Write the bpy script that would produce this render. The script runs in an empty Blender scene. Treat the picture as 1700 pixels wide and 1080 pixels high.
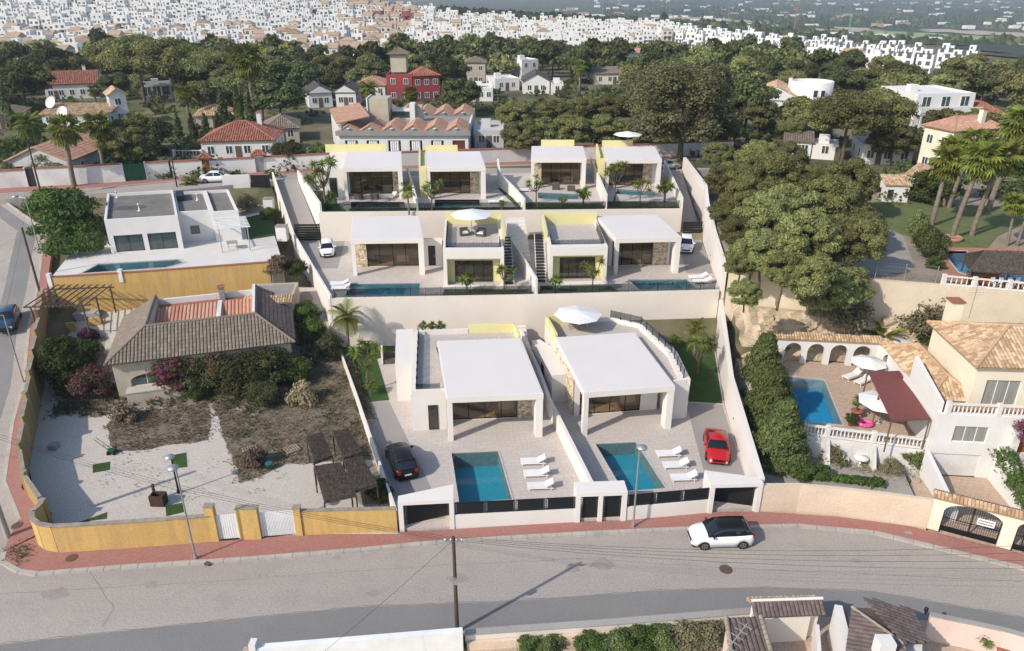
import bpy,math,random
import numpy as np
from mathutils import Vector,Matrix
random.seed(7)
RNG=np.random.default_rng(11)
SC=bpy.context.scene
COL=SC.collection
rad=math.radians
CAM_H,CAM_F,CAM_P=34.0,1250.0,rad(24.5)
cam=bpy.data.cameras.new('camera')
cam.sensor_width=36.0
cam.lens=36.0*CAM_F/1700.0
cam.clip_start=0.5
cam.clip_end=30000.0
camo=bpy.data.objects.new('camera',cam)
COL.objects.link(camo)
camo.location=(0,0,CAM_H)
camo.rotation_euler=(rad(90)-CAM_P,0,0)
SC.camera=camo
SUN_EL=rad(36.0)
SUN_DIR=Vector((0.80*math.cos(SUN_EL),0.60*math.cos(SUN_EL),-math.sin(SUN_EL)))
world=bpy.data.worlds.new('World')
SC.world=world
world.use_nodes=True
wn=world.node_tree
sky=wn.nodes.new('ShaderNodeTexSky')
sky.sky_type='NISHITA'
sky.sun_disc=False
sky.sun_elevation=SUN_EL
sky.sun_rotation=rad(233.0)
wn.links.new(sky.outputs[0],wn.nodes['Background'].inputs[0])
wn.nodes['Background'].inputs[1].default_value=0.15
sl=bpy.data.lights.new('sun','SUN')
sl.energy=3.35
sl.angle=rad(0.5)
sl.color=(1.0,0.925,0.825)
so=bpy.data.objects.new('sun',sl)
COL.objects.link(so)
so.rotation_euler=SUN_DIR.to_track_quat('-Z','Y').to_euler()
SC.view_settings.view_transform='Standard'
SC.view_settings.look='None'
SC.view_settings.exposure=0.45
SC.view_settings.gamma=1.0
SC.view_settings.use_curve_mapping=False
SC.render.engine='CYCLES'
SC.cycles.max_bounces=6
SC.cycles.transparent_max_bounces=12
SC.cycles.diffuse_bounces=4
SC.cycles.glossy_bounces=2
SC.cycles.volume_bounces=0
_c,_s=math.cos(CAM_P),math.sin(CAM_P)
def P(px,py,z=0.0):
 v=(py-540)/CAM_F
 Z=(CAM_H-z)/(_s+v*_c)
 return Vector(((px-850)/CAM_F*Z,Z*(_c-v*_s),z))
def PF(px,py,f):
 z=0.0
 for _ in range(60):
  q=P(px,py,z)
  z+=0.5*(f(q.x,q.y)-z)
 return P(px,py,z)
def ray(px,py,f,z0=12.0):
 v=(py-540)/CAM_F
 dx,dy,dz=(px-850)/CAM_F,_c-v*_s,-(_s+v*_c)
 t=40.0
 while t<6000:
  x,y,z=dx*t,dy*t,CAM_H+dz*t
  if z<=f(x,y):return Vector((x,y,f(x,y)))
  t*=1.01
 return Vector((dx*t,dy*t,0))
def lerp(a,b,t):return a+(b-a)*t
def interp(x,xs,ys):
 return float(np.interp(x,xs,ys))
MATS={}
def mat(name,c1,c2=None,scale=1.0,rough=0.85,bump=0.0,bscale=None,fine=0.06,metal=0.0,spec=0.3,grime=0.0,gcol=(0.25,0.2,0.15),gscale=0.15,stretch=None,coat=0.0):
 """procedural surface: two colours mixed by noise, fine grain, optional large stains and bump"""
 if name in MATS:return MATS[name]
 m=bpy.data.materials.new(name);m.use_nodes=True
 nt=m.node_tree;N=nt.nodes;L=nt.links
 b=N['Principled BSDF']
 b.inputs['Roughness'].default_value=rough
 b.inputs['Metallic'].default_value=metal
 b.inputs['Specular IOR Level'].default_value=spec
 if coat:b.inputs['Coat Weight'].default_value=coat;b.inputs['Coat Roughness'].default_value=0.05
 if c2 is None:c2=tuple(v*0.88 for v in c1)
 g=N.new('ShaderNodeNewGeometry')
 vec=g.outputs['Position']
 if stretch:
  mp=N.new('ShaderNodeMapping');mp.inputs['Scale'].default_value=stretch
  L.new(vec,mp.inputs['Vector']);vec=mp.outputs[0]
 n1=N.new('ShaderNodeTexNoise');n1.inputs['Scale'].default_value=scale;n1.inputs['Detail'].default_value=5
 n1.inputs['Roughness'].default_value=0.6
 L.new(vec,n1.inputs['Vector'])
 r1=N.new('ShaderNodeMapRange');r1.inputs[1].default_value=0.35;r1.inputs[2].default_value=0.65
 L.new(n1.outputs[0],r1.inputs[0])
 mx=N.new('ShaderNodeMixRGB');mx.inputs[1].default_value=(*c1,1);mx.inputs[2].default_value=(*c2,1)
 L.new(r1.outputs[0],mx.inputs[0])
 out=mx.outputs[0]
 if grime:
  n3=N.new('ShaderNodeTexNoise');n3.inputs['Scale'].default_value=gscale;n3.inputs['Detail'].default_value=8
  n3.inputs['Roughness'].default_value=0.7
  L.new(g.outputs['Position'],n3.inputs['Vector'])
  r3=N.new('ShaderNodeMapRange');r3.inputs[1].default_value=0.5;r3.inputs[2].default_value=0.75
  r3.inputs[4].default_value=grime
  L.new(n3.outputs[0],r3.inputs[0])
  m3=N.new('ShaderNodeMixRGB');m3.inputs[2].default_value=(*gcol,1)
  L.new(out,m3.inputs[1]);L.new(r3.outputs[0],m3.inputs[0]);out=m3.outputs[0]
 if fine:
  n2=N.new('ShaderNodeTexNoise');n2.inputs['Scale'].default_value=9.0;n2.inputs['Detail'].default_value=4
  n2.inputs['Roughness'].default_value=0.75
  L.new(g.outputs['Position'],n2.inputs['Vector'])
  r2=N.new('ShaderNodeMapRange');r2.inputs[1].default_value=0.3;r2.inputs[2].default_value=0.7
  r2.inputs[3].default_value=1-fine*2;r2.inputs[4].default_value=1+fine
  L.new(n2.outputs[0],r2.inputs[0])
  vm=N.new('ShaderNodeVectorMath');vm.operation='SCALE'
  L.new(out,vm.inputs[0]);L.new(r2.outputs[0],vm.inputs['Scale']);out=vm.outputs[0]
 L.new(out,b.inputs['Base Color'])
 if bump:
  nb=N.new('ShaderNodeTexNoise');nb.inputs['Scale'].default_value=bscale or 6.0;nb.inputs['Detail'].default_value=5
  L.new(g.outputs['Position'],nb.inputs['Vector'])
  bp=N.new('ShaderNodeBump');bp.inputs['Strength'].default_value=bump;bp.inputs['Distance'].default_value=0.1
  L.new(nb.outputs[0],bp.inputs['Height']);L.new(bp.outputs[0],b.inputs['Normal'])
 MATS[name]=m
 return m
def brickmat(name,c1,c2,mortar,w,h,msize=0.02,rot=0.0,grime=0.0,gcol=(0.2,0.17,0.15),gscale=0.3,offset=0.5,rough=0.85):
 """paving laid in courses, in world metres"""
 if name in MATS:return MATS[name]
 m=bpy.data.materials.new(name);m.use_nodes=True
 nt=m.node_tree;N=nt.nodes;L=nt.links
 b=N['Principled BSDF'];b.inputs['Roughness'].default_value=rough;b.inputs['Specular IOR Level'].default_value=0.25
 g=N.new('ShaderNodeNewGeometry')
 mp=N.new('ShaderNodeMapping');mp.inputs['Rotation'].default_value=(0,0,rot)
 L.new(g.outputs['Position'],mp.inputs['Vector'])
 bt=N.new('ShaderNodeTexBrick');bt.offset=offset
 bt.inputs['Scale'].default_value=1.0;bt.inputs['Brick Width'].default_value=w;bt.inputs['Row Height'].default_value=h
 bt.inputs['Mortar Size'].default_value=msize;bt.inputs['Color1'].default_value=(*c1,1)
 bt.inputs['Color2'].default_value=(*c2,1);bt.inputs['Mortar'].default_value=(*mortar,1)
 L.new(mp.outputs[0],bt.inputs['Vector'])
 n3=N.new('ShaderNodeTexNoise');n3.inputs['Scale'].default_value=gscale;n3.inputs['Detail'].default_value=8
 n3.inputs['Roughness'].default_value=0.7
 L.new(g.outputs['Position'],n3.inputs['Vector'])
 r3=N.new('ShaderNodeMapRange');r3.inputs[1].default_value=0.42;r3.inputs[2].default_value=0.72;r3.inputs[4].default_value=grime
 L.new(n3.outputs[0],r3.inputs[0])
 m3=N.new('ShaderNodeMixRGB');m3.inputs[2].default_value=(*gcol,1)
 L.new(bt.outputs[0],m3.inputs[1]);L.new(r3.outputs[0],m3.inputs[0])
 n2=N.new('ShaderNodeTexNoise');n2.inputs['Scale'].default_value=7.0;n2.inputs['Detail'].default_value=5
 L.new(g.outputs['Position'],n2.inputs['Vector'])
 r2=N.new('ShaderNodeMapRange');r2.inputs[1].default_value=0.3;r2.inputs[2].default_value=0.7
 r2.inputs[3].default_value=0.84;r2.inputs[4].default_value=1.1
 L.new(n2.outputs[0],r2.inputs[0])
 vm=N.new('ShaderNodeVectorMath');vm.operation='SCALE'
 L.new(m3.outputs[0],vm.inputs[0]);L.new(r2.outputs[0],vm.inputs['Scale'])
 L.new(vm.outputs[0],b.inputs['Base Color'])
 MATS[name]=m
 return m
def leafmat(name,c1,c2,c3=None,trans=0.28):
 """foliage: colour differs leaf by leaf and patch by patch, some light passes through"""
 if name in MATS:return MATS[name]
 m=bpy.data.materials.new(name);m.use_nodes=True
 nt=m.node_tree;N=nt.nodes;L=nt.links
 N.remove(N['Principled BSDF'])
 out=N['Material Output']
 g=N.new('ShaderNodeNewGeometry');oi=N.new('ShaderNodeObjectInfo')
 n1=N.new('ShaderNodeTexNoise');n1.inputs['Scale'].default_value=0.55;n1.inputs['Detail'].default_value=3
 L.new(g.outputs['Position'],n1.inputs['Vector'])
 a=N.new('ShaderNodeMath');a.operation='MULTIPLY_ADD';a.inputs[1].default_value=0.55
 L.new(g.outputs['Random Per Island'],a.inputs[0])
 s=N.new('ShaderNodeMath');s.operation='MULTIPLY';s.inputs[1].default_value=0.75
 L.new(n1.outputs[0],s.inputs[0]);L.new(s.outputs[0],a.inputs[2])
 r=N.new('ShaderNodeMapRange');r.inputs[1].default_value=0.25;r.inputs[2].default_value=0.95
 L.new(a.outputs[0],r.inputs[0])
 mx=N.new('ShaderNodeMixRGB');mx.inputs[1].default_value=(*c1,1);mx.inputs[2].default_value=(*c2,1)
 L.new(r.outputs[0],mx.inputs[0]);col=mx.outputs[0]
 if c3:
  gt=N.new('ShaderNodeMath');gt.operation='GREATER_THAN';gt.inputs[1].default_value=0.62
  L.new(g.outputs['Random Per Island'],gt.inputs[0])
  m2=N.new('ShaderNodeMixRGB');m2.inputs[2].default_value=(*c3,1)
  L.new(col,m2.inputs[1]);L.new(gt.outputs[0],m2.inputs[0]);col=m2.outputs[0]
 hs=N.new('ShaderNodeHueSaturation')
 mr=N.new('ShaderNodeMapRange');mr.inputs[3].default_value=0.62;mr.inputs[4].default_value=1.5
 L.new(oi.outputs['Random'],mr.inputs[0]);L.new(mr.outputs[0],hs.inputs['Value'])
 mh=N.new('ShaderNodeMapRange');mh.inputs[3].default_value=0.475;mh.inputs[4].default_value=0.52
 L.new(oi.outputs['Random'],mh.inputs[0]);L.new(mh.outputs[0],hs.inputs['Hue'])
 L.new(col,hs.inputs['Color'])
 d=N.new('ShaderNodeBsdfDiffuse');t=N.new('ShaderNodeBsdfTranslucent');ms=N.new('ShaderNodeMixShader')
 ms.inputs[0].default_value=trans
 L.new(hs.outputs[0],d.inputs[0]);L.new(hs.outputs[0],t.inputs[0])
 L.new(d.outputs[0],ms.inputs[1]);L.new(t.outputs[0],ms.inputs[2]);L.new(ms.outputs[0],out.inputs[0])
 MATS[name]=m
 return m
def glassmat(name,tint,rough=0.05,spec=0.9):
 if name in MATS:return MATS[name]
 m=mat(name,tint,tuple(v*0.55 for v in tint),scale=0.9,rough=rough,fine=0,spec=spec)
 return m
def reflect(nt,f0=.02,nrm=None):
 N=nt.nodes;L=nt.links;lw=N.new('ShaderNodeLayerWeight');lw.inputs[0].default_value=.5
 if nrm:L.new(nrm,lw.inputs['Normal'])
 p=N.new('ShaderNodeMath');p.operation='POWER';p.inputs[1].default_value=5;L.new(lw.outputs['Facing'],p.inputs[0])
 m=N.new('ShaderNodeMath');m.operation='MULTIPLY_ADD';m.inputs[1].default_value=1-f0;m.inputs[2].default_value=f0;L.new(p.outputs[0],m.inputs[0])
 return m.outputs[0]
def watermat(name,tint,bumpd=0.02,scale=1.2):
 if name in MATS:return MATS[name]
 m=bpy.data.materials.new(name);m.use_nodes=True
 nt=m.node_tree;N=nt.nodes;L=nt.links
 N.remove(N['Principled BSDF'])
 g=N.new('ShaderNodeNewGeometry')
 nz=N.new('ShaderNodeTexNoise');nz.inputs['Scale'].default_value=scale;nz.inputs['Detail'].default_value=3
 L.new(g.outputs['Position'],nz.inputs['Vector'])
 bp=N.new('ShaderNodeBump');bp.inputs['Strength'].default_value=0.35;bp.inputs['Distance'].default_value=bumpd
 L.new(nz.outputs[0],bp.inputs['Height'])
 tr=N.new('ShaderNodeBsdfTransparent');tr.inputs[0].default_value=(*tint,1)
 gl=N.new('ShaderNodeBsdfGlossy');gl.inputs['Roughness'].default_value=0.03
 L.new(bp.outputs[0],gl.inputs['Normal'])
 ms=N.new('ShaderNodeMixShader')
 L.new(reflect(nt,.03,bp.outputs[0]),ms.inputs[0]);L.new(tr.outputs[0],ms.inputs[1]);L.new(gl.outputs[0],ms.inputs[2])
 L.new(ms.outputs[0],N['Material Output'].inputs[0])
 MATS[name]=m
 return m
def clearglass(name='clear_glass',tint=(0.86,0.9,0.9),ior=1.45):
 if name in MATS:return MATS[name]
 m=bpy.data.materials.new(name);m.use_nodes=True
 nt=m.node_tree;N=nt.nodes;L=nt.links
 N.remove(N['Principled BSDF'])
 tr=N.new('ShaderNodeBsdfTransparent');tr.inputs[0].default_value=(*tint,1)
 gl=N.new('ShaderNodeBsdfGlossy');gl.inputs['Roughness'].default_value=0.02
 ms=N.new('ShaderNodeMixShader')
 L.new(reflect(nt,((ior-1)/(ior+1))**2*1.8),ms.inputs[0]);L.new(tr.outputs[0],ms.inputs[1]);L.new(gl.outputs[0],ms.inputs[2])
 L.new(ms.outputs[0],N['Material Output'].inputs[0])
 MATS[name]=m
 return m
class Fr:
 """local frame on the ground: u along the front, v to the back, w up"""
 def __init__(s,O,U=None,V=None,a=0.0):
  s.O=Vector(O)
  s.U=Vector((math.cos(a),math.sin(a),0))if U is None else Vector(U).normalized()
  s.V=Vector((-s.U.y,s.U.x,0))if V is None else Vector(V).normalized()
 def __call__(s,u,v,w=0.0):return s.O+s.U*u+s.V*v+Vector((0,0,w))
 def side_left(s,D):
  return Fr(s(0,D),-s.V,s.U)
 def side_right(s,W):
  return Fr(s(W,0),s.V,-s.U)
 def ang(s):return math.atan2(s.U.y,s.U.x)
WORLD=Fr((0,0,0))
def frpts(a,b,z):
 a=Vector((a[0],a[1],z));b=Vector((b[0],b[1],z))
 return Fr(a,b-a),(b-a).length
def invof(parent):
 M=Matrix.Identity(4)
 p=parent
 while p is not None:
  M=Matrix.LocRotScale(p.location,p.rotation_euler,p.scale)@M
  p=p.parent
 return M.inverted()
class MB:
 def __init__(s,fr=WORLD):
  s.v=[];s.f=[];s.mi=[];s.mats=[];s.fr=fr;s.sm=[]
 def _m(s,m):
  if m not in s.mats:s.mats.append(m)
  return s.mats.index(m)
 def raw(s,pts,faces,m,smooth=False):
  k=len(s.v);s.v.extend([tuple(p)for p in pts]);i=s._m(m)
  for f in faces:
   s.f.append(tuple(k+q for q in f));s.mi.append(i);s.sm.append(smooth)
  return s
 def face(s,pts,m):return s.raw([s.fr(*p)for p in pts],[tuple(range(len(pts)))],m)
 def wface(s,pts,m):return s.raw(pts,[tuple(range(len(pts)))],m)
 BF=[(0,3,2,1),(4,5,6,7),(0,1,5,4),(1,2,6,5),(2,3,7,6),(3,0,4,7)]
 def box(s,u0,u1,v0,v1,w0,w1,m):
  p=[s.fr(u,v,w)for w in(w0,w1)for(u,v)in((u0,v0),(u1,v0),(u1,v1),(u0,v1))]
  return s.raw(p,s.BF,m)
 def hexa(s,base,top,m):
  return s.raw(list(base)+list(top),s.BF,m)
 def prism(s,pts,z0,z1,m,mtop=None):
  n=len(pts)
  zt=z1 if isinstance(z1,(list,tuple))else[z1]*n
  zb=z0 if isinstance(z0,(list,tuple))else[z0]*n
  P_=[(p[0],p[1],zb[i])for i,p in enumerate(pts)]+[(p[0],p[1],zt[i])for i,p in enumerate(pts)]
  a=sum(pts[i][0]*pts[(i+1)%n][1]-pts[(i+1)%n][0]*pts[i][1]for i in range(n))
  idx=list(range(n))if a>0 else list(range(n))[::-1]
  s.raw(P_,[tuple(n+i for i in idx)],mtop or m)
  fs=[tuple(idx[::-1])]
  for k in range(n):
   i,j=idx[k],idx[(k+1)%n]
   fs.append((i,j,n+j,n+i))
  k0=len(s.v)-2*n
  i_=s._m(m)
  for f in fs:s.f.append(tuple(k0+q for q in f));s.mi.append(i_);s.sm.append(False)
  return s
 def bar(s,a,b,r,m,n=6,r2=None,smooth=True,world=True):
  a=Vector(a);b=Vector(b)
  if not world:a=s.fr(*a);b=s.fr(*b)
  d=b-a
  if d.length<1e-6:return s
  q=d.to_track_quat('Z','Y');r2=r if r2 is None else r2
  pts=[]
  for c,rr in((a,r),(b,r2)):
   for k in range(n):
    t=2*math.pi*(k+0.5)/n
    pts.append(c+q@Vector((rr*math.cos(t),rr*math.sin(t),0)))
  fs=[(k,(k+1)%n,n+(k+1)%n,n+k)for k in range(n)]
  s.raw(pts,fs,m,smooth and n>4)
  s.raw([pts[k]for k in range(n)][::-1],[tuple(range(n))],m)
  return s.raw([pts[n+k]for k in range(n)],[tuple(range(n))],m)
 def lathe(s,c,prof,m,n=12,smooth=True):
  c=Vector(c);pts=[]
  for r,z in prof:
   for k in range(n):
    t=2*math.pi*k/n
    pts.append(c+Vector((r*math.cos(t),r*math.sin(t),z)))
  fs=[]
  for i in range(len(prof)-1):
   for k in range(n):
    fs.append((i*n+k,i*n+(k+1)%n,(i+1)*n+(k+1)%n,(i+1)*n+k))
  fs.append(tuple(range(n))[::-1]);fs.append(tuple((len(prof)-1)*n+k for k in range(n)))
  return s.raw(pts,fs,m,smooth)
 def build(s,name,parent=None,kind=None,label=None,cat=None,group=None,at=None):
  me=bpy.data.meshes.new(name)
  o=bpy.data.objects.new(name,me)
  if parent is not None:
   o.parent=parent;M=invof(parent)
   vs=[tuple(M@Vector(p))for p in s.v]
  elif at is not None:
   o.location=at;vs=[(p[0]-at[0],p[1]-at[1],p[2]-at[2])for p in s.v]
  else:vs=s.v
  me.from_pydata(vs,[],s.f)
  for m in s.mats:me.materials.append(m)
  me.polygons.foreach_set('material_index',s.mi)
  me.polygons.foreach_set('use_smooth',s.sm)
  me.update()
  COL.objects.link(o)
  return tag(o,label,cat,group,kind)
def tag(o,label=None,cat=None,group=None,kind=None):
 if label:o['label']=label
 if cat:o['category']=cat
 if group:o['group']=group
 if kind:o['kind']=kind
 return o
def thing(name,label,cat,loc=(0,0,0),rz=0.0,group=None):
 o=bpy.data.objects.new(name,None);o.empty_display_size=0.3
 COL.objects.link(o);o.location=loc;o.rotation_euler=(0,0,rz)
 return tag(o,label,cat,group)
def struct(name,mb):return mb.build(name,kind='structure')
def one(mb,name,label,cat,group=None,kind=None,at=None):
 if at is None:
  a=np.array(mb.v);at=Vector((float(a[:,0].mean()),float(a[:,1].mean()),float(a[:,2].min())))
 return mb.build(name,label=label,cat=cat,group=group,kind=kind,at=at)
KIDS={}
def copy_tree(o,loc=None,rz=None,label=None,group=None,scale=None,parent=None):
 c=o.copy();COL.objects.link(c);c.parent=parent
 if loc is not None:c.location=loc
 if rz is not None:c.rotation_euler=(0,0,rz)
 if scale is not None:c.scale=scale if isinstance(scale,(tuple,list))else(scale,)*3
 if label:c['label']=label
 if group:c['group']=group
 if o.name not in KIDS:KIDS[o.name]=list(o.children)
 for ch in KIDS[o.name]:copy_tree(ch,parent=c)
 return c
def npmesh(name,V,F,mats,mi=None,smooth=False):
 """fast mesh from numpy: F (n,3) or (n,4)"""
 me=bpy.data.meshes.new(name)
 me.vertices.add(len(V));me.vertices.foreach_set('co',V.astype(np.float32).ravel())
 k=F.shape[1]
 me.loops.add(F.size);me.loops.foreach_set('vertex_index',F.astype(np.int32).ravel())
 me.polygons.add(len(F));me.polygons.foreach_set('loop_start',np.arange(0,F.size,k,dtype=np.int32))
 for m in mats:me.materials.append(m)
 if mi is not None:me.polygons.foreach_set('material_index',mi.astype(np.int32))
 me.polygons.foreach_set('use_smooth',np.full(len(F),smooth))
 me.update(calc_edges=True)
 return me
def link(name,me,parent=None,loc=(0,0,0),rz=0,scale=None,**k):
 o=bpy.data.objects.new(name,me);COL.objects.link(o);o.parent=parent
 o.location=loc;o.rotation_euler=(0,0,rz)
 if scale is not None:o.scale=scale if isinstance(scale,(tuple,list))else(scale,)*3
 return tag(o,**k)
def wall_open(mb,fr,W,H,t,ops,m,w0=0.0):
 """front wall u 0..W, w0..H, thickness t going back, with openings (u0,u1,w0,w1)"""
 old=mb.fr;mb.fr=fr;u=0.0
 for(a,b,lo,hi)in sorted(ops):
  if a>u:mb.box(u,a,0,t,w0,H,m)
  if lo>w0+1e-4:mb.box(a,b,0,t,w0,lo,m)
  if hi<H-1e-4:mb.box(a,b,0,t,hi,H,m)
  u=b
 if u<W:mb.box(u,W,0,t,w0,H,m)
 mb.fr=old
def window(par,fr,u0,u1,w0,w1,n=2,v=0.08,fm=None,gm=None,name='window',fw=0.05,cross=False,label=None):
 fm=fm or BLACKMETAL;gm=gm or GLASS
 f=MB(fr);d=0.06
 f.box(u0,u1,v,v+d,w0,w0+fw,fm);f.box(u0,u1,v,v+d,w1-fw,w1,fm)
 f.box(u0,u0+fw,v,v+d,w0+fw,w1-fw,fm);f.box(u1-fw,u1,v,v+d,w0+fw,w1-fw,fm)
 du=(u1-u0)/n
 for k in range(1,n):f.box(u0+k*du-fw/2,u0+k*du+fw/2,v,v+d,w0+fw,w1-fw,fm)
 if cross:
  wm=(w0+w1)/2
  for k in range(n):f.box(u0+k*du+fw/2+.001,u0+(k+1)*du-fw/2-.001,v+.005,v+d-.005,wm-fw/2,wm+fw/2,fm)
 o=f.build(name,par,label=label)
 for k in range(n):
  g=MB(fr);g.box(u0+k*du+fw/2,u0+(k+1)*du-fw/2,v+0.02,v+0.04,w0+fw*.7,w1-fw*.7,gm)
  g.build('pane',o)
 return o
def tiles(mb,pts,mats,pitch=0.25,course=0.42,h=0.07,under=None,thick=0.1):
 """barrel tiles on a planar convex slope; pts[0]->pts[1] is the eave, counter-clockwise from outside"""
 p=[Vector(q)for q in pts]
 u=(p[1]-p[0]).normalized();n=(p[1]-p[0]).cross(p[-1]-p[0]).normalized()
 if n.z<0:n=-n
 v=n.cross(u)
 if v.z<0:v=-v
 uv=[((q-p[0]).dot(u),(q-p[0]).dot(v))for q in p]
 us=[a for a,b in uv];u0,u1=min(us),max(us)
 nc=max(1,int(round((u1-u0)/pitch)));pu=(u1-u0)/nc
 K=len(uv)
 for i in range(nc):
  uc=u0+(i+.5)*pu;hits=[]
  for k in range(K):
   (a,b),(c,d)=uv[k],uv[(k+1)%K]
   if(a-uc)*(c-uc)<0:hits.append(b+(d-b)*(uc-a)/(c-a))
  if len(hits)<2:continue
  v0,v1=min(hits),max(hits)
  if v1-v0<0.12:continue
  cs=max(1,int(math.ceil((v1-v0)/course)))if course else 1
  for j in range(cs):
   a=v0+(v1-v0)*j/cs;b=v0+(v1-v0)*(j+1)/cs
   lift=0.035 if cs>1 else 0.0
   q=[]
   jit=random.uniform(-.008,.008)
   for(vv,hh)in((a,lift),(b,0.0)):
    for(du,dh)in((-.5,0),(-.2,h),(.2,h),(.5,0)):
     q.append(p[0]+u*(uc+jit+du*pu)+v*vv+n*(dh+hh+0.005))
   mb.raw(q,[(0,1,5,4),(1,2,6,5),(2,3,7,6),(0,3,2,1)],random.choice(mats))
 um=under or mats[0]
 k=len(p)
 base=[q-n*thick for q in p]
 mb.raw(p+base,[tuple(range(k)),tuple(range(k,2*k))[::-1]]+[(i,(i+1)%k,k+(i+1)%k,k+i)for i in range(k)],um)
def ridge(mb,a,b,m,r=0.13):mb.bar(Vector(a)+Vector((0,0,.05)),Vector(b)+Vector((0,0,.05)),r,m,n=7)
def wallrun(mb,pts,t,m,cap=None,capm=None,capt=0.06,capo=0.05):
 """free-standing wall along (x, y, zbottom, ztop) stations"""
 for k in range(len(pts)-1):
  x0,y0,b0,t0=pts[k];x1,y1,b1,t1=pts[k+1]
  d=Vector((x1-x0,y1-y0,0)).normalized();n=Vector((-d.y,d.x,0))*(t/2)
  e=0.0 if k==0 else t*0.0
  A=Vector((x0,y0,0));B=Vector((x1,y1,0))
  def c(p,s,z):return Vector((p.x+s*n.x,p.y+s*n.y,z))
  mb.hexa([c(A,-1,b0),c(B,-1,b1),c(B,1,b1),c(A,1,b0)],[c(A,-1,t0),c(B,-1,t1),c(B,1,t1),c(A,1,t0)],m)
  if capm:
   f=1+capo/(t/2)
   mb.hexa([c(A,-f,t0+.002),c(B,-f,t1+.002),c(B,f,t1+.002),c(A,f,t0+.002)],[c(A,-f,t0+capt),c(B,-f,t1+capt),c(B,f,t1+capt),c(A,f,t0+capt)],capm)
WHITE=mat('white_render',(0.68,0.655,0.625),(0.63,0.605,0.575),scale=.5,fine=.03,grime=.12,gcol=(.45,.41,.36),gscale=.3,bump=.05,bscale=14)
VILLAW=mat('villa_white_render',(0.70,0.65,0.595),(0.675,0.625,0.57),scale=.4,fine=.02,bump=.04,bscale=14)
ROOFW=mat('villa_roof_membrane',(0.655,0.612,0.58),(0.635,0.593,0.56),scale=.25,fine=.02)
CREAMWALL=mat('cream_retaining_render',(0.70,0.63,0.55),(0.66,0.59,0.515),scale=.35,fine=.03,grime=.1,gcol=(.5,.43,.36),gscale=.2,bump=.05,bscale=10)
YELLOWV=mat('pale_yellow_render',(0.66,0.60,0.31),(0.63,0.57,0.29),scale=.6,fine=.03)
OCHRE=mat('ochre_wall_paint',(0.61,0.39,0.13),(0.50,0.32,0.115),scale=1.0,stretch=(2.2,2.2,.3),fine=.1,grime=.6,gcol=(.46,.31,.15),gscale=.5,bump=.1,bscale=12)
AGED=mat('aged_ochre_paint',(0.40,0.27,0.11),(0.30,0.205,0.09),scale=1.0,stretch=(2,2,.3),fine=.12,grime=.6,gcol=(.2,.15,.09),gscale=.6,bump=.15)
COPE=mat('weathered_coping',(0.34,0.29,0.22),(0.24,0.2,0.16),scale=1.5,fine=.12,bump=.3,bscale=10)
TERRA=mat('terracotta_coping',(0.36,0.13,0.075),(0.28,0.11,0.07),scale=1.8,fine=.12)
DISTWHITE=mat('old_whitewash',(0.66,0.64,0.61),(0.55,0.53,0.5),scale=.35,fine=.05,grime=.4,gcol=(.36,.33,.3),gscale=.35,bump=.08)
CREAM=mat('cream_house_render',(0.72,0.66,0.52),(0.67,0.6,0.46),scale=.4,fine=.03,grime=.15,gcol=(.5,.42,.3),gscale=.3)
BEIGE=mat('beige_house_render',(0.48,0.42,0.33),(0.42,0.36,0.27),scale=.6,fine=.06,grime=.4,gcol=(.25,.21,.15),gscale=.5)
PEACH=mat('peach_textured_wall',(0.66,0.53,0.40),(0.60,0.47,0.35),scale=.7,fine=.05,bump=.35,bscale=7)
PINK=mat('pink_wall_render',(0.68,0.53,0.46),(0.63,0.48,0.42),scale=.5,fine=.04,grime=.2,gcol=(.4,.33,.27))
REDH=mat('red_house_render',(0.30,0.05,0.055),(0.26,0.045,0.05),scale=.4,fine=.05)
GREYR=mat('grey_roof_render',(0.30,0.28,0.25),(0.24,0.22,0.20),scale=.4,fine=.08,grime=.4,gcol=(.15,.13,.12))
FLATROOF=mat('gravelled_flat_roof',(0.20,0.185,0.165),(0.15,0.14,0.125),scale=.5,fine=.1,grime=.5,gcol=(.10,.09,.08),gscale=.4)
STAIN=mat('damp_roof_patch',(0.085,0.075,0.07),(0.12,0.1,0.09),scale=1.5)
BLACKMETAL=mat('black_metal',(0.012,0.012,0.012),rough=.45,fine=0)
DARKGREY=mat('anthracite_slats',(0.03,0.03,0.032),rough=.5,fine=0)
STEEL=mat('galvanised_steel',(0.42,0.43,0.43),(0.34,0.35,0.35),rough=.45,metal=.6,fine=.03)
WHITEMETAL=mat('white_painted_metal',(0.78,0.78,0.76),rough=.45,fine=.01)
GLASS=glassmat('tinted_pane',(0.045,0.038,0.028),rough=.04,spec=.8)
GLASSB=glassmat('bluish_pane',(0.06,0.085,0.09),rough=.05,spec=.9)
CURTAIN=mat('net_curtain',(0.30,0.29,0.26),(0.2,0.2,0.18),stretch=(9,9,.3),scale=1.2,rough=.5)
CLEAR=clearglass('clear_glass',(0.58,0.61,0.63))
STONE1=mat('warm_stone',(0.66,0.54,0.37),(0.54,0.43,0.28),scale=4,fine=.15,bump=.4,bscale=12)
STONE2=mat('pale_stone',(0.74,0.66,0.50),(0.64,0.56,0.42),scale=4,fine=.12,bump=.4,bscale=12)
STONE3=mat('rusty_stone',(0.46,0.33,0.19),(0.36,0.25,0.15),scale=4,fine=.15,bump=.4,bscale=12)
MORTAR=mat('mortar',(0.36,0.3,0.22),fine=.1)
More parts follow.
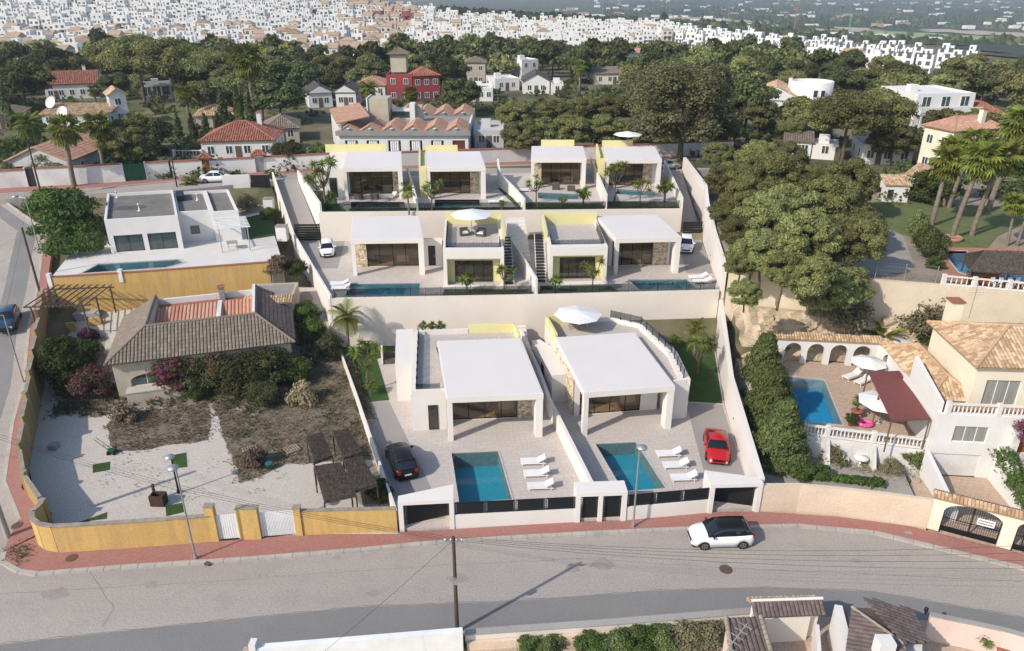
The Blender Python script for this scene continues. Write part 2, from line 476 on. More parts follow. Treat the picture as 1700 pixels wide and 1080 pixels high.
TBROWN=[mat('brown_tile_a',(0.23,0.18,0.135),(0.17,0.135,0.105),scale=1.2,fine=.12),mat('brown_tile_b',(0.27,0.215,0.16),(0.2,0.16,0.125),scale=1.2,fine=.12),mat('brown_tile_c',(0.17,0.14,0.115),(0.2,0.175,0.13),scale=1.2,fine=.12)]
TORANGE=[mat('clay_tile_a',(0.52,0.36,0.22),(0.43,0.28,0.165),scale=1.4,fine=.12),mat('clay_tile_b',(0.60,0.46,0.30),(0.5,0.36,0.225),scale=1.4,fine=.12),mat('clay_tile_c',(0.40,0.26,0.16),(0.34,0.22,0.13),scale=1.4,fine=.12)]
TRED=[mat('red_tile_a',(0.33,0.13,0.08),(0.26,0.105,0.07),scale=1.0,fine=.1),mat('red_tile_b',(0.37,0.16,0.105),(0.31,0.13,0.085),scale=1.0,fine=.1),mat('red_tile_c',(0.28,0.105,0.065),(0.23,0.09,0.06),scale=1.0,fine=.1)]
TSALMON=[mat('salmon_tile_a',(0.42,0.235,0.16),(0.36,0.2,0.135),scale=1.0,fine=.1),mat('salmon_tile_b',(0.48,0.29,0.205),(0.41,0.24,0.17),scale=1.0,fine=.1)]
TTERR=[mat('flat_terracotta_a',(0.50,0.24,0.155),(0.44,0.2,0.13),scale=1.0,fine=.1),mat('flat_terracotta_b',(0.56,0.31,0.21),(0.48,0.25,0.17),scale=1.0,fine=.1)]
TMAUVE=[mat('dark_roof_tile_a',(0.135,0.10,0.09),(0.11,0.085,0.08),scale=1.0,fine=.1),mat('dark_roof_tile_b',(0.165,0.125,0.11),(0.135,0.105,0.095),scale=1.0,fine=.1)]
ASPH=mat('sun_bleached_asphalt',(0.395,0.347,0.303),(0.345,0.304,0.268),scale=.12,fine=.16,grime=.6,gcol=(.28,.25,.225),gscale=.5,bump=.12,bscale=25,stretch=(.14,1.5,1),rough=.95)
ASPHD=mat('newer_grey_asphalt',(0.225,0.215,0.205),(0.2,0.192,0.184),scale=.2,fine=.1,grime=.3,gcol=(.17,.163,.157),gscale=.7,bump=.12,bscale=25,rough=.95)
KERB=mat('concrete_kerb',(0.44,0.40,0.35),(0.36,0.33,0.29),scale=1.0,fine=.08,grime=.3,gcol=(.25,.22,.2))
REDPAVE=brickmat('red_paving',(0.37,0.165,0.135),(0.33,0.14,0.115),(0.27,0.14,0.115),.22,.11,.012,rot=-.05,grime=.5,gcol=(.30,.19,.16),gscale=.6)
CONC=mat('concrete',(0.36,0.33,0.30),(0.30,0.275,0.25),scale=.3,fine=.06,grime=.3,gcol=(.22,.2,.18),gscale=.3)
DRIVE=mat('smooth_driveway',(0.30,0.275,0.255),(0.275,0.25,0.235),scale=.3,fine=.04)
VPAVE=brickmat('villa_paving',(0.50,0.445,0.40),(0.47,0.415,0.37),(0.39,0.345,0.31),.9,.45,.012,rot=-.1,grime=.15,gcol=(.42,.37,.33),gscale=.4)
CPAVE=brickmat('courtyard_paving',(0.52,0.47,0.41),(0.48,0.43,0.375),(0.38,0.34,0.295),.3,.2,.01,rot=.05,grime=.35,gcol=(.43,.37,.31),gscale=.25)
RPAVE=brickmat('tan_pool_paving',(0.48,0.36,0.27),(0.43,0.32,0.24),(0.36,0.27,0.2),.4,.4,.02,rot=.2,grime=.3,gcol=(.38,.28,.2),gscale=.4)
TPAVE=brickmat('terracotta_paving',(0.36,0.18,0.11),(0.42,0.22,0.14),(0.3,0.17,0.11),.35,.35,.02,grime=.3,gcol=(.3,.2,.14))
LAWN=mat('villa_lawn',(0.045,0.095,0.018),(0.032,0.07,0.013),scale=1.4,fine=.22,bump=.5,bscale=18,rough=.95)
LAWN2=mat('old_lawn',(0.15,0.17,0.06),(0.105,0.13,0.045),scale=.5,fine=.2,bump=.5,bscale=14,rough=.95,grime=.4,gcol=(.17,.15,.06),gscale=.4)
DRY=mat('dry_weeds_soil',(0.23,0.18,0.13),(0.14,0.115,0.085),scale=1.3,fine=.25,bump=.8,bscale=5,rough=1,grime=.5,gcol=(.085,.085,.05),gscale=.8)
SOIL=mat('dusty_soil',(0.33,0.275,0.21),(0.25,0.2,0.15),scale=.3,fine=.15,bump=.5,bscale=3,rough=1,grime=.5,gcol=(.12,.12,.06),gscale=.12)
ROCK=mat('pale_rock_slope',(0.58,0.47,0.33),(0.40,0.31,0.21),scale=.8,fine=.2,bump=1.0,bscale=1.6,rough=1,grime=.5,gcol=(.2,.17,.11),gscale=.35)
GRAVEL=mat('grey_gravel',(0.38,0.35,0.31),(0.3,0.28,0.25),scale=.6,fine=.15,bump=.4,bscale=12,grime=.3,gcol=(.24,.2,.15))
POOLT=brickmat('pool_mosaic',(0.02,0.21,0.30),(0.024,0.24,0.33),(0.06,0.28,0.36),.12,.12,.01,grime=.1,gcol=(.02,.17,.26),offset=0)
POOLB=brickmat('deep_blue_mosaic',(0.02,0.25,0.45),(0.024,0.28,0.49),(0.06,0.32,0.48),.12,.12,.01,grime=.1,gcol=(.015,.2,.38),offset=0)
WATER=watermat('pool_water',(0.72,0.94,0.96))
WATERB=watermat('blue_pool_water',(0.72,0.93,0.98),bumpd=.03,scale=1.8)
WOOD=mat('weathered_wood',(0.15,0.105,0.075),(0.1,0.075,0.055),stretch=(3,3,.4),scale=2,fine=.15)
POLE=mat('creosoted_pole',(0.10,0.07,0.05),(0.07,0.05,0.04),stretch=(6,6,.4),scale=2,fine=.15)
PALLET=mat('pale_pallet_wood',(0.34,0.28,0.2),(0.24,0.2,0.15),scale=3,fine=.15)
DOORW=mat('varnished_door',(0.28,0.10,0.035),(0.2,0.07,0.025),stretch=(5,5,.5),scale=2,rough=.5)
THATCH=mat('heather_thatch',(0.14,0.11,0.085),(0.085,0.068,0.054),stretch=(1,1,1),scale=6,fine=.3,bump=1,bscale=16,rough=1)
BARK=mat('pine_bark',(0.16,0.115,0.085),(0.10,0.075,0.06),scale=3,fine=.2,bump=.6,bscale=6,rough=1)
PALMB=mat('palm_bark',(0.25,0.2,0.15),(0.16,0.125,0.095),stretch=(1,1,6),scale=1.2,fine=.2,bump=.6,bscale=8,rough=1)
PINE=leafmat('pine_needles',(0.048,0.058,0.022),(0.288,0.290,0.113))
PINED=leafmat('dark_pine_needles',(0.033,0.044,0.018),(0.140,0.155,0.062))
OLIVE=leafmat('olive_brown_leaves',(0.047,0.047,0.023),(0.163,0.152,0.080))
BROAD=leafmat('broad_dark_leaves',(0.042,0.068,0.019),(0.104,0.142,0.043))
CYPR=leafmat('cypress_scale',(0.050,0.073,0.029),(0.179,0.209,0.076))
GREYL=leafmat('grey_green_leaves',(0.137,0.145,0.082),(0.255,0.227,0.130))
BOUG=leafmat('bougainvillea_leaves',(0.059,0.074,0.030),(0.134,0.135,0.054),(0.223,0.047,0.095))
BOUGB=leafmat('bright_bougainvillea',(0.05,0.08,0.03),(0.12,0.10,0.05),(0.32,0.035,0.19))
MIXG=leafmat('garden_green',(0.05,0.07,0.024),(0.13,0.155,0.06),(0.1,0.09,0.05))
DRYL=leafmat('dry_twigs',(0.176,0.135,0.088),(0.297,0.230,0.149))
PALMF=leafmat('palm_fronds',(0.078,0.114,0.026),(0.215,0.227,0.049))
PALMD=leafmat('dead_palm_skirt',(0.20,0.135,0.065),(0.3,0.21,0.11))
YUCF=leafmat('yucca_leaves',(0.069,0.115,0.025),(0.184,0.207,0.052))
RED=mat('dark_red_canvas',(0.19,0.062,0.055),(0.165,0.055,0.05),scale=2,fine=.05)
CANVAS=mat('white_canvas',(0.72,0.71,0.69),(0.66,0.65,0.64),scale=1,fine=.02)
RATTAN=mat('grey_rattan',(0.12,0.105,0.09),(0.08,0.07,0.06),scale=9,fine=.2)
RUBBER=mat('tyre_rubber',(0.015,0.015,0.015),rough=.8,fine=0)
RIM=mat('alloy_rim',(0.35,0.36,0.37),rough=.3,metal=.8,fine=0)
CARGLASS=glassmat('car_glass',(0.012,0.014,0.017),rough=.03,spec=.9)
HLAMP=mat('headlamp_lens',(0.55,0.56,0.56),rough=.15,fine=0)
TLAMP=mat('tail_lamp_lens',(0.45,0.015,0.012),rough=.2,fine=0)
def paint(name,c,rough=.28,metal=0):return mat(name,c,c,rough=rough,fine=0,coat=.35,spec=.4,metal=metal)
CARWHITE=paint('white_car_paint',(0.78,0.79,0.79));CARBLACK=mat('black_car_paint',(0.01,0.009,0.008),(0.01,0.009,0.008),rough=.3,fine=0,spec=.35);CARRED=paint('red_car_paint',(0.42,0.012,0.018))
CARBLUE=paint('dark_blue_car_paint',(0.02,0.045,0.085));CARSILVER=paint('silver_car_paint',(0.42,0.43,0.44),metal=.4)
def lbx(y):return interp(y,[36,40.6,57.4,68.9,87.5,104,112],[-6.2,-7.6,-13.6,-17.9,-26.4,-33.2,-36.5])
def rbx(y):return interp(y,[36,43,57,72,88,112,120],[17.0,17.3,18.6,21.2,23.2,25.0,25.5])
def zroad(x,y):return interp(y,[42,60,80,98,130],[0.0,2.3,5.6,8.8,8.8])
def zgard(x,y):return interp(y,[40,52,60,66,71,76],[0.15,0.15,0.5,1.0,2.6,3.9])
TER=[0.3,5.5,9.0]
def far(x,y):
 z=interp(y,[0,100,180,250,330,440,600,800,1000,1500,3000,9000],[8.8,8.8,8.5,6.5,2.5,-2,-6,-14,-22,-27,-30,-20])
 lh=math.exp(-((x+330)/260)**2)*math.exp(-((y-640)/230)**2)*31
 mh=math.exp(-((x+20)/260)**2)*math.exp(-((y-900)/330)**2)*17
 r=max(0.0,min(1.0,(x-0.22*y)/(0.25*y+30)));r2=max(0,min(1,(y-500)/250))
 z+=lh+mh-r*r2*10
 if y>1400:z+=3*math.sin(x/420.0)*math.sin(y/510.0)
 if y>4500:z+=(y-4500)*.006*(0.6+.4*math.sin(x/900.0))
 return z
def T(x,y):
 if y>=112:return far(x,y)-.02
 if y<38.5:return-0.6 if y>20 else-0.6
 if lbx(y)-.3<x<rbx(y)+.6:
  if y>108:return 8.6
  return-2.4 if y<69.6 else(2.6 if y<87.6 else 6.2)
 if x<=lbx(y):
  if y>100:return 8.3
  if x<-44.5:return zroad(x,y)-.5
  if y>75:return 3.6
  return min(zroad(x,y),zgard(x,y))-2.2
 if y<46:return-.6
 if x>rbx(y):
  if y<63:return-.8
  if y<67.5:return 3.0
  return 6.8 if y<100 else 7.8
 return-.6
def ground_sheet():
 m=bpy.data.materials.new('countryside');m.use_nodes=True
 nt=m.node_tree;N=nt.nodes;L=nt.links;b=N['Principled BSDF'];b.inputs['Roughness'].default_value=1;b.inputs['Specular IOR Level'].default_value=.1
 g=N.new('ShaderNodeNewGeometry')
 def noise(sc,det=6,rough=.65,st=None):
  n=N.new('ShaderNodeTexNoise');n.inputs['Scale'].default_value=sc;n.inputs['Detail'].default_value=det;n.inputs['Roughness'].default_value=rough
  if st:
   mp=N.new('ShaderNodeMapping');mp.inputs['Scale'].default_value=st;L.new(g.outputs['Position'],mp.inputs[0]);L.new(mp.outputs[0],n.inputs[0])
  else:L.new(g.outputs['Position'],n.inputs[0])
  return n.outputs[0]
 def ramp(fac,stops):
  r=N.new('ShaderNodeValToRGB');L.new(fac,r.inputs[0]);e=r.color_ramp.elements
  e[0].position,e[0].color=stops[0][0],(*stops[0][1],1);e[1].position,e[1].color=stops[-1][0],(*stops[-1][1],1)
  for p,c in stops[1:-1]:k=e.new(p);k.color=(*c,1)
  return r.outputs[0]
 near=ramp(noise(.06,8,.7),[(.35,(.20,.165,.115)),(.5,(.14,.125,.075)),(.62,(.07,.08,.035))])
 mp=N.new('ShaderNodeMapping');mp.inputs['Scale'].default_value=(.0040,.0070,1);mp.inputs['Rotation'].default_value=(0,0,.25)
 L.new(g.outputs['Position'],mp.inputs[0])
 vo=N.new('ShaderNodeTexVoronoi');vo.feature='F1';vo.voronoi_dimensions='2D';L.new(mp.outputs[0],vo.inputs['Vector'])
 sep=N.new('ShaderNodeSeparateColor');L.new(vo.outputs['Color'],sep.inputs[0])
 plots=ramp(sep.outputs[0],[(0,(.030,.045,.022)),(.35,(.045,.06,.028)),(.55,(.09,.085,.05)),(.72,(.055,.075,.03)),(.88,(.14,.11,.075)),(1,(.04,.055,.03))])
 speck=ramp(noise(.05,8,.8),[(.4,(.022,.036,.018)),(.6,(.13,.12,.08))])
 mix=N.new('ShaderNodeMixRGB');mix.inputs[0].default_value=.5;L.new(plots,mix.inputs[1]);L.new(speck,mix.inputs[2])
 sp=N.new('ShaderNodeSeparateXYZ');L.new(g.outputs['Position'],sp.inputs[0])
 mr=N.new('ShaderNodeMapRange');mr.inputs[1].default_value=650;mr.inputs[2].default_value=850;L.new(sp.outputs[1],mr.inputs[0])
 m2=N.new('ShaderNodeMixRGB');L.new(mr.outputs[0],m2.inputs[0]);L.new(near,m2.inputs[1]);L.new(mix.outputs[0],m2.inputs[2])
 L.new(m2.outputs[0],b.inputs['Base Color'])
 xs=np.concatenate([-np.geomspace(90,6000,50)[::-1],np.arange(-88,90,1.0),np.geomspace(90,6000,50)])
 ys=np.concatenate([[-400,-150,-60,-20,0,15,25],np.arange(30,125,1.0),np.geomspace(126,12000,110)])
 V=np.array([(x,y,T(x,y))for y in ys for x in xs]);nx=len(xs)
 i,j=np.meshgrid(np.arange(nx-1),np.arange(len(ys)-1));a=(j*nx+i).ravel()
 F=np.stack([a,a+1,a+nx+1,a+nx],1)
 me=npmesh('countryside_ground',V,F,[m],smooth=True)
 link('countryside_ground',me,kind='structure')
ground_sheet()
from mathutils.geometry import tessellate_polygon
def slab(name,outer,z,zb,m,holes=(),side=None):
 """a level surface with real thickness and holes for the pools"""
 loops=[[Vector((p[0],p[1],0))for p in outer]]+[[Vector((p[0],p[1],0))for p in h]for h in holes]
 tris=tessellate_polygon(loops);flat=[p for l in loops for p in l]
 mb=MB();zf=z if callable(z)else(lambda x,y:z)
 pts=[(p.x,p.y,zf(p.x,p.y))for p in flat]
 fs=[]
 for t in tris:
  a,b,c=(flat[i]for i in t)
  fs.append(t if(b-a).cross(c-a).z>0 else t[::-1])
 mb.raw(pts,fs,m)
 k=0
 for l in loops:
  n=len(l)
  for i in range(n):
   p,q=l[i],l[(i+1)%n]
   mb.raw([(p.x,p.y,zb),(q.x,q.y,zb),(q.x,q.y,zf(q.x,q.y)),(p.x,p.y,zf(p.x,p.y))],[(0,1,2,3)],side or m)
 return struct(name,mb)
def pool(label,poly,z,depth=1.35,tile=None,water=None,group=None,rim=0.12,rimm=None,level=.1):
 tile=tile or POOLT;water=water or WATER
 cx=sum(p[0]for p in poly)/len(poly);cy=sum(p[1]for p in poly)/len(poly)
 a=sum(poly[i][0]*poly[(i+1)%len(poly)][1]-poly[(i+1)%len(poly)][0]*poly[i][1]for i in range(len(poly)))
 if a<0:poly=poly[::-1]
 t=thing('swimming_pool',label,'swimming pool',(cx,cy,z),group=group)
 b=MB();n=len(poly);p=[Vector((q[0],q[1],0))for q in poly]
 b.raw([(q.x,q.y,z-depth)for q in p],[tuple(range(n))],tile)
 for i in range(n):
  s,e=p[i],p[(i+1)%n]
  b.raw([(s.x,s.y,z),(e.x,e.y,z),(e.x,e.y,z-depth),(s.x,s.y,z-depth)],[(0,1,2,3)],tile)
 b.build('basin',t)
 w=MB();w.raw([(q.x,q.y,z-level)for q in p],[tuple(range(n))],water);w.build('water',t)
 if rim:
  c=MB();C=Vector((cx,cy,0));off=[]
  for i in range(n):
   d1=(p[i]-p[i-1]).normalized();d2=(p[(i+1)%n]-p[i]).normalized()
   n1=Vector((d1.y,-d1.x,0));n2=Vector((d2.y,-d2.x,0));m_=(n1+n2).normalized()
   off.append(p[i]+m_*(rim/max(.4,m_.dot(n1))))
  for i in range(n):
   j=(i+1)%n
   c.hexa([(p[i].x,p[i].y,z+.003),(off[i].x,off[i].y,z+.003),(off[j].x,off[j].y,z+.003),(p[j].x,p[j].y,z+.003)][::-1],[(p[i].x,p[i].y,z+.04),(off[i].x,off[i].y,z+.04),(off[j].x,off[j].y,z+.04),(p[j].x,p[j].y,z+.04)][::-1],rimm or VPAVE)
  c.build('coping',t)
 return t
def xy(pts,z):return[tuple(P(px,py,z)[:2])for px,py in pts]
def strip(name,left,right,z,zb,m,kerbm=None):
 """a road or pavement: two matching edges, z function"""
 mb=MB()
 for k in range(len(left)-1):
  a,b,c,d=left[k],left[k+1],right[k+1],right[k]
  za,zb_,zc,zd=z(*a),z(*b),z(*c),z(*d)
  mb.hexa([(a[0],a[1],za-zb),(b[0],b[1],zb_-zb),(c[0],c[1],zc-zb),(d[0],d[1],zd-zb)][::-1],[(a[0],a[1],za),(b[0],b[1],zb_),(c[0],c[1],zc),(d[0],d[1],zd)][::-1],m)
 return struct(name,mb)
kerb=[(-33.3,38.6),(-32.9,37.7),(-31.2,36.8),(-29.9,36.6),(-24.9,37.2),(-17.5,37.9),(-9.9,38.8),(-6.0,39.4),(0.0,40.0),(6.1,40.5),(11.9,40.9),(19.6,41.2),(24.5,40.5),(27.8,39.1),(32.7,37.0),(39,33.6),(48,28)]
back=[(-31.9,40.2),(-31.5,39.6),(-30.8,38.9),(-29.8,38.6),(-24.5,39.1),(-19.6,39.7),(-14.2,40.3),(-7.6,40.6),(-3.9,40.9),(4.4,41.7),(7.8,41.8),(13.7,42.7),(17.3,42.8),(22.8,42.2),(27.3,41.2),(33.4,38.4),(40,35),(49,29.6)]
slab('front_road',[(-34.2,41.9)]+kerb+[(49,20),(-90,20),(-90,41.9)],0.0,-1.2,ASPH)
dk=xy([(0,1070),(300,1037),(600,1007),(850,998),(1100,980),(1275,975),(1450,982),(1700,1025)],0)
slab('road_patch_strip',[(-60,26.5),(-32,29)]+dk+[(36,29.4),(44,24),(44,21),(-60,21)],0.004,-.1,ASPHD)
slab('front_pavement',kerb+back[::-1],0.13,-.5,REDPAVE)
kb=MB()
for k in range(len(kerb)-1):
 a,b=kerb[k],kerb[k+1];n=max(1,int(math.dist(a,b)/1.0))
 for i in range(n):
  q0=(lerp(a[0],b[0],i/n),lerp(a[1],b[1],i/n));q1=(lerp(a[0],b[0],(i+.97)/n),lerp(a[1],b[1],(i+.97)/n))
  d=Vector((q1[0]-q0[0],q1[1]-q0[1],0)).normalized();nn=Vector((-d.y,d.x,0))
  o0=(q0[0]-nn.x*.06,q0[1]-nn.y*.06);o1=(q1[0]-nn.x*.06,q1[1]-nn.y*.06)
  i0=(q0[0]+nn.x*.26,q0[1]+nn.y*.26);i1=(q1[0]+nn.x*.26,q1[1]+nn.y*.26)
  kb.hexa([(*o0,-.1),(*o1,-.1),(*i1,-.1),(*i0,-.1)],[(*o0,.145),(*o1,.145),(*i1,.145),(*i0,.145)],KERB)
struct('kerb',kb)
lk=[(-34.2,41.9)]+[tuple(PF(px,py,zroad)[:2])for px,py in[(6,800),(20,702),(38,640),(47,545),(52,520),(61,480),(68,428),(76,383)]]
lb=[(-32.2,42.5)]+[tuple(PF(px,py,zroad)[:2])for px,py in[(36,812),(49,700),(57,641),(68,560),(72,540),(76,505),(81,455),(89,400)]]
lk[-1:]+=[tuple(P(10,330,8.8)[:2])]
lb[-1:]+=[tuple(P(96,372,8.2)[:2])]
wfar=[(-95,p[1])for p in lk]
strip('left_road',[(p[0],p[1])for p in lk],wfar,lambda x,y:zroad(x,y),1.0,ASPH)
strip('left_pavement',[(-32.0,40.4)]+lb,[(-33.3,38.7)]+lk,lambda x,y:zroad(x,y)+.13,.8,REDPAVE)
strip('left_kerb',[(p[0]+.22,p[1])for p in lk],[(p[0]-.06,p[1])for p in lk],lambda x,y:zroad(x,y)+.145,.5,KERB)
strip('left_road_patch',[(p[0]-1.1,p[1])for p in lk],[(p[0]-3.4,p[1])for p in lk],lambda x,y:zroad(x,y)+.01,.1,ASPHD)
bk=[tuple(P(px,py,8.8)[:2])for px,py in[(-60,328),(0,323),(170,313),(282,302),(500,289),(800,277),(1120,266),(1220,262)]]
bw=[tuple(P(px,py,8.8)[:2])for px,py in[(-60,316),(0,312),(170,304),(282,295),(500,281),(800,270),(1120,259),(1220,255)]]
bf=[(-98,92),(-76,92),(-56,97.0),(-45,98.5),(-33.4,104),(-8,107),(25.4,110.5),(33,111.5)]
strip('back_road',bk,bf,lambda x,y:8.8,1.0,ASPH)
strip('back_pavement',bw,bk,lambda x,y:8.93,.8,REDPAVE)
strip('back_kerb',[(p[0],p[1]+.22)for p in bk],[(p[0],p[1]-.08)for p in bk],lambda x,y:8.945,.5,KERB)
slab('left_road_top',[lk[-1],(-56,97),(-76,92.1),(-98,92.1),(-98,lk[-1][1])]if lk[-1][1]<92 else[lk[-1],(-56,97.05),(-76,92.2)],8.79,7.5,ASPH)
def leaf_cloud(blobs,n,size,rng,shell=.55,elong=1.6,droop=0.0):
 """little leaf faces through the volume of several lobes; blobs (x,y,z,rx,ry,rz)"""
 B=np.array(blobs,dtype=float);vol=(B[:,3]*B[:,4]*B[:,5])**(2/3.);cnt=np.maximum(8,(n*vol/vol.sum()).astype(int))
 C=[];Nn=[]
 for b,k in zip(B,cnt):
  d=rng.normal(size=(k,3));d/=np.linalg.norm(d,axis=1)[:,None]
  d[:,2]=np.where(d[:,2]<-.35,-d[:,2],d[:,2])
  r=shell+(1.12-shell)*rng.random(k)**.7
  tuft=rng.normal(size=(max(3,k//14),3));tuft/=np.linalg.norm(tuft,axis=1)[:,None];tuft[:,2]=np.abs(tuft[:,2])*.9-.15
  sel=rng.random(k)<.4
  ti=rng.integers(0,len(tuft),k);d[sel]=tuft[ti[sel]]+rng.normal(scale=.22,size=(sel.sum(),3));r[sel]=(.86+.22*rng.random(sel.sum()))
  C.append(b[:3]+d*r[:,None]*b[3:6]);Nn.append(d)
 C=np.concatenate(C);Nn=np.concatenate(Nn);k=len(C)
 Nn=Nn+rng.normal(scale=.55,size=(k,3));Nn[:,2]+=.25;Nn/=np.linalg.norm(Nn,axis=1)[:,None]+1e-9
 t=np.cross(Nn,rng.normal(size=(k,3)));t/=np.linalg.norm(t,axis=1)[:,None]+1e-9
 b2=np.cross(Nn,t);s=size*(.6+.8*rng.random(k))[:,None]
 t[:,2]-=droop
 V=np.empty((k,4,3));V[:,0]=C-t*s*elong*.5;V[:,1]=C+b2*s*.5;V[:,2]=C+t*s*elong*.5;V[:,3]=C-b2*s*.5
 F=np.arange(k*4).reshape(k,4)
 return V.reshape(-1,3),F
def core(blobs,f,seg=8):
 """opaque inner boughs, so a crown is not see-through in its middle"""
 Vs,Fs,k=[],[],0
 for b in blobs:
  pts=[]
  for i in range(1,5):
   ph=math.pi*i/5
   for j in range(seg):
    th=2*math.pi*j/seg
    pts.append((b[0]+f*b[3]*math.sin(ph)*math.cos(th),b[1]+f*b[4]*math.sin(ph)*math.sin(th),b[2]+f*b[5]*math.cos(ph)))
  for i in range(3):
   for j in range(seg):Fs.append((k+i*seg+j,k+(i+1)*seg+j,k+(i+1)*seg+(j+1)%seg,k+i*seg+(j+1)%seg))
  Fs.append((k,k+2,k+4,k+6));Fs.append((k+3*seg,k+3*seg+2,k+3*seg+4,k+3*seg+6))
  Vs+=pts;k+=len(pts)
 return np.array(Vs),np.array(Fs)
def crown_mesh(name,blobs,n,size,m,seed,coref=.55,**kw):
 rng=np.random.default_rng(seed);V,F=leaf_cloud(blobs,n,size,rng,**kw)
 if coref:
  V2,F2=core(blobs,coref);F=np.concatenate([F,F2+len(V)]);V=np.concatenate([V,V2])
 return npmesh(name,V,F,[m])
def lobes(R,H,k,seed,z0=0.0,br=.42,flat=.8,spread=1.0):
 """k lobes filling a rounded crown of radius R, height H, base at z0"""
 rr=random.Random(seed);out=[]
 for i in range(k):
  for _ in range(30):
   x,y,z=rr.uniform(-1,1),rr.uniform(-1,1),rr.uniform(0,1)
   if x*x+y*y+((z-.42)/.58)**2*.9<1 and x*x+y*y+((z-.4)/.6)**2>.2:break
  s=br*rr.uniform(.65,1.15)
  out.append((x*R*(1-s*.5)*spread,y*R*(1-s*.5)*spread,z0+z*H,R*s,R*s*rr.uniform(.85,1.1),min(R,H)*s*flat))
 return out
def trunk_mb(h,r,lean=(0,0),limbs=5,R=2,H=3,seed=1,m=None,z0=None):
 rr=random.Random(seed);mb=MB();m=m or BARK;p=Vector((0,0,-.3));n=4;pts=[p]
 for k in range(1,n+1):
  p=Vector((lean[0]*(k/n)**1.3+rr.uniform(-.1,.1)*h*.1,lean[1]*(k/n)**1.3+rr.uniform(-.1,.1)*h*.1,h*k/n));pts.append(p)
 for k in range(n):mb.bar(pts[k],pts[k+1],lerp(r,r*.55,k/n),m,n=7,r2=lerp(r,r*.55,(k+1)/n))
 top=pts[-1]
 for i in range(limbs):
  a=2*math.pi*i/max(1,limbs)+rr.uniform(-.4,.4);s=pts[-2].lerp(top,rr.uniform(.1,1));e=top+Vector((math.cos(a)*R*rr.uniform(.4,.8),math.sin(a)*R*rr.uniform(.4,.8),H*rr.uniform(.15,.6)))
  mid=s.lerp(e,.5)+Vector((0,0,-.08*H));mb.bar(s,mid,r*.38,m,n=5,r2=r*.28);mb.bar(mid,e,r*.28,m,n=5,r2=r*.1)
 return mb,top
PROTO={}
def tree_proto(key,name,h,R,H,k,n,size,lm,seed,r=.2,lean=(0,0),limbs=5,br=.42,flat=.8,bark=None,coref=.55,**kw):
 mb,top=trunk_mb(h,r,lean,limbs,R,H,seed,bark)
 t=bpy.data.objects.new(name,None);t.empty_display_size=.3;COL.objects.link(t)
 o=mb.build('trunk',t)
 me=crown_mesh('crown',[(x+top.x,y+top.y,z+top.z,a,b,c)for x,y,z,a,b,c in lobes(R,H,k,seed,-.12*H,br,flat)],n,size,lm,seed,coref=coref,**kw)
 link('crown',me,t)
 PROTO[key]=[t,False]
 return t
def plant(key,loc,label,cat='tree',group=None,rz=None,s=1.0,sz=None):
 p=PROTO[key];rz=random.uniform(0,6.28)if rz is None else rz;sc=(s,s,s if sz is None else sz)
 if not p[1]:
  p[1]=True;o=p[0];KIDS[o.name]=list(o.children);o.location=loc;o.rotation_euler=(0,0,rz);o.scale=sc
  tag(o,label,cat,group);return o
 o=copy_tree(p[0],loc,rz,label,None,sc);o['label']=label;o['category']=cat
 if group:o['group']=group
 elif 'group' in o:del o['group']
 return o
for i in range(3):tree_proto('pine%d'%i,'pine_tree',3.4+i*.5,4.4,5.0,70,44000,.15,PINE,31+i,r=.26,lean=(.5*i-.4,.3),limbs=8,br=.235,flat=.7,coref=.6,elong=2.2)
for i in range(3):tree_proto('mpine%d'%i,'pine_tree',3.2+i*.8,4.0,4.4,30,9000,.27,PINE if i!=1 else PINED,51+i,r=.24,lean=(.3*i,.2),limbs=5,br=.33,flat=.72,elong=2)
for i in range(3):tree_proto('fpine%d'%i,'pine_tree',3.0+i*.7,4.0,4.6,9,900,.85,[PINED,PINE,PINED][i],71+i,r=.26,limbs=2,br=.5,flat=.8)
tree_proto('upine','umbrella_pine',6.5,5.6,4.2,46,26000,.19,PINE,91,r=.3,limbs=8,br=.36,flat=.65)
tree_proto('dark','broadleaf_tree',1.2,2.9,4.6,36,15000,.17,BROAD,93,r=.16,br=.4)
tree_proto('olive','ash_coloured_tree',4.0,5.0,8.0,60,30000,.16,OLIVE,95,r=.3,limbs=12,br=.3,flat=.9,coref=0)
tree_proto('grey','olive_tree',1.4,2.6,2.6,14,3600,.22,GREYL,97,r=.16,br=.42,coref=.4)
def bush_proto(key,name,R,H,k,n,size,lm,seed,coref=.6,br=.48,**kw):
 t=bpy.data.objects.new(name,None);t.empty_display_size=.3;COL.objects.link(t)
 me=crown_mesh('foliage',lobes(R,H,k,seed,.12*H,br,.8),n,size,lm,seed,coref=coref,**kw);link('foliage',me,t)
 mb=MB();rr=random.Random(seed)
 for i in range(4):a=i*1.57+.4;mb.bar((0,0,-.1),(math.cos(a)*R*.4,math.sin(a)*R*.4,H*.5),R*.035,BARK,n=4,r2=R*.015)
 mb.build('stem',t)
 PROTO[key]=[t,False]
bush_proto('bush','bush',1.3,1.5,16,4200,.1,BROAD,101)
bush_proto('bush2','bush',1.3,1.3,16,4200,.1,CYPR,102)
bush_proto('boug','bougainvillea',1.5,1.7,18,5000,.1,BOUG,103)
bush_proto('bougb','bougainvillea',1.3,1.4,16,4200,.1,BOUGB,104,coref=.4)
bush_proto('grbush','bush',1.4,1.4,18,3600,.1,GREYL,105,coref=.4)
bush_proto('dry','straggly_bush',1.4,1.4,10,1300,.13,DRYL,106,coref=0,shell=.3,elong=3)
bush_proto('olbush','bush',1.6,1.9,24,7000,.1,MIXG,107,coref=.5)
bush_proto('fbush','bush',2.2,2.2,7,500,.5,PINED,108)
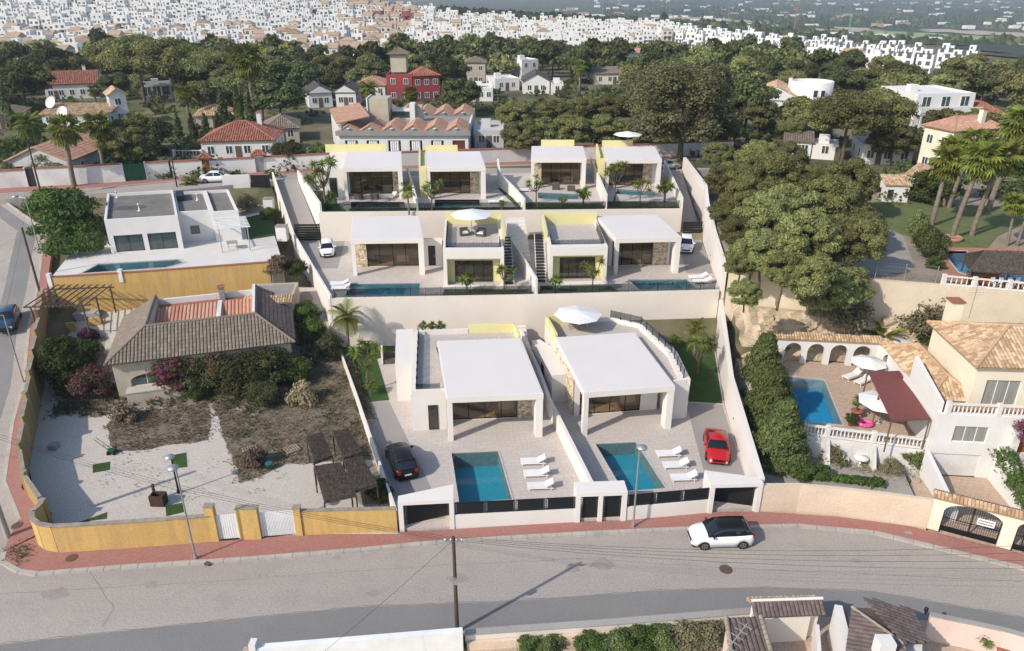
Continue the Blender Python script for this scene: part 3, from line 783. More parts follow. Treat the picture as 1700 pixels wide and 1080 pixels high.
def column_blobs(R,H,k,seed,tip=.25):
 rr=random.Random(seed);o=[]
 for i in range(k):
  f=i/(k-1);rad_=R*(1-(1-tip)*f**1.4)*(.8+.2*math.sin(min(1,f*5)*1.57));a=rr.uniform(0,6.28)
  o.append((math.cos(a)*rad_*.35,math.sin(a)*rad_*.35,H*(.06+.88*f),rad_*.8,rad_*.8,H/k*1.4))
 return o
def cyp_proto(key,name,R,H,k,n,size,lm,seed,tip=.2):
 t=bpy.data.objects.new(name,None);t.empty_display_size=.3;COL.objects.link(t)
 link('crown',crown_mesh('crown',column_blobs(R,H,k,seed,tip),n,size,lm,seed,coref=.7,elong=2.2,droop=-.5),t)
 mb=MB();mb.bar((0,0,-.2),(0,0,H*.6),.12,BARK,n=6,r2=.05);mb.build('trunk',t);PROTO[key]=[t,False]
cyp_proto('cypress','cypress_tree',.9,6.5,9,2200,.22,CYPR,111)
cyp_proto('conifer','conifer_tree',2.2,6.6,26,26000,.13,CYPR,112,tip=.3)
cyp_proto('darkcyp','cypress_tree',.8,6.0,8,900,.34,PINED,113)
def frond_mesh(name,L_,m,seed,fan=False,droop=1.0,leaf=.5,n=13):
 rr=random.Random(seed);mb=MB()
 def pos(t_):return Vector((L_*(t_-.16*droop*t_*t_),0,L_*(.34*t_-.62*droop*t_*t_)))
 if not fan:
  k=6
  for i in range(k):mb.bar(pos(i/k),pos((i+1)/k),.03*(1-i/k)+.01,m,n=3,r2=.03*(1-(i+1)/k)+.008,smooth=False)
  for i in range(n):
   t_=.12+.86*i/n;p=pos(t_);d=(pos(min(1,t_+.05))-p).normalized();w=leaf*L_*.42*math.sin(math.pi*(.12+.8*t_))+.08
   for s in(-1,1):
    e=p+d*w*.55+Vector((0,s*w,-w*.35));q=d*(.055*L_/2)
    mb.raw([p-q,p+q,e+q*.4+Vector((0,0,-.03)),e],[(0,1,2,3)],m)
 else:
  s0=pos(.55);mb.bar((0,0,0),s0,.025,m,n=3,smooth=False)
  d=(pos(.6)-s0).normalized();side=Vector((0,1,0));R_=L_*.48
  for i in range(11):
   a=(i/10-.5)*3.6;e=s0+(d*math.cos(a)+side*math.sin(a))*R_+Vector((0,0,-R_*(.22+.35*droop*abs(math.sin(a)))))
   mid=s0.lerp(e,.6)+Vector((0,0,R_*.1));nrm=(e-s0).cross(Vector((0,0,1))).normalized()*R_*.12
   mb.raw([s0,mid-nrm,e,mid+nrm],[(0,1,2,3)],m)
 o=mb.build(name,None);me=o.data;bpy.data.objects.remove(o);return me
FR_F=[frond_mesh('feather_frond',1.0,PALMF,s,False,d)for s,d in((1,.7),(2,1.0),(3,1.35))]
FR_N=[frond_mesh('fan_frond',1.0,PALMF,s,True,d)for s,d in((1,.6),(2,1.0),(3,1.4))]
FR_D=frond_mesh('dead_frond',1.0,PALMD,9,True,1.8)
def palm(key,h,r,L_,nf,fan,dead=0,lean=(0,0),joined=False,skirt=False,seed=1):
 rr=random.Random(seed);t=bpy.data.objects.new('palm_tree',None);t.empty_display_size=.3;COL.objects.link(t)
 mb=MB();k=8;p=Vector((0,0,-.3))
 for i in range(k):
  f0,f1=i/k,(i+1)/k;a=Vector((lean[0]*f0**1.5,lean[1]*f0**1.5,h*f0-(.3 if i==0 else 0)));b=Vector((lean[0]*f1**1.5,lean[1]*f1**1.5,h*f1))
  mb.bar(a,b,r*(1.25-.35*f0),PALMB,n=8,r2=r*(1.2-.35*f1))
 top=Vector((lean[0],lean[1],h));mb.lathe(top-Vector((0,0,.5)),[(r*.9,0),(r*1.5,.3),(r*1.2,.6),(.03,.9)],PALMD,n=8)
 mb.build('trunk',t)
 metas=[]
 for i in range(nf):
  az=i*2.39996+rr.uniform(-.15,.15);el=1.15-1.75*(i/nf)**.9+rr.uniform(-.1,.1);metas.append(((FR_N if fan else FR_F)[0 if el>.5 else(1 if el>-.1 else 2)],az,el,L_*rr.uniform(.88,1.08)))
 for i in range(dead):metas.append((FR_D,i*2.4,-.9+rr.uniform(-.25,.2),L_*rr.uniform(.6,.85)))
 if joined:
  Vs,Fs,mi,off=[],[],[],0
  for me,az,el,s in metas:
   M=Matrix.Translation(top)@Matrix.Rotation(az,4,'Z')@Matrix.Rotation(-el,4,'Y')@Matrix.Scale(s,4)
   Vs+=[tuple(M@v.co)for v in me.vertices]
   for pl in me.polygons:Fs.append(tuple(off+v for v in pl.vertices));mi.append(1 if me is FR_D else 0)
   off+=len(me.vertices)
  cm=bpy.data.meshes.new('crown');cm.from_pydata(Vs,[],Fs);cm.materials.append(PALMF);cm.materials.append(PALMD);cm.polygons.foreach_set('material_index',mi);link('crown',cm,t)
 else:
  for me,az,el,s in metas:
   o=link('dead_frond' if me is FR_D else 'frond',me,t,top,0,s);o.rotation_euler=(Matrix.Rotation(az,3,'Z')@Matrix.Rotation(-el,3,'Y')).to_euler()
 PROTO[key]=[t,False]
palm('fanpalm',7.2,.23,2.3,34,True,16,(.4,.2),seed=3)
palm('fanpalm2',7.6,.21,2.2,34,True,14,(.9,-.2),seed=4)
palm('datepalm',3.6,.13,1.8,16,False,0,(.15,0),seed=5)
palm('lowpalm',.7,.22,2.2,24,False,0,seed=6)
palm('farpalm',7.0,.26,2.4,30,True,10,(.5,0),joined=True,seed=7)
palm('farpalm2',4.2,.3,3.0,30,False,0,(.2,0),joined=True,seed=8)
def yucca(key,name,h,seed,heads=6,leafL=.62):
 rr=random.Random(seed);t=bpy.data.objects.new(name,None);t.empty_display_size=.3;COL.objects.link(t);mb=MB();fork=Vector((rr.uniform(-.1,.1),0,h*.42));mb.bar((0,0,-.1),fork,.085,BARK,n=6,r2=.065);tips=[]
 for i in range(heads):
  a=2*math.pi*i/heads+rr.uniform(-.3,.3);q=h*rr.uniform(.12,.34);e=Vector((math.cos(a)*q,math.sin(a)*q,h*rr.uniform(.6,.98)));m_=fork.lerp(e,.5)+Vector((0,0,-.06*h));mb.bar(fork,m_,.05,BARK,n=5,r2=.04);mb.bar(m_,e,.04,BARK,n=5,r2=.03);tips.append(e)
 mb.build('trunk',t);V=[];F=[]
 for e in tips:
  c=MB()
  for j in range(46):
   d=Vector((rr.gauss(0,1),rr.gauss(0,1),rr.gauss(.35,.8))).normalized();l=leafL*rr.uniform(.7,1.1);s=d.cross(Vector((rr.gauss(0,1),rr.gauss(0,1),1))).normalized()*.035
   p1=e+d*l*.5;p2=e+d*l+Vector((0,0,-.18*l));c.raw([e-s*.5,p1-s,p2,p1+s,e+s*.5],[(0,1,3,4),(1,2,3)],YUCF)
  c.build('leaf_rosette',t)
 PROTO[key]=[t,False]
yucca('yucca','yucca_tree',2.9,5);yucca('yucca2','yucca_tree',3.4,9,7);yucca('yucca3','yucca_shrub',1.3,12,5,.5)
def hedge(label,pts,w,h,z,m=None,name='hedge',dens=70,size=.16,group=None):
 """clipped or rough hedge along ground points"""
 pts=[Vector((p[0],p[1],z if len(p)<3 else p[2]))for p in pts];bl=[];rr=random.Random(len(label))
 for k in range(len(pts)-1):
  n=max(1,int((pts[k+1]-pts[k]).length/(w*.45)))
  for i in range(n+1):
   p=pts[k].lerp(pts[k+1],i/n)-pts[0];bl.append((p.x+rr.uniform(-.1,.1)*w,p.y+rr.uniform(-.1,.1)*w,p.z+h*.5,w*.52,w*.52,h*rr.uniform(.48,.58)))
 t=thing(name,label,'hedge' if name=='hedge' else 'bush',pts[0],group=group)
 me=crown_mesh('foliage',bl,int(dens*len(bl)*h*w+120),size,m or BROAD,len(bl),coref=.72);link('foliage',me,t)
 mb=MB()
 for k in range(len(pts)):mb.bar(pts[k]-Vector((0,0,.1)),pts[k]+Vector((0,0,h*.5)),.05,BARK,n=4)
 mb.build('stem',t)
 return t
PA=[(-4.75,49.7),(-1.1,50.0),(0.0,43.9),(-3.75,43.5)]
PB=[(6.7,51.0),(9.95,51.3),(11.25,45.2),(8.1,44.8)]
PC=xy([(588,471),(696,469),(699,490),(590,491)],5.5);PC=[(-16.9,72.9),(-9.6,73.2),(-9.3,70.0),(-16.6,69.6)]
PD=[(12.2,74.2),(18.5,74.3),(18.9,71.6),(13.0,71.4)]
PE=xy([(582,335),(671,335),(674,346),(583,347)],9.0)
PF_=xy([(722,331),(796,331),(799,342),(721,343)],9.0)
PG=xy([(893,319),(960,322),(960,331),(893,329)],9.0)
PH=xy([(1024,313),(1086,318),(1089,326),(1022,322)],9.0)
T1=[(-7.5,40.75),(-3.9,41.05),(4.4,41.8),(7.8,41.95),(13.7,42.85),(17.3,43.1),(18.6,57),(21.0,71.0),(1.5,69.7),(-18.0,68.8),(-13.6,57.4)]
slab('lower_terrace',T1,0.3,-2.3,VPAVE,[PA,PB])
T2=[(-18.2,68.9),(1.5,69.8),(21.1,71.1),(23.1,88.6),(20.6,88.8),(-23.0,87.3),(-26.3,87.3)]
slab('middle_terrace',T2,5.5,-2.3,VPAVE,[PC,PD],side=CREAMWALL)
T3=[(-22.9,87.4),(20.6,88.9),(21.6,103.5),(22.6,110.2),(-8,106.9),(-29.9,104.2)]
slab('upper_terrace',T3,9.0,2.5,VPAVE,[PE,PF_,PG,PH],side=CREAMWALL)
GRP='white modern villas on the three terraces'
pool('large teal swimming pool in front of the left front villa',PA,.3)
pool('large teal swimming pool in front of the right front villa',PB,.3,depth=1.15)
pool('long narrow swimming pool on the middle terrace, left, beside the white loungers',PC,5.5,depth=.65)
pool('slanting swimming pool on the middle terrace, right, before the right villa',PD,5.5,depth=.65)
pool('narrow pool of the upper terrace villa farthest left',PE,9,depth=.65)
pool('narrow pool of the upper terrace villa second from left',PF_,9,depth=.65)
pool('narrow pool of the upper terrace villa with two wicker armchairs, second from right',PG,9,depth=.65)
pool('narrow pool of the upper terrace villa farthest right',PH,9,depth=.65)
DR=xy([(597,671),(641,665),(717,815),(722,845),(666,852)],.3)
slab('left_driveway',[(-13.3,57.4),(-10.9,57.9),(-5.9,45.2),(-4.6,41.8),(-7.4,41.6)],.304,.1,DRIVE)
slab('right_driveway',[(18.45,57.2),(15.3,57.6),(14.3,44.2),(17.2,44.0)],.304,.1,DRIVE)
slab('middle_left_driveway',[(-26.2,87.1),(-20.2,87.2),(-19.1,77.6),(-22.0,77.5)],5.504,5.3,DRIVE)
slab('middle_right_driveway',[(20.2,87.8),(22.9,87.9),(22.1,80),(21.6,76.0),(18.8,76.2)],5.504,5.3,DRIVE)
strip('left_ramp',[(-23.0,87.0),(-24.6,91),(-29.9,104)],[(-26.3,87.0),(-27.9,91),(-33.2,104)],lambda x,y:interp(y,[87,104],[5.5,8.9])+.006,2.5,DRIVE)
strip('right_ramp',[(23.3,88),(23.6,92),(24.9,110.3)],[(20.7,88),(20.8,92),(22.5,110.2)],lambda x,y:interp(y,[88,110.5],[5.5,8.9])+.006,2.5,DRIVE)
def lawn(name,poly,z,m=None,t=.05):
 return slab(name,poly,z+t,z-.15,m or LAWN)
lawn('lawn',[(-17.9,68.5),(-12.0,69.0),(-11.6,67.2),(-13.3,66.0),(-10.9,58.0),(-13.3,57.5)],.3)
lawn('lawn',[(14.3,70.3),(20.8,70.7),(18.5,57.4),(15.3,57.8),(13.7,65)],.3)
lawn('lawn',[(-6.9,69.8),(2.1,70.3),(1.9,71.3),(-6.9,71.4)],5.5)
lawn('lawn',[(2.7,70.3),(10.8,70.9),(10.0,72.4),(2.9,72.2)],5.5)
lawn('lawn',[(-22.6,87.7),(-19.8,87.8),(-21.8,91.6),(-23.2,97.5),(-26.8,97.5)],9)
lawn('lawn',[(-19.6,87.85),(1.1,88.5),(1.0,89.1),(-19.5,88.4)],9)
lawn('lawn',[(1.9,88.6),(11.2,88.9),(11.0,91.3),(1.3,91.6)],9)
lawn('lawn',[(11.9,89.0),(20.3,89.2),(20.6,92.0),(11.7,92.3)],9)
lawn('lawn',[(.6,89.6),(1.1,89.6),(-.9,99),(-1.9,99)],9)
def stones(par,fr,u0,u1,v,w0,w1,name='stone_cladding',size=.26):
 """a wall face of separate irregular stones in mortar"""
 back=MB(fr);back.box(u0,u1,v,v+.12,w0,w1,MORTAR)
 o=back.build(name,par)
 s=MB(fr);w=w0+.02;rr=random.Random(int(u0*7+w1*13+fr.O.x*3))
 while w<w1-.05:
  h=rr.uniform(.12,.24);h=min(h,w1-.02-w);u=u0+.02
  while u<u1-.03:
   l=min(rr.uniform(.16,.42),u1-.02-u);d=rr.uniform(.01,.05)
   a=[rr.uniform(-.015,.015)for _ in range(4)]
   pts=[fr(u+.01,v-.001,w+.01+a[0]),fr(u+l-.01,v-.001,w+.01+a[1]),fr(u+l-.02,v-.001,w+h-.01+a[2]),fr(u+.02,v-.001,w+h-.01+a[3]),fr(u+.035,v-d,w+.035),fr(u+l-.035,v-d,w+.035),fr(u+l-.04,v-d,w+h-.035),fr(u+.04,v-d,w+h-.035)]
   s.raw(pts,[(4,5,6,7),(0,1,5,4),(1,2,6,5),(2,3,7,6),(3,0,4,7)],rr.choice([STONE1,STONE2,STONE2,STONE3,STONE1]))
   u+=l
  w+=h
 s.build('stone',o,kind='stuff')
 return o
def rail(label,pts,h=.95,sp=1.05,group='black post and glass railings of the terraces'):
 """pts world (x, y, z)"""
 t=thing('glass_railing',label,'railing',pts[0],group=group)
 pb=MB();first=None;me=None
 for k in range(len(pts)-1):
  a,b=Vector(pts[k]),Vector(pts[k+1]);n=max(1,round((b-a).length/sp))
  d=(b-a).normalized()
  for i in range(n+(k==len(pts)-2)):
   q=a.lerp(b,i/n)
   if me is None:
    m=MB();m.box(-.035,.035,-.035,.035,0,h,BLACKMETAL);m.box(-.06,.06,-.06,.06,0,.02,BLACKMETAL)
    o=m.build('post',None);me=o.data;o.parent=t;o.location=q-t.location
   else:link('post',me,t,q-t.location)
  for i in range(n):
   p,r_=a.lerp(b,i/n)+d*.06,a.lerp(b,(i+1)/n)-d*.06
   fr=Fr(p,r_-p);g=MB(fr);L_=(r_-p).length
   z0,z1=p.z,r_.z
   nn=Vector((-d.y,d.x,0)).normalized()*.008
   U=Vector((0,0,1))
   g.raw([p-nn+U*.08,r_-nn+U*.08,r_+nn+U*.08,p+nn+U*.08,p-nn+U*(h-.04),r_-nn+U*(h-.04),r_+nn+U*(h-.04),p+nn+U*(h-.04)],MB.BF,CLEAR)
   g.build('glass_panel',t)
 return t
def stairs(par,a,b,width,n,m,riser_open=True,name='stair_tread'):
 a=Vector(a);b=Vector(b);d=Vector((b.x-a.x,b.y-a.y,0));L_=d.length/n;fr=Fr(a,V=d,U=Vector((d.y,-d.x,0)))
 me=None
 for i in range(n):
  z=(b.z-a.z)*(i+1)/n
  q=MB(fr);q.box(-width/2,width/2,i*L_,i*L_+L_*(.8 if riser_open else 1.0),(z-.09 if riser_open else 0),z,m)
  q.build(name,par)
def doorpanel(par,fr,u0,u1,w0,w1,v,m,name='door',knob=True):
 d=MB(fr);d.box(u0,u1,v,v+.06,w0,w1,m);o=d.build(name,par)
 if knob:
  k=MB(fr);k.box(u1-.14,u1-.1,v-.06,v-.001,w0+.95,w0+1.15,STEEL);k.build('handle',o)
 return o
def villa(label,O,U,V,W,D,win,stone=None,gv=3.2,H=4.05,npan=4,side_stone=None,pilw=.4,zb=0.3,pilr=.55):
 """the open-fronted living block: flat roof slab carried to the front on two piers, glass wall set back"""
 O=Vector((O[0],O[1],zb));fr=Fr(O,(U[0],U[1],0),(V[0],V[1],0));t=thing('villa',label,'villa',O,group=GRP)
 r=MB(fr);r.box(-.02,W+.02,0,D,H-.5,H,VILLAW);ro=r.build('roof',t)
 r=MB(fr);r.box(.06,W-.06,.08,D-.08,H+.001,H+.02,ROOFW);r.build('roof_membrane',ro)
 for u0,u1,dv in((0,pilw,.55),(W-pilr,W,.9)):
  p=MB(fr);p.box(u0,u1,.02,dv,0,H-.502,VILLAW);p.build('pier',t)
 f2=Fr(fr(.3,gv),fr.U,fr.V);w=MB(f2)
 ops=[(win[0]-.3,win[1]-.3,0.02,3.05)]
 wall_open(w,f2,W-.6,H-.502,.2,ops,VILLAW)
 w.fr=fr
 w.box(.1,.3,gv,D-.1,0,H-.502,VILLAW);w.box(W-.3,W-.1,gv,D-.1,0,H-.502,VILLAW)
 w.box(.301,W-.301,D-.3,D-.1,0,H-.502,VILLAW)
 w.build('wall',t)
 fl=MB(fr);fl.box(.31,W-.31,gv+.21,D-.31,.0,.02,VPAVE);fl.box(.31,W-.31,D*.62,D*.62+.1,.02,H-.51,BEIGE)
 fl.box(W*.3,W*.3+1.9,gv+1.6,gv+2.4,.02,.5,RATTAN);fl.box(W*.62,W*.62+1.3,gv+1.4,gv+2.2,.02,.74,CANVAS)
 fl.build('room',t)
 window(t,f2,win[0]-.3,win[1]-.3,.02,3.05,npan,v=.06,name='glass_wall',fw=.07,gm=VGLASS)
 if stone:stones(t,fr,stone[0],stone[1],gv-.12,0,H-.51)
 if side_stone:stones(t,fr.side_left(D),.3,D-gv-.1,-.02,0,H-.51)
 return t,fr
VGLASS=clearglass('smoked_glass',(0.86,0.79,0.67),1.5)
tA,fA=villa('front left villa behind the left teal pool, beside the black car',(-5.1,51.4),(7.6,.62),(-1.7,10.4),7.6,10.4,(.6,6.1),(6.1,7.25))
tB,fB=villa('front right villa with a stone side wall, nearest the red car',(5.75,52.2),(7.5,1.1),(-1.8,10.4),7.5,10.4,(.55,5.9),None,side_stone=True)
tC,fC=villa('middle terrace villa on the left, beside the fully visible white car',(-16.9,75.3),(7.6,.35),(-1.4,8.6),7.6,8.6,(1.5,7.1),(.3,1.5),gv=2.9,zb=5.5)
tD,fD=villa('middle terrace villa on the right, a partly hidden white car behind it',(10.9,75.6),(7.0,.5),(-1.2,8.6),7.0,8.6,(.5,5.0),(5.0,6.6),gv=2.9,zb=5.5)
tE,fE=villa('upper terrace villa farthest left with tall planted garden at its left',(-21.0,93.1),(7,.35),(-1.4,9.9),7.3,9.8,(.5,6.0),(6.0,7.1),gv=3,zb=9)
tF,fF=villa('upper terrace villa second from left with a yellow left side wall',(-10.6,93.2),(7,.3),(-1.1,10),7.3,9.8,(.4,5.5),(5.5,6.6),gv=3,zb=9)
tG,fG=villa('upper terrace villa second from right with stone at the left of its glass',(2.5,98.4),(7,.05),(.3,9),7.2,8.4,(1.4,6.6),(.3,1.4),gv=2.4,zb=9)
tH,fH=villa('upper terrace villa farthest right with stone pillar and umbrella on its roof terrace',(12.3,97.8),(7,.2),(.5,9),7.2,8.6,(.4,5.1),(5.1,6.3),gv=2.6,zb=9)
def wing(par,poly,z0,H,par_pts,ph=.55,floor=3.3,name='wing',pm=None,fm=None):
 """a lower block whose roof is a terrace, with a parapet along part of its edge"""
 b=MB();b.prism(poly,z0,z0+floor,VILLAW,fm or VPAVE);o=b.build(name,par)
 for pts,top,m,*tk in par_pts:
  w=MB();wallrun(w,[(p[0],p[1],z0+floor-.3,z0+top)for p in pts],tk[0]if tk else.22,m);w.build('parapet',o)
 return o
pA=[(-8.2,53.0),(-5.35,53.25),(-5.45,55.2),(-7.0,62.1),(.75,62.6),(.35,65.2),(-9.3,64.6)]
wg=wing(tA,pA,.3,4,[([(-8.1,53.12),(-5.35,53.36)],3.75,VILLAW),([(-8.0,53.25),(-9.05,64.4)],3.752,VILLAW,.42),([(-4.2,65.05),(.3,65.2)],4.2,YELLOWV),([(-9.2,64.5),(-4.2,65.0)],3.75,VILLAW),([(.25,65.2),(.7,62.6)],4.2,YELLOWV)])
f=Fr((-8.2,53.0,.3),(2.85,.25,0));window(wg,f,1.35,2.15,0.05,2.35,1,v=-.05,name='slim_window')
b=MB();b.prism([(-10.1,57.8),(-8.62,57.95),(-9.35,65.0),(-11.0,64.9)],.3,4.0,VILLAW);b.build('side_block',tA)
rail('glass railing along the left roof terrace of the front left villa',[(-5.9,53.45,3.6),(-7.75,53.3,3.6),(-8.8,64.0,3.6)],sp=1.35)
pB=[(13.35,54.7),(14.8,55.0),(14.75,60.1),(12.9,66.4),(9.8,67.9),(3.2,66.9),(4.0,62.7),(11.3,63.5)]
wg=wing(tB,pB,.3,4,[([(13.35,54.82),(14.45,55.05)],3.72,VILLAW),([(14.4,55.0),(14.3,60.0),(12.6,66.0)],3.722,VILLAW,.85),([(12.6,66.15),(9.8,67.8)],3.72,VILLAW,.5),([(3.3,66.8),(7.6,67.4)],4.3,YELLOWV),([(7.6,67.4),(9.6,67.75)],3.72,VILLAW),([(3.35,66.8),(4.1,62.7)],4.3,YELLOWV)])
rail('glass railing along the slanting right roof terrace of the front right villa',[(9.7,67.7,4.02),(12.4,66.1,4.03),(14.2,60,4.03),(14.3,55.3,4.03)],sp=1.25,h=.8)
b=MB();b.prism([(3.5,57.6),(5.0,57.9),(4.2,62.6),(2.7,64.8),(1.9,64.6)],.3,3.0,VILLAW);b.build('entrance_block',tB)
window(tB,Fr((1.9,64.6,.3),(3.5-1.9,57.6-64.6,0),(1,.2,0)),3.6,4.4,.05,2.2,1,v=-.05,name='side_door')
l=MB(fC);f2=Fr(fC(7.62,2.9),fC.U,fC.V);wall_open(l,f2,2.1,3.1,.25,[(.55,1.35,0,2.3)],VILLAW);l.build('link_wall',tC)
doorpanel(tC,f2,.55,1.35,0,2.3,.1,DARKGREY)
def annex(label_par,O,U,V,W,D,zb,side_yellow,stair_side):
 fr=Fr((O[0],O[1],zb),(U[0],U[1],0),(V[0],V[1],0));H=3.85
 a=MB(fr);a.box(0,W,.9,D,0,3.3,VILLAW);a.box(0,.35,0,.899,0,H,VILLAW);a.box(W-.35,W,0,.899,0,H,VILLAW)
 a.box(.351,W-.351,0,.899,2.95,H,VILLAW);a.box(0,.25,.9,D,3.301,H,VILLAW);a.box(W-.25,W,.9,D,3.301,H,VILLAW)
 a.box(-.1,W+.1,-.9,-.01,-.02,.12,VILLAW)
 o=a.build('annex',label_par)
 fl=MB(fr);fl.box(.26,W-.26,.91,D-.01,3.3,3.34,VPAVE);fl.build('terrace_floor',o)
 y=MB(fr);y.box(.352,W-.352,.85,.898,.12,2.949,YELLOWV);y.box(.352,.40,.02,.85,.12,2.949,YELLOWV);y.box(W-.40,W-.352,.02,.85,.12,2.949,YELLOWV);y.box(.401,W-.401,.03,.849,2.88,2.947,YELLOWV)
 y.build('yellow_reveal',o)
 y=MB(fr);y.box(.0,W,D+.001,D+.25,0,4.75,YELLOWV)
 if side_yellow=='l':y.box(-.26,-.002,D*.35,D,3.301,4.5,YELLOWV)
 else:y.box(W+.002,W+.26,D*.35,D,3.301,4.5,YELLOWV)
 y.build('yellow_parapet',o)
 window(o,fr,1.15,W-1.15,.15,2.45,4,v=.78,name='sliding_window',fw=.07,gm=VGLASS_D)
 return o,fr
VGLASS_D=glassmat('dark_pane',(0.05,0.042,0.03),rough=.03,spec=1)
aC,fCa=annex(tC,(-7.0,72.4),(6.3,.1),(-.6,10),6.2,10.6,5.5,'r','r')
aD,fDa=annex(tD,(3.85,73.3),(6.0,.3),(-.2,10),6.0,9.6,5.5,'l','l')
def rp(fr,*uvw):return[tuple(fr(*q))for q in uvw]
rail('glass railing round the roof terrace with two armchairs, left middle annex',rp(fCa,(.3,9,3.34),(.3,1.2,3.34),(5.9,1.2,3.34),(5.9,3.2,3.34)),sp=1.0)
rail('glass railing round the empty roof terrace, right middle annex',rp(fDa,(.3,3.2,3.34),(.3,1.2,3.34),(5.7,1.2,3.34),(5.7,7,3.34)),sp=1.0)
st=thing('outdoor_stair','open dark-tread stair right of the left middle annex','stairs',tuple(fCa(6.75,0)),group='stairs to the roof terraces')
stairs(st,fCa(6.75,.2),fCa(6.75,6.2,3.3),.9,16,BLACKMETAL)
g=MB();
for s_ in(-.47,.47):g.bar(fCa(6.75+s_,.1,0),fCa(6.75+s_,6.3,3.3),.05,VILLAW,n=4)
g.build('stringer',st)
st=thing('outdoor_stair','open dark-tread stair left of the right middle annex','stairs',tuple(fDa(-.8,0)),group='stairs to the roof terraces')
stairs(st,fDa(-.8,.1),fDa(-.8,6.2,3.3),.9,16,BLACKMETAL)
g=MB()
for s_ in(-.47,.47):g.bar(fDa(-.8+s_,0,0),fDa(-.8+s_,6.3,3.3),.05,VILLAW,n=4)
g.build('stringer',st)
for(a,b,w_,n_,lab)in(((1.2,65.3,.3),(.6,68.9,2.6),1.5,9,'broad pale garden steps between the two front villas'),((1.0,79.6,5.5),(.4,86.0,8.8),2.2,12,'pale garden steps between the two middle annexes')):
 st=thing('garden_steps',lab,'steps',a);stairs(st,a,b,w_,n_,VILLAW,False,'step')
def upper(t,fr,W,D,left,back,u=(-2.5,0)):
 b=MB(fr)
 if left=='wing':
  b.box(-2.6,-.03,1.0,6.0,0,3.75,VILLAW);b.build('side_wing',t)
  window(t,fr,-1.9,-1.0,.1,2.6,1,v=.93,name='slim_window')
  b=MB(fr);b.box(-2.6,5.4,D+.6,D+3.4,0,3.4,VILLAW);b.build('rear_wing',t)
  b=MB(fr);b.box(-3.2,5.2,D+3.0,D+3.2,3.401,4.5,YELLOWV);b.build('yellow_parapet',t)
 if left=='yellow':
  b.box(-1.0,-.05,1.6,D+.5,0,3.9,YELLOWV);b.box(-1.0,-.75,1.6,D+.5,3.901,4.35,YELLOWV);b.build('yellow_side_wall',t)
 if back:
  b=MB(fr);b.box(back[0],back[1],D+.02,D+.8,0,3.9,VILLAW);b.build('rear_wing',t)
  b=MB(fr);b.box(back[0],back[1],D+.81,D+1.0,0,4.75,YELLOWV);b.build('yellow_parapet',t)
upper(tE,fE,7.3,9.8,'wing',None)
upper(tF,fF,7.3,9.8,'yellow',(-.1,4.3))
upper(tG,fG,7.2,8.4,None,(1.3,6.0))
upper(tH,fH,7.2,8.6,'yellow',(-.1,4.2))
def wthing(name,label,pts,t,m,cat='wall',**k):
 w=MB();wallrun(w,pts,t,m,**k);return one(w,name,label,cat)
wthing('retaining_wall','high cream retaining wall behind the two front villas',[(-18.1,68.75,-.5,5.62),(1.5,69.65,-.5,5.62),(21.0,70.95,-.5,5.62)],.3,CREAMWALL)
wthing('retaining_wall','cream retaining wall between the middle and the upper terrace',[(-23.0,87.2,5,9.1),(20.6,88.75,5,9.1)],.28,CREAMWALL)
wthing('boundary_wall','low white boundary wall along the left side of the lower terrace',[(lbx(y),y,-2.2,z)for y,z in((41.4,1.25),(50,1.2),(57.4,1.2),(68.7,1.35))],.18,VILLAW)
wthing('boundary_wall','white boundary wall left of the middle terrace and the left ramp',[(lbx(y)-.05,y,-2.2,z)for y,z in((68.6,6.0),(76,6.1),(87.4,6.5),(96,8.3),(104.2,10.0))],.2,VILLAW)
wthing('boundary_wall','tall white boundary wall right of the lower terrace next to the conifers',[(17.4,43.3,-1,2.6),(18.85,57,-1,3.2),(21.3,70.9,-1,4.6)],.4,VILLAW)
wthing('boundary_wall','tall white boundary wall right of the middle terrace and the right ramp',[(21.35,71.0,-1,8.2),(22.4,80,-1,9.0),(23.6,89,-1,10.0),(24.5,94,0,10.7),(25.4,111,0,10.6)],.42,VILLAW)
wthing('dividing_wall','white wall between the two front plots',[(5.75,43.5,.1,1.75),(3.2,55.8,.1,1.75),(2.4,60.5,.1,2.2),(.75,69.3,.1,2.4)],.3,VILLAW)
wthing('dividing_wall','white wall between the two middle plots',[(2.45,69.9,5.3,7.25),(-.35,83.6,5.3,7.5)],.22,VILLAW)
wthing('dividing_wall','white wall between the two left upper plots',[(-11.3,87.7,8.9,10.4),(-14.6,104.6,8.9,10.8)],.22,VILLAW)
wthing('dividing_wall','curved-top white wall between the two middle upper plots',[(1.5,88.2,8.9,10.5),(.2,94,8.9,10.5),(-1.6,99.5,8.9,10.9),(-1.95,103.5,8.9,12.0)],.22,VILLAW)
wthing('dividing_wall','white wall between the two right upper plots',[(11.35,88.7,8.9,10.9),(11.4,108.6,8.9,11.0)],.22,VILLAW)
wthing('ramp_wall','white wall between the left ramp and the upper terrace',[(-22.75,87.3,5.4,10.2),(-29.7,103.9,8,10.3)],.22,VILLAW)
wthing('ramp_wall','white wall between the right ramp and the upper terrace',[(20.55,88.9,5.4,10.4),(22.2,109.5,8,10.5)],.22,VILLAW)
rail('glass railing on top of the high retaining wall, left half',[(-17.6,69.05,5.55),(1.9,70.0,5.55)],sp=1.5)
rail('glass railing on top of the high retaining wall, right half',[(2.9,70.05,5.55),(20.6,71.2,5.55)],sp=1.5)
rail('glass railing on the upper retaining wall, left half',[(-22.4,87.5,9.1),(1.0,88.3,9.1)],sp=1.9)
rail('glass railing on the upper retaining wall, right half',[(2.0,88.4,9.1),(20.2,89.0,9.1)],sp=1.9)
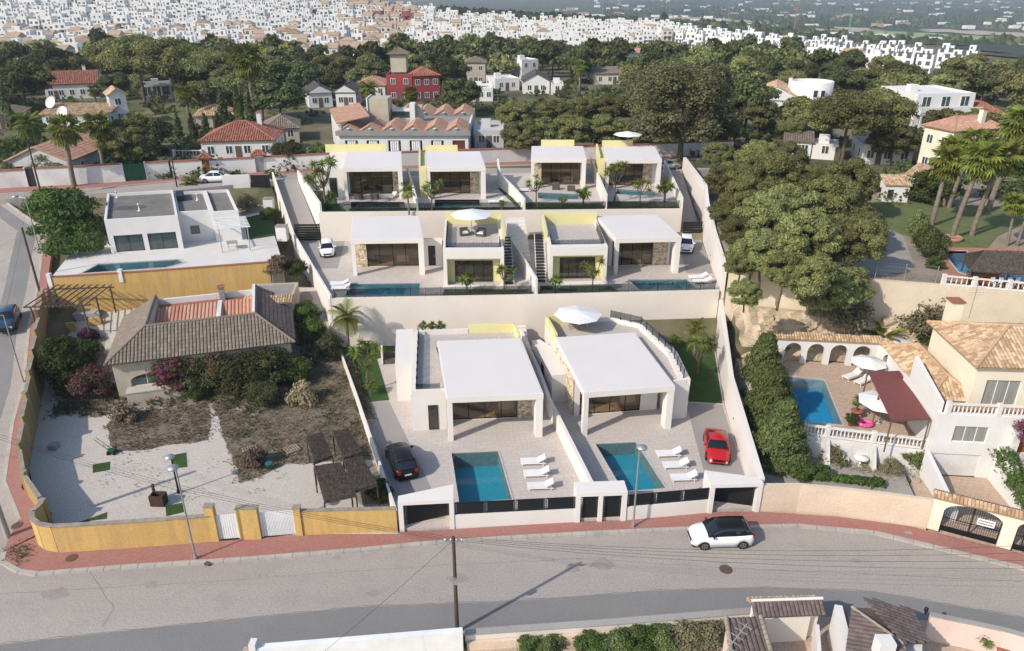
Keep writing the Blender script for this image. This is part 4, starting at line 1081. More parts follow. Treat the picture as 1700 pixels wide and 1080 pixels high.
for(a,b,z,lab)in(((-26.1,87.2),(-23.1,87.25),5.5,'black slatted gate at the foot of the left ramp'),((20.8,88.1),(23.1,88.2),5.5,'black slatted gate at the foot of the right ramp')):
 fr,L_=frpts(a,b,z);t=thing('slatted_gate',lab,'gate',fr.O,group='black ramp gates')
 f_=MB(fr);f_.box(0,.08,-.05,.05,0,2.2,BLACKMETAL);f_.box(L_-.08,L_,-.05,.05,0,2.2,BLACKMETAL);f_.build('gate_frame',t)
 for k in range(7):
  s_=MB(fr);s_.box(.08,L_-.08,-.03,.03,.08+k*.3,.31+k*.3,BLACKMETAL);s_.build('slat',t)
def lattice(par,fr,u0,u1,w0,w1,name='lattice',h=.17):
 fm=MB(fr);fm.box(u0,u1,-.03,.03,w0,w0+.06,BLACKMETAL);fm.box(u0,u1,-.03,.03,w1-.06,w1,BLACKMETAL)
 fm.box(u0,u0+.06,-.03,.03,w0+.06,w1-.06,BLACKMETAL);fm.box(u1-.06,u1,-.03,.03,w0+.06,w1-.06,BLACKMETAL)
 o=fm.build('lattice_frame',par)
 g=MB(fr);r=0;w=w0+.06
 while w<w1-.08:
  u=u0+.08+(r%2)*h*.6;hh=min(h,w1-.07-w)
  while u<u1-.1:
   e=min(h*1.5,u1-.07-u)
   g.raw([fr(u,-.02,w+hh*.5),fr(u+e/2,-.03,w),fr(u+e,.0,w+hh*.5),fr(u+e/2,.02,w+hh)],[(0,1,2,3)],BLACKMETAL)
   u+=h*1.2
  w+=h*.56;r+=1
 g.build(name,o,kind='stuff')
 return o
def portal(label,a,b,dl,dr,z,gates,H=2.45,mids=()):
 """flat-topped white gateway whose back edge may be skewed"""
 fr,L_=frpts(a,b,z);t=thing('gateway',label,'gateway',fr.O,group='white gateways on the street front')
 r=MB(fr)
 P4=[fr(0,0,H-.28),fr(L_,0,H-.28),fr(L_,dr,H-.28),fr(0,dl,H-.28)]
 r.hexa(P4,[p+Vector((0,0,.28))for p in P4],VILLAW);r.build('lintel',t)
 for u0,u1,d_ in[(0,.32,dl),(L_-.32,L_,dr)]+[(m_,m_+.28,.4)for m_ in mids]:
  p=MB(fr);p.box(u0,u1,.01,d_-.01,-.25,H-.282,VILLAW);p.build('pier',t)
 for(u0,v0,u1,v1,top)in gates:
  A,B=fr(u0,v0),fr(u1,v1);g=Fr(A,B-A)
  lattice(t,g,0,(B-A).length,.05,top)
 return t
portal('white gateway with one skewed lattice gate before the black car',(-7.6,40.62),(-3.9,40.92),.7,1.7,.13,[(.34,.5,3.35,1.3,2.15)])
portal('white gateway with two narrow black lattice gates in the middle',(4.35,41.55),(7.85,41.75),1.3,1.3,.13,[(.34,.3,1.55,.3,2.15),(1.87,.3,3.15,.3,2.15)],mids=(1.57,))
portal('white gateway with one skewed lattice gate before the red car',(13.7,42.55),(17.35,42.7),1.7,.7,.13,[(.34,1.3,3.3,.5,2.15)])
for(a,b,lab)in(((-3.88,41.1),(4.33,41.75),'low white street wall topped by black lattice fence, before the left pool'),((7.87,41.95),(13.68,42.75),'low white street wall topped by black lattice fence, before the right pool')):
 fr,L_=frpts(a,b,.1);t=thing('street_wall',lab,'wall',fr.O,group='low street walls of the villas')
 w=MB(fr);w.box(0,L_,-.12,.12,-.2,1.12,VILLAW);w.build('wall',t)
 n=round(L_/2)
 for k in range(n):lattice(t,fr,k*L_/n+.02,(k+1)*L_/n-.02,1.13,2.08,h=.13)
def pg(px,py):return PF(px,py,zgard)
gl=[(p[0]-.15,p[1])for p in lb]
grows=[40.4,44,48,52,56,58,60,63,66,68,70,72,74,76]
glx=lambda y:interp(y,[q[1]for q in sorted(lb,key=lambda q:q[1])],[q[0]for q in sorted(lb,key=lambda q:q[1])])+.15
gm=MB()
mb=MB();rows=[]
for y in grows:
 x0=glx(y)if y>43 else-30.5;x1=lbx(y)-.12;rows.append([(x0+(x1-x0)*k/12,y+(0 if y>41 else 0))for k in range(13)])
for r in range(len(rows)-1):
 for k in range(12):
  a,b,c,d=rows[r][k],rows[r][k+1],rows[r+1][k+1],rows[r+1][k]
  mb.wface([(p[0],p[1],zgard(*p))for p in(a,b,c,d)],CPAVE)
mb.wface([(-30.5,40.4,-1),(lbx(40.4),40.4,-1),(lbx(40.4),40.4,.15),(-30.5,40.4,.15)],CPAVE)
struct('courtyard_ground',mb)
def patch(name,pix,m,dz=.004,f=zgard,jag=0.0,kind='structure'):
 pts=[PF(px,py,f)for px,py in pix]
 if jag:
  out=[]
  for i in range(len(pts)):
   a,b=pts[i],pts[(i+1)%len(pts)];n=max(1,int((b-a).length/.6))
   for k in range(n):
    q=a.lerp(b,k/n);out.append(Vector((q.x+random.uniform(-jag,jag),q.y+random.uniform(-jag,jag),0)))
  pts=out
 loops=[[Vector((p.x,p.y,0))for p in pts]]
 tris=tessellate_polygon(loops);mb=MB()
 V=[(p.x,p.y,f(p.x,p.y)+dz)for p in pts];fs=[]
 for t in tris:
  a,b,c=(Vector(V[i])for i in t);fs.append(t if(b-a).cross(c-a).z>0 else t[::-1])
 mb.raw(V,fs,m);
 return mb.build(name,kind=kind)
patch('dry_grass_bed',[(178,705),(190,752),(345,730),(350,700),(345,668),(260,680),(200,685)],DRY,.02,jag=.14)
patch('weedy_bed',[(352,665),(395,790),(400,802),(480,770),(640,760),(628,700),(575,590),(540,560),(495,640),(420,690)],DRY,.03,jag=.14)
patch('soil_under_bushes',[(90,560),(90,690),(190,690),(200,684),(350,666),(420,690),(500,640),(540,560),(510,480),(490,500),(490,560),(300,640),(190,640),(170,560)],SOIL,.012,jag=.35)
for pix,lab in(([(154,771),(183,766),(182,780),(154,785)],''),([(283,756),(309,751),(311,775),(287,778)],''),([(275,840),(304,834),(305,850),(276,857)],''),([(128,868),(178,850),(177,861),(140,866)],'')):
 patch('grass_square',pix,LAWN,.02)
patch('rubble_corner',[(560,800),(640,760),(655,835),(600,838)],SOIL,.01)
def p0(px,py,z):q=P(px,py,z);return(q.x,q.y)
oc=[(-31.6,41.2),(-31.75,40.2),(-31.3,39.45),(-30.6,38.95),(-29.6,38.72),(-28,38.85),(-24.5,39.2),(-19.7,39.8)]
wthing('ochre_wall','ochre yellow street wall curving round the left corner of the garden',[(x,y,-.3,2.15)for x,y in oc],.26,OCHRE,capm=COPE,capt=.08,capo=.04)
wthing('ochre_wall','straight ochre yellow street wall between the white gates and the villa gateway',[(-14.2,40.42,-.3,2.05),(-7.75,40.75,-.3,2.0)],.26,OCHRE,capm=COPE,capt=.05,capo=.03)
for x0,x1,y,h,lab in((-20.1,-19.5,39.84,2.9,'narrow ochre gate pillar left of the small white gate'),(-18.15,-16.75,40.05,2.6,'broad ochre gate pillar between the two white gates'),(-14.5,-14.05,40.4,2.35,'ochre gate pillar right of the wide white gate')):
 m_=MB();m_.box(x0,x1,y-.2,y+.2,-.2,h,OCHRE);m_.box(x0-.04,x1+.04,y-.24,y+.24,h+.001,h+.07,COPE);one(m_,'gate_pillar',lab,'pillar','ochre gate pillars')
def plankgate(label,a,b,z,H,m,n,top=0.0,name='boarded_gate'):
 fr,L_=frpts(a,b,z);t=thing(name,label,'gate',fr.O)
 f_=MB(fr)
 for w_ in(.12,H*.55,H-.2):f_.box(0,L_,.03,.08,w_,w_+.09,m)
 f_.box(0,.07,-.04,.029,0,H,m);f_.box(L_-.07,L_,-.04,.029,0,H,m);f_.build('gate_frame',t)
 me=None;dw=(L_-.14)/n
 for k in range(n):
  s_=MB(fr);s_.box(.07+k*dw+.012,.07+(k+1)*dw-.012,-.02,.025,.05,H-top*abs(k/(n-1)-.5),m);s_.build('board',t)
 return t
plankgate('small white louvred garden gate in the ochre wall',(-19.5,39.84),(-18.17,40.0),.13,2.0,WHITEMETAL,8)
plankgate('wide white boarded driveway gate in the ochre wall',(-16.73,40.12),(-14.52,40.4),.13,2.0,WHITEMETAL,22)
lw=sorted([(p[0]+.05,p[1])for p in lb if p[1]>42.4],key=lambda q:q[1])
lw=[q for q in lw if q[1]<73.5]+[(lw[-1][0]if False else interp(71.2,[q[1]for q in lw],[q[0]for q in lw]),71.2)]
lw=sorted(set(lw),key=lambda q:q[1]);lw=[q for q in lw if q[1]<=71.2]
st_=[]
ys=np.arange(41.2,71.2,3.1)
lwx=lambda y:interp(y,[q[1]for q in lw],[q[0]for q in lw])if y>lw[0][1]else-31.6+(lw[0][0]+31.6)*(y-41.2)/(lw[0][1]-41.2)
t=thing('ochre_wall','long ochre garden wall with capped pillars stepping up the left pavement','wall',(-31.6,41.2,0))
for i in range(len(ys)):
 y0=ys[i];y1=min(71.2,y0+3.1);h=max(2.15,zroad(0,(y0+y1)/2)+1.75)
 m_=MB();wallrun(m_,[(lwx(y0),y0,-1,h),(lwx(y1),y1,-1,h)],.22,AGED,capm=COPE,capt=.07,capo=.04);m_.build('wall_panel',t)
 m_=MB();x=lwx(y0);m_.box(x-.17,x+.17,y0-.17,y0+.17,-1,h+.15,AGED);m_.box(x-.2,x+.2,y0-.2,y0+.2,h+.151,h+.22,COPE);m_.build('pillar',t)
uw=[(p0(82,459,7.0)[0],p0(82,459,7.0)[1]),p0(200,452,7.0),p0(300,445,7.0),p0(446,434,7.0)]
wthing('ochre_retaining_wall','high ochre retaining wall with red coping below the white house pool',[(x,y,0,6.95)for x,y in uw],.28,OCHRE,capm=TERRA,capt=.07,capo=.05)
wthing('ochre_retaining_wall','crumbling ochre wall end beside the ramp under the straggly bush',[(uw[-1][0]+.1,uw[-1][1],0,6.8),(-24.9,76.6,0,6.2)],.26,BEIGE)
for xx,ll in((uw[0],'left'),(uw[1],'right')):
 m_=MB();m_.box(xx[0]-.2,xx[0]+.2,xx[1]-.2,xx[1]+.2,6.0,7.35,DISTWHITE);one(m_,'wall_post',ll+' small white post on the red coping by the turquoise pool','post','white posts on the coping')
m_=MB();a,b=pg(86,552),pg(127,548);wallrun(m_,[(a.x,a.y,.3,a.z+.9),(b.x,b.y,.3,b.z+.9)],.25,OCHRE);one(m_,'low_ochre_wall','low ochre wall below the dark pergola, left of the steps','wall')
m_=MB();a,b=pg(150,540),pg(172,538);wallrun(m_,[(a.x,a.y,.3,a.z+.8),(b.x,b.y,.3,b.z+.8)],.25,OCHRE);one(m_,'low_ochre_wall','short low ochre wall right of the steps beside pink flowers','wall')
slab('upper_yard',[(a_.x,a_.y)for a_ in(pg(86,535),pg(168,530),pg(172,480),pg(88,484))],3.2,0,brickmat('mauve_yard_tiles',(.42,.38,.40),(.38,.34,.36),(.3,.27,.28),.3,.3,.015,grime=.4,gcol=(.25,.22,.22)))
t=thing('dark_pergola','ruined dark wooden pergola before the upper ochre wall','pergola',(-44.5,68.5,3.2))
for(x,y)in((-45.6,65.6),(-41.0,66.2),(-45.9,70.2),(-40.6,70.8),(-40.7,68.2)):
 m_=MB();m_.bar((x,y,3.2),(x,y,6.0),.09,WOOD,n=5);m_.build('post',t)
for y0,y1 in((65.6,66.2),(70.2,70.8)):
 m_=MB();m_.bar((-46.2,y0-.1,6.05),(-40.2,y1,6.0),.08,WOOD,n=5);m_.build('beam',t)
for k in range(9):
 x=-45.9+k*.68;m_=MB();m_.bar((x,65.1,6.2),(x-.1,71.1,6.15),.06,WOOD,n=5);m_.build('rafter',t)
m_=MB();m_.bar((-40.6,70.4,5.9),(-33.5,66.5,4.1),.06,WOOD,n=5);m_.build('fallen_beam',t)
bz=.9
t=thing('brown_roofed_house','bungalow with a brown tiled hip roof round a sunken terracotta roof, bushes in front','house',(-28,60,bz))
E0,E1=P(173,607,4.1),P(490,568,4.1)
fr=Fr((E0.x,E0.y,0),(E1.x-E0.x,E1.y-E0.y,0));Wd=(E1-E0).length
def q3(u,v,z):return fr(u,v,z)
ez,rz_=4.1,6.0;D1=3.2;DD=10.6
wl=MB(fr)
ops=[(1.6,5.6,1.5,2.7),(7.6,9.8,1.4,2.8),(12.2,15.2,1.4,2.8)]
f_=Fr(fr(.45,.5,0),fr.U,fr.V);wall_open(wl,f_,Wd-.9,4.1,.3,[(a-.45,b-.45,lo,hi)for a,b,lo,hi in ops],BEIGE,w0=-.2)
wl.fr=fr;wl.box(.45,.75,.801,DD-.3,-.2,4.05,BEIGE);wl.box(Wd-.75,Wd-.45,.801,DD-.3,-.2,4.05,BEIGE);wl.box(.751,Wd-.751,DD-.6,DD-.3,-.2,4.05,BEIGE)
wl.build('wall',t)
for a,b,lo,hi in ops:
 o=window(t,f_,a-.45,b-.45,lo,hi,3,v=.12,fm=WHITEMETAL,gm=GLASSB,name='arched_window')
 A=MB(f_);n=8;um=(a+b)/2-.45;hw=(b-a)/2
 for k in range(n):
  t0,t1=math.pi*k/n,math.pi*(k+1)/n
  x0,x1=um-hw*math.cos(t0),um-hw*math.cos(t1);z0,z1=hi-.62+.6*math.sin(t0),hi-.62+.6*math.sin(t1)
  p_=[f_(x0,-.02,z0),f_(x1,-.02,z1),f_(x1,-.02,hi+.02),f_(x0,-.02,hi+.02)];A.raw(p_+[p+f_.V*.12 for p in p_],MB.BF,BEIGE)
 A.build('arch_head',o)
b_=MB(fr);b_.box(1.3,5.9,-.7,.45,-.2,1.45,BEIGE);b_.box(1.25,5.95,-.75,.48,1.451,1.55,VPAVE);b_.build('porch_parapet',t)
def slope(nm,pts,mats,**k):
 m_=MB();tiles(m_,pts,mats,**k);return m_.build(nm,t)
slope('roof_slope',[q3(0,0,ez),q3(Wd,0,ez),q3(Wd-D1,D1,rz_),q3(D1,D1,rz_)],TBROWN,pitch=.30,course=.42,h=.085)
slope('roof_slope',[q3(0,DD,ez),q3(0,0,ez),q3(D1,D1,rz_),q3(D1,DD,rz_)],TBROWN,pitch=.30,course=.42,h=.06)
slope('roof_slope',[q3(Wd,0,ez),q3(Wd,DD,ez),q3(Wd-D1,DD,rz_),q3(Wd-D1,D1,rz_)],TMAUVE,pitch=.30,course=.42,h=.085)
m_=MB()
for a,b in((q3(0,0,ez),q3(D1,D1,rz_)),(q3(Wd,0,ez),q3(Wd-D1,D1,rz_)),(q3(D1,D1,rz_),q3(Wd-D1,D1,rz_)),(q3(D1,D1,rz_),q3(D1,DD,rz_)),(q3(Wd-D1,D1,rz_),q3(Wd-D1,DD,rz_))):ridge(m_,a,b,TBROWN[2])
m_.build('ridge_tiles',t)
w_=MB(fr)
w_.box(D1+.05,D1+.25,D1+.1,DD,3.2,rz_-.02,BEIGE);w_.box(Wd-D1-.3,Wd-D1-.05,D1+.1,DD,3.2,rz_+.25,WHITE);w_.box(D1+.26,Wd-D1-.31,D1+.1,D1+.3,3.2,rz_-.03,BEIGE)
w_.box(D1+.26,Wd-D1-.31,DD-.3,DD-.05,3.2,5.7,WHITE)
w_.build('inner_parapet',t)
slope('sunken_roof',[q3(D1+.26,D1+.31,4.55),q3(Wd-D1-.31,D1+.31,4.55),q3(Wd-D1-.31,DD-1.6,5.3),q3(D1+.26,DD-1.6,5.3)],TTERR,pitch=.34,course=0,h=.10)
w_=MB(fr);w_.box(D1+.26,Wd-D1-.31,DD-1.59,DD-.31,3.5,5.15,TERRA);w_.build('gutter_slab',t)
mid=(D1+Wd-D1)/2+1.2
w_=MB(fr);w_.box(mid-.15,mid+.25,D1+.35,DD-1.4,4.6,5.42,DISTWHITE);w_.build('broken_partition',t)
w_=MB(fr);w_.box(mid+.0,mid+.5,DD-.9,DD-.3,5.16,6.5,GREYR);w_.box(mid-.1,mid+.6,DD-1.0,DD-.2,6.501,6.6,TERRA);w_.build('chimney',t)
m_=MB();p_=q3(mid-.3,DD-.5,5.2);m_.bar(p_,p_+Vector((0,0,2.4)),.02,STEEL,n=4)
for k in range(5):m_.bar(p_+Vector((-.5+.05*k,0,1.6+.15*k)),p_+Vector((.5-.05*k,0,1.6+.15*k)),.012,STEEL,n=3)
m_.build('aerial',t)
for(u0,u1,v0,v1,z,nm,mm)in((D1+.4,mid-.8,DD+.05,DD+1.6,4.7,'corrugated_canopy',None),):
 m_=MB();tiles(m_,[fr(u0,v0,z-.1),fr(u1,v0,z-.1),fr(u1,v1,z+.15),fr(u0,v1,z+.15)],[mat('corrugated_sheet',(.36,.31,.25),(.3,.26,.21),scale=1),mat('corrugated_sheet_b',(.42,.38,.32),(.34,.3,.25),scale=1)],pitch=.3,course=0,h=.08);m_.build(nm,t)
o=P(455,492,3.6)
t2=thing('stone_outbuilding','small stone outbuilding with a clay tile eave at the back right of the bungalow','outbuilding',(o.x,o.y,2.5))
f5=Fr((-26.6,69.2,2.2),a=.12)
m_=MB(f5);wall_open(m_,f5,4.6,3.0,.25,[(1.6,2.4,0,2.0)],BEIGE);m_.fr=f5;m_.box(0,.25,.251,4.5,0,3.0,BEIGE);m_.box(4.35,4.6,.251,4.5,0,3.0,BEIGE);m_.box(.251,4.349,4.2,4.5,0,3.0,BEIGE);m_.box(.251,4.349,.251,4.19,2.75,2.9,GREYR);m_.build('wall',t2)
doorpanel(t2,f5,1.6,2.4,0,2.0,.1,WHITEMETAL)
m_=MB();tiles(m_,[f5(-.1,-.5,2.75),f5(4.7,-.5,2.75),f5(4.7,.6,3.15),f5(-.1,.6,3.15)],TORANGE,pitch=.25,course=.4);m_.build('eave_tiles',t2)
hz=6.3
slab('pool_terrace',[(-47.2,71.5),(-36,73.6),(-26.2,75.9),(-24.9,77.2),(-28.6,87.0),(-32.5,96.0),(-36,103),(-57.5,97.8),(-53.4,90),(-49.5,80)],hz,0,mat('pale_terrace',(.62,.59,.55),(.57,.54,.5),scale=.3,fine=.04,grime=.15,gcol=(.45,.42,.38)),[[(-45.0,73.9),(-37.0,75.7),(-35.6,77.2),(-36.6,78.2),(-44.6,76.7)]],side=WHITE)
pool('narrow turquoise pool with rounded end behind the ochre wall',[(-45.0,73.9),(-37.0,75.7),(-35.6,77.2),(-36.6,78.2),(-44.6,76.7)],hz,depth=.9,level=.05,rim=.25)
t=thing('white_flat_house','white modern bungalow with a gravelled flat roof behind the narrow turquoise pool','house',(-42,88,hz))
A_,B_=Vector((-44.9,80.1,0)),Vector((-37.5,82.0,0))
f6=Fr((-44.9,80.2,hz),(7.3,1.75,0),(-5.6,12.2,0));H6=3.9;W6=7.6;D6=12.6
def flatblock(par,fr,W,D,H,ops,m,nm='block',rm=None,ph=.35,win=None,side=None):
 b=MB(fr);wall_open(b,fr,W,H,.3,ops,m);b.fr=fr
 b.box(0,.25,.301,D,0,H,m);b.box(W-.25,W,.301,D,0,H,m);b.box(.251,W-.251,D-.25,D,0,H,m);o=b.build('wall',par)
 r=MB(fr);r.box(.251,W-.251,.301,D-.251,H-ph-.25,H-ph,rm or FLATROOF);r.build('flat_roof',par)
 f=MB(fr);f.box(.251,W-.251,.301,D-.251,.0,.05,CONC);f.build('floor',par)
 for(a,b_,lo,hi)in ops:window(par,fr,a,b_,lo,hi,win or max(1,round((b_-a)/1.1)),v=.12,gm=GLASSB)
 return o
flatblock(t,f6,W6,D6,H6,[(.55,3.55,.1,2.05),(4.05,7.05,.1,2.05)],WHITE,win=2)
f7=Fr(f6(W6+.01,2.6),f6.U,f6.V);flatblock(t,f7,3.7,10,3.6,[(1.1,2.1,.9,1.9)],WHITE,win=1)
f8=Fr(f7(3.71,-.8),f6.U,f6.V);flatblock(t,f8,2.9,10.8,3.6,[],WHITE)
b=MB(f6);b.raw([f6(2.6+1.9*math.cos(k*.5236)*(1+.15*math.sin(k*2)),6.2+1.1*math.sin(k*.5236)*(1+.2*math.cos(k*3)),H6-.345)for k in range(12)],[tuple(range(12))],STAIN);b.build('damp_patch',t)
for(ff,u,v,h)in((f6,3.6,4.4,3.56),(f7,2.6,6.5,3.26),(f6,1.1,11.5,3.56)):
 m_=MB();c=ff(u,v,h);m_.box(0,0,0,0,0,0,STEEL);m_=MB();m_.lathe(c,[(.22,0),(.22,.05),(.07,.06),(.06,.7),(.11,.72),(.11,.85),(.02,.9)],WHITEMETAL,n=8);m_.build('vent_pipe',t)
b=MB(f7);b.box(.3,1.2,6.5,9.4,3.26,3.9,BLACKMETAL);b.build('roof_shadow_box',t)  # added black box stands in for a dark shadow on the flat roof
t=thing('white_pergola','slender white pergola at the right corner of the white bungalow','pergola',tuple(f8(1,-2)))
for u in(0.2,3.2):
 for v in(-4.4,):
  m_=MB(f8);m_.box(u,u+.1,v,v+.1,0,2.6,STEEL);m_.build('post',t)
for u in(0.2,3.2):
 m_=MB(f8);m_.box(u,u+.1,-4.4,.1,2.601,2.75,STEEL);m_.build('beam',t)
for k in range(8):
 m_=MB(f8);m_.box(-.2,3.6,-4.3+k*.6,-4.22+k*.6,2.751,2.85,WHITEMETAL);m_.build('slat',t)
t=thing('garden_table','metal garden table under the white pergola','table',tuple(f8(1.5,-3)))
m_=MB(f8);m_.box(.9,2.1,-3.6,-2.4,.72,.76,STEEL);m_.build('top',t)
for u in(1.0,1.96):
 for v in(-3.5,-2.54):m_=MB(f8);m_.box(u,u+.05,v,v+.05,0,.72,STEEL);m_.build('leg',t)
lawn('lawn',[tuple(P(*q,6.3)[:2])for q in((405,362),(448,352),(463,390),(411,398))],6.3,LAWN)
slab('car_port_floor',[tuple(P(*q,6.3)[:2])for q in((385,330),(440,322),(452,348),(402,358))],6.31,6.0,GRAVEL)
wthing('white_wall','white back wall of the white bungalow beside the black gate',[(-39.5,101.6,5,8.9+1.2),(-36.0,102.3,5,10.1)],.25,WHITE)
t=thing('black_gate','black boarded gate onto the back road beside the left ramp','gate',(-35.9,102.3,8.4))
for k in range(10):
 m_=MB();m_.box(-35.85+k*.26,-35.61+k*.26,102.3,102.36,7.4,10.0,BLACKMETAL);m_.build('board',t)
for q,lab in(((448,350),'white box pillar beside the driveway of the white bungalow'),((470,398),'low white box pillar at the garden edge by the boundary wall')):
 c=P(*q,6.3);m_=MB();m_.box(c.x-.6,c.x+.6,c.y-.5,c.y+.5,6.3,8.0,WHITE);m_.box(c.x-.65,c.x+.65,c.y-.55,c.y+.55,8.001,8.1,GREYR);one(m_,'utility_pillar',lab,'pillar')
slab('front_garden_gravel',[(17.45,43.1),(22.8,42.6),(28.4,41.3),(29.6,47.4),(24,48.9),(21.5,49.4),(21.0,56),(21.9,68),(19.2,57)],.35,-.9,GRAVEL)
RPOOL=[(23.4,59.2),(27.4,58.2),(26.1,50.8),(22.2,51.6)]
slab('pool_deck',[(20.8,62.4),(34.4,61.2),(39.5,60.9),(39,57),(34.4,52),(32.6,48.6),(31.0,47.3),(21.3,49.7),(20.6,54)],2.2,-.9,RPAVE,[RPOOL],side=DISTWHITE)
pool('deep blue swimming pool of the arcaded villa on the right',RPOOL,2.2,depth=1.1,tile=POOLB,water=WATERB,rimm=VPAVE)
wthing('street_wall','long curving peach textured street wall right of the villa gateways',[(17.4,42.95,-.2,2.3),(20,43.0,-.2,2.3),(22.8,42.55,-.2,2.3),(25.9,41.85,-.2,2.35),(28.3,41.15,-.2,2.4)],.3,PEACH)
m_=MB();fr,L_=frpts((17.75,42.73),(18.5,42.72),.13)
m_.box(0,.7,-.02,0,.0,.5,STEEL);m_.box(.85,1.5,-.02,0,.05,.95,STEEL);one(m_,'meter_boxes','grey meter cabinet doors in the peach street wall beside the right gateway','cabinet')
def archwall(mb,fr,L_,H,t,arches,m,n=10):
 """arches: (u0, u1, spring, rise) openings from the ground up"""
 u=0;old=mb.fr;mb.fr=fr
 for a,b,sp,ri in arches:
  mb.box(u,a,0,t,0,H,m);mb.box(a,b,0,t,sp+ri,H,m)
  c=(a+b)/2;hw=(b-a)/2
  for k in range(n):
   t0,t1=math.pi*k/n,math.pi*(k+1)/n;x0,x1=c-hw*math.cos(t0),c-hw*math.cos(t1);z0,z1=sp+ri*math.sin(t0),sp+ri*math.sin(t1)
   q=[fr(x0,0,z0),fr(x1,0,z1),fr(x1,0,sp+ri),fr(x0,0,sp+ri)];mb.raw(q+[p+fr.V*t for p in q],MB.BF,m)
  u=b
 mb.box(u,L_,0,t,0,H,m);mb.fr=old
gfr,gL=frpts((28.25,41.05),(36.5,36.95),.1)
t=thing('arched_gateway','cream gateway with clay tile coping and two arched iron gates at the right edge','gateway',gfr.O)
m_=MB();archwall(m_,gfr,gL,2.75,.35,[(.75,4.15,1.75,.75),(4.95,6.0,1.8,.5)],CREAM);m_.build('wall',t)
m_=MB();tiles(m_,[gfr(-.1,-.28,2.72),gfr(gL,-.28,2.72),gfr(gL,.18,3.0),gfr(-.1,.18,3.0)],TORANGE,pitch=.22,course=.5,h=.09);m_.build('coping_tiles',t)
m_=MB();tiles(m_,[gfr(gL,.63,2.72),gfr(-.1,.63,2.72),gfr(-.1,.18,3.0),gfr(gL,.18,3.0)],TORANGE,pitch=.22,course=.5,h=.09);m_.build('coping_tiles',t)
def irongate(par,fr,u0,u1,H,rise=0,v=.15,n=None,base=.45,name='iron_gate'):
 f_=MB(fr);n=n or int((u1-u0)/.13);c=(u0+u1)/2;hw=(u1-u0)/2
 top=lambda u:H+rise*math.sqrt(max(0,1-((u-c)/hw)**2))
 f_.box(u0,u1,v,v+.04,.05,base,BLACKMETAL);f_.box(u0,u0+.05,v,v+.04,base+.001,top(u0+.05),BLACKMETAL);f_.box(u1-.05,u1,v,v+.04,base+.001,top(u1-.05),BLACKMETAL);f_.box(c-.035,c+.035,v-.01,v+.05,base+.001,top(c),BLACKMETAL);f_.box(u0+.051,u1-.051,v,v+.03,H*.62,H*.62+.05,BLACKMETAL)
 o=f_.build(name,par)
 for k in range(n):
  u=u0+(k+.5)*(u1-u0)/n;b=MB(fr);b.bar(fr(u,v+.02,base),fr(u,v+.02,top(u)),.012,BLACKMETAL,n=4,smooth=False);b.build('bar',o)
 return o
irongate(t,gfr,.76,4.14,1.75,.74);irongate(t,gfr,4.96,5.99,1.8,.48,n=6)
sg=MB(gfr);sg.box(2.75,3.75,.1,.13,1.25,1.75,WHITEMETAL);o=one(sg,'sign','white rectangular sign with two lines of dark lettering hung on the wide arched gate','sign')
l=MB(gfr)
for r in range(2):
 u=2.82
 rr=random.Random(4+r)
 while u<3.66:
  w_=rr.uniform(.03,.07);l.box(u,min(u+w_,3.68),.094,.099,1.55-r*.2,1.65-r*.2,BLACKMETAL);u+=w_+.025
l.build('lettering',o)
def balustrade(label,pts,h=.85,sp=.26,m=None,group=None,r=.06,parapet=0.0,posts=True,stuff=False,seg=6):
 m=m or WHITE;t=thing('balustrade',label,'balustrade',pts[0],group=group);me=None
 for k in range(len(pts)-1):
  a,b=Vector(pts[k]),Vector(pts[k+1]);fr,L_=frpts(a,b,a.z);n=max(1,int(L_/sp));dz=(b.z-a.z)
  for nm,w0,w1,hw in(('base_rail',0,.1,.11),('top_rail',h-.1,h,.12)):
   q=MB(fr);P4=[fr(0,-hw,w0),fr(L_,-hw,w0+dz),fr(L_,hw,w0+dz),fr(0,hw,w0)];q.hexa(P4,[p+Vector((0,0,w1-w0))for p in P4],m);q.build(nm,t)
  bl=MB()
  for i in range(n):
   p=a.lerp(b,(i+.5)/n)
   if stuff:bl.lathe(p+Vector((0,0,.1)),[(r*.7,0),(r*1.2,.25*h),(r*.6,h*.55),(r*.7,h-.2)],m,n=seg)
   elif me is None:
    q=MB();q.lathe((0,0,0),[(r*.8,0),(r*.6,.05),(r*1.25,.25*h),(r*.6,h*.6),(r*.85,h-.2)],m,n=8);o=q.build('baluster',None);me=o.data;o.parent=t;o.location=p+Vector((0,0,.1))-t.location
   else:link('baluster',me,t,p+Vector((0,0,.1))-t.location)
  if stuff:bl.build('balusters',t)
  if posts:
   for p in([a]if k else[a])+([b]if k==len(pts)-2 else[]):
    q=MB();q.box(p.x-.16,p.x+.16,p.y-.16,p.y+.16,p.z,p.z+h+.12,m);q.build('newel_post',t)
 return t
balustrade('long white balustrade on the deck edge before the deep blue pool',[(21.4,49.9,2.22),(24.2,49.15,2.22),(27.4,48.35,2.22),(31.0,47.5,2.22)])
for(x,y)in((24.2,48.95),(27.4,48.15)):
 m_=MB();m_.hexa([(x-.15,y-.9,.3),(x+.15,y-.95,.3),(x+.15,y,.3),(x-.15,y,.3)],[(x-.15,y-.15,2.1),(x+.15,y-.15,2.1),(x+.15,y,2.1),(x-.15,y,2.1)],DISTWHITE);one(m_,'buttress','white sloping buttress of the pool deck wall, %s'%('left one' if x<25 else 'right one'),'buttress','buttresses of the deck wall')
afr,aL=frpts((22.4,61.9),(32.9,60.7),2.2)
t=thing('arcade','white garden arcade of five arches with clay tile coping behind the deep blue pool','arcade',afr.O)
n=5;pw=.5;ow=(aL-pw)/n
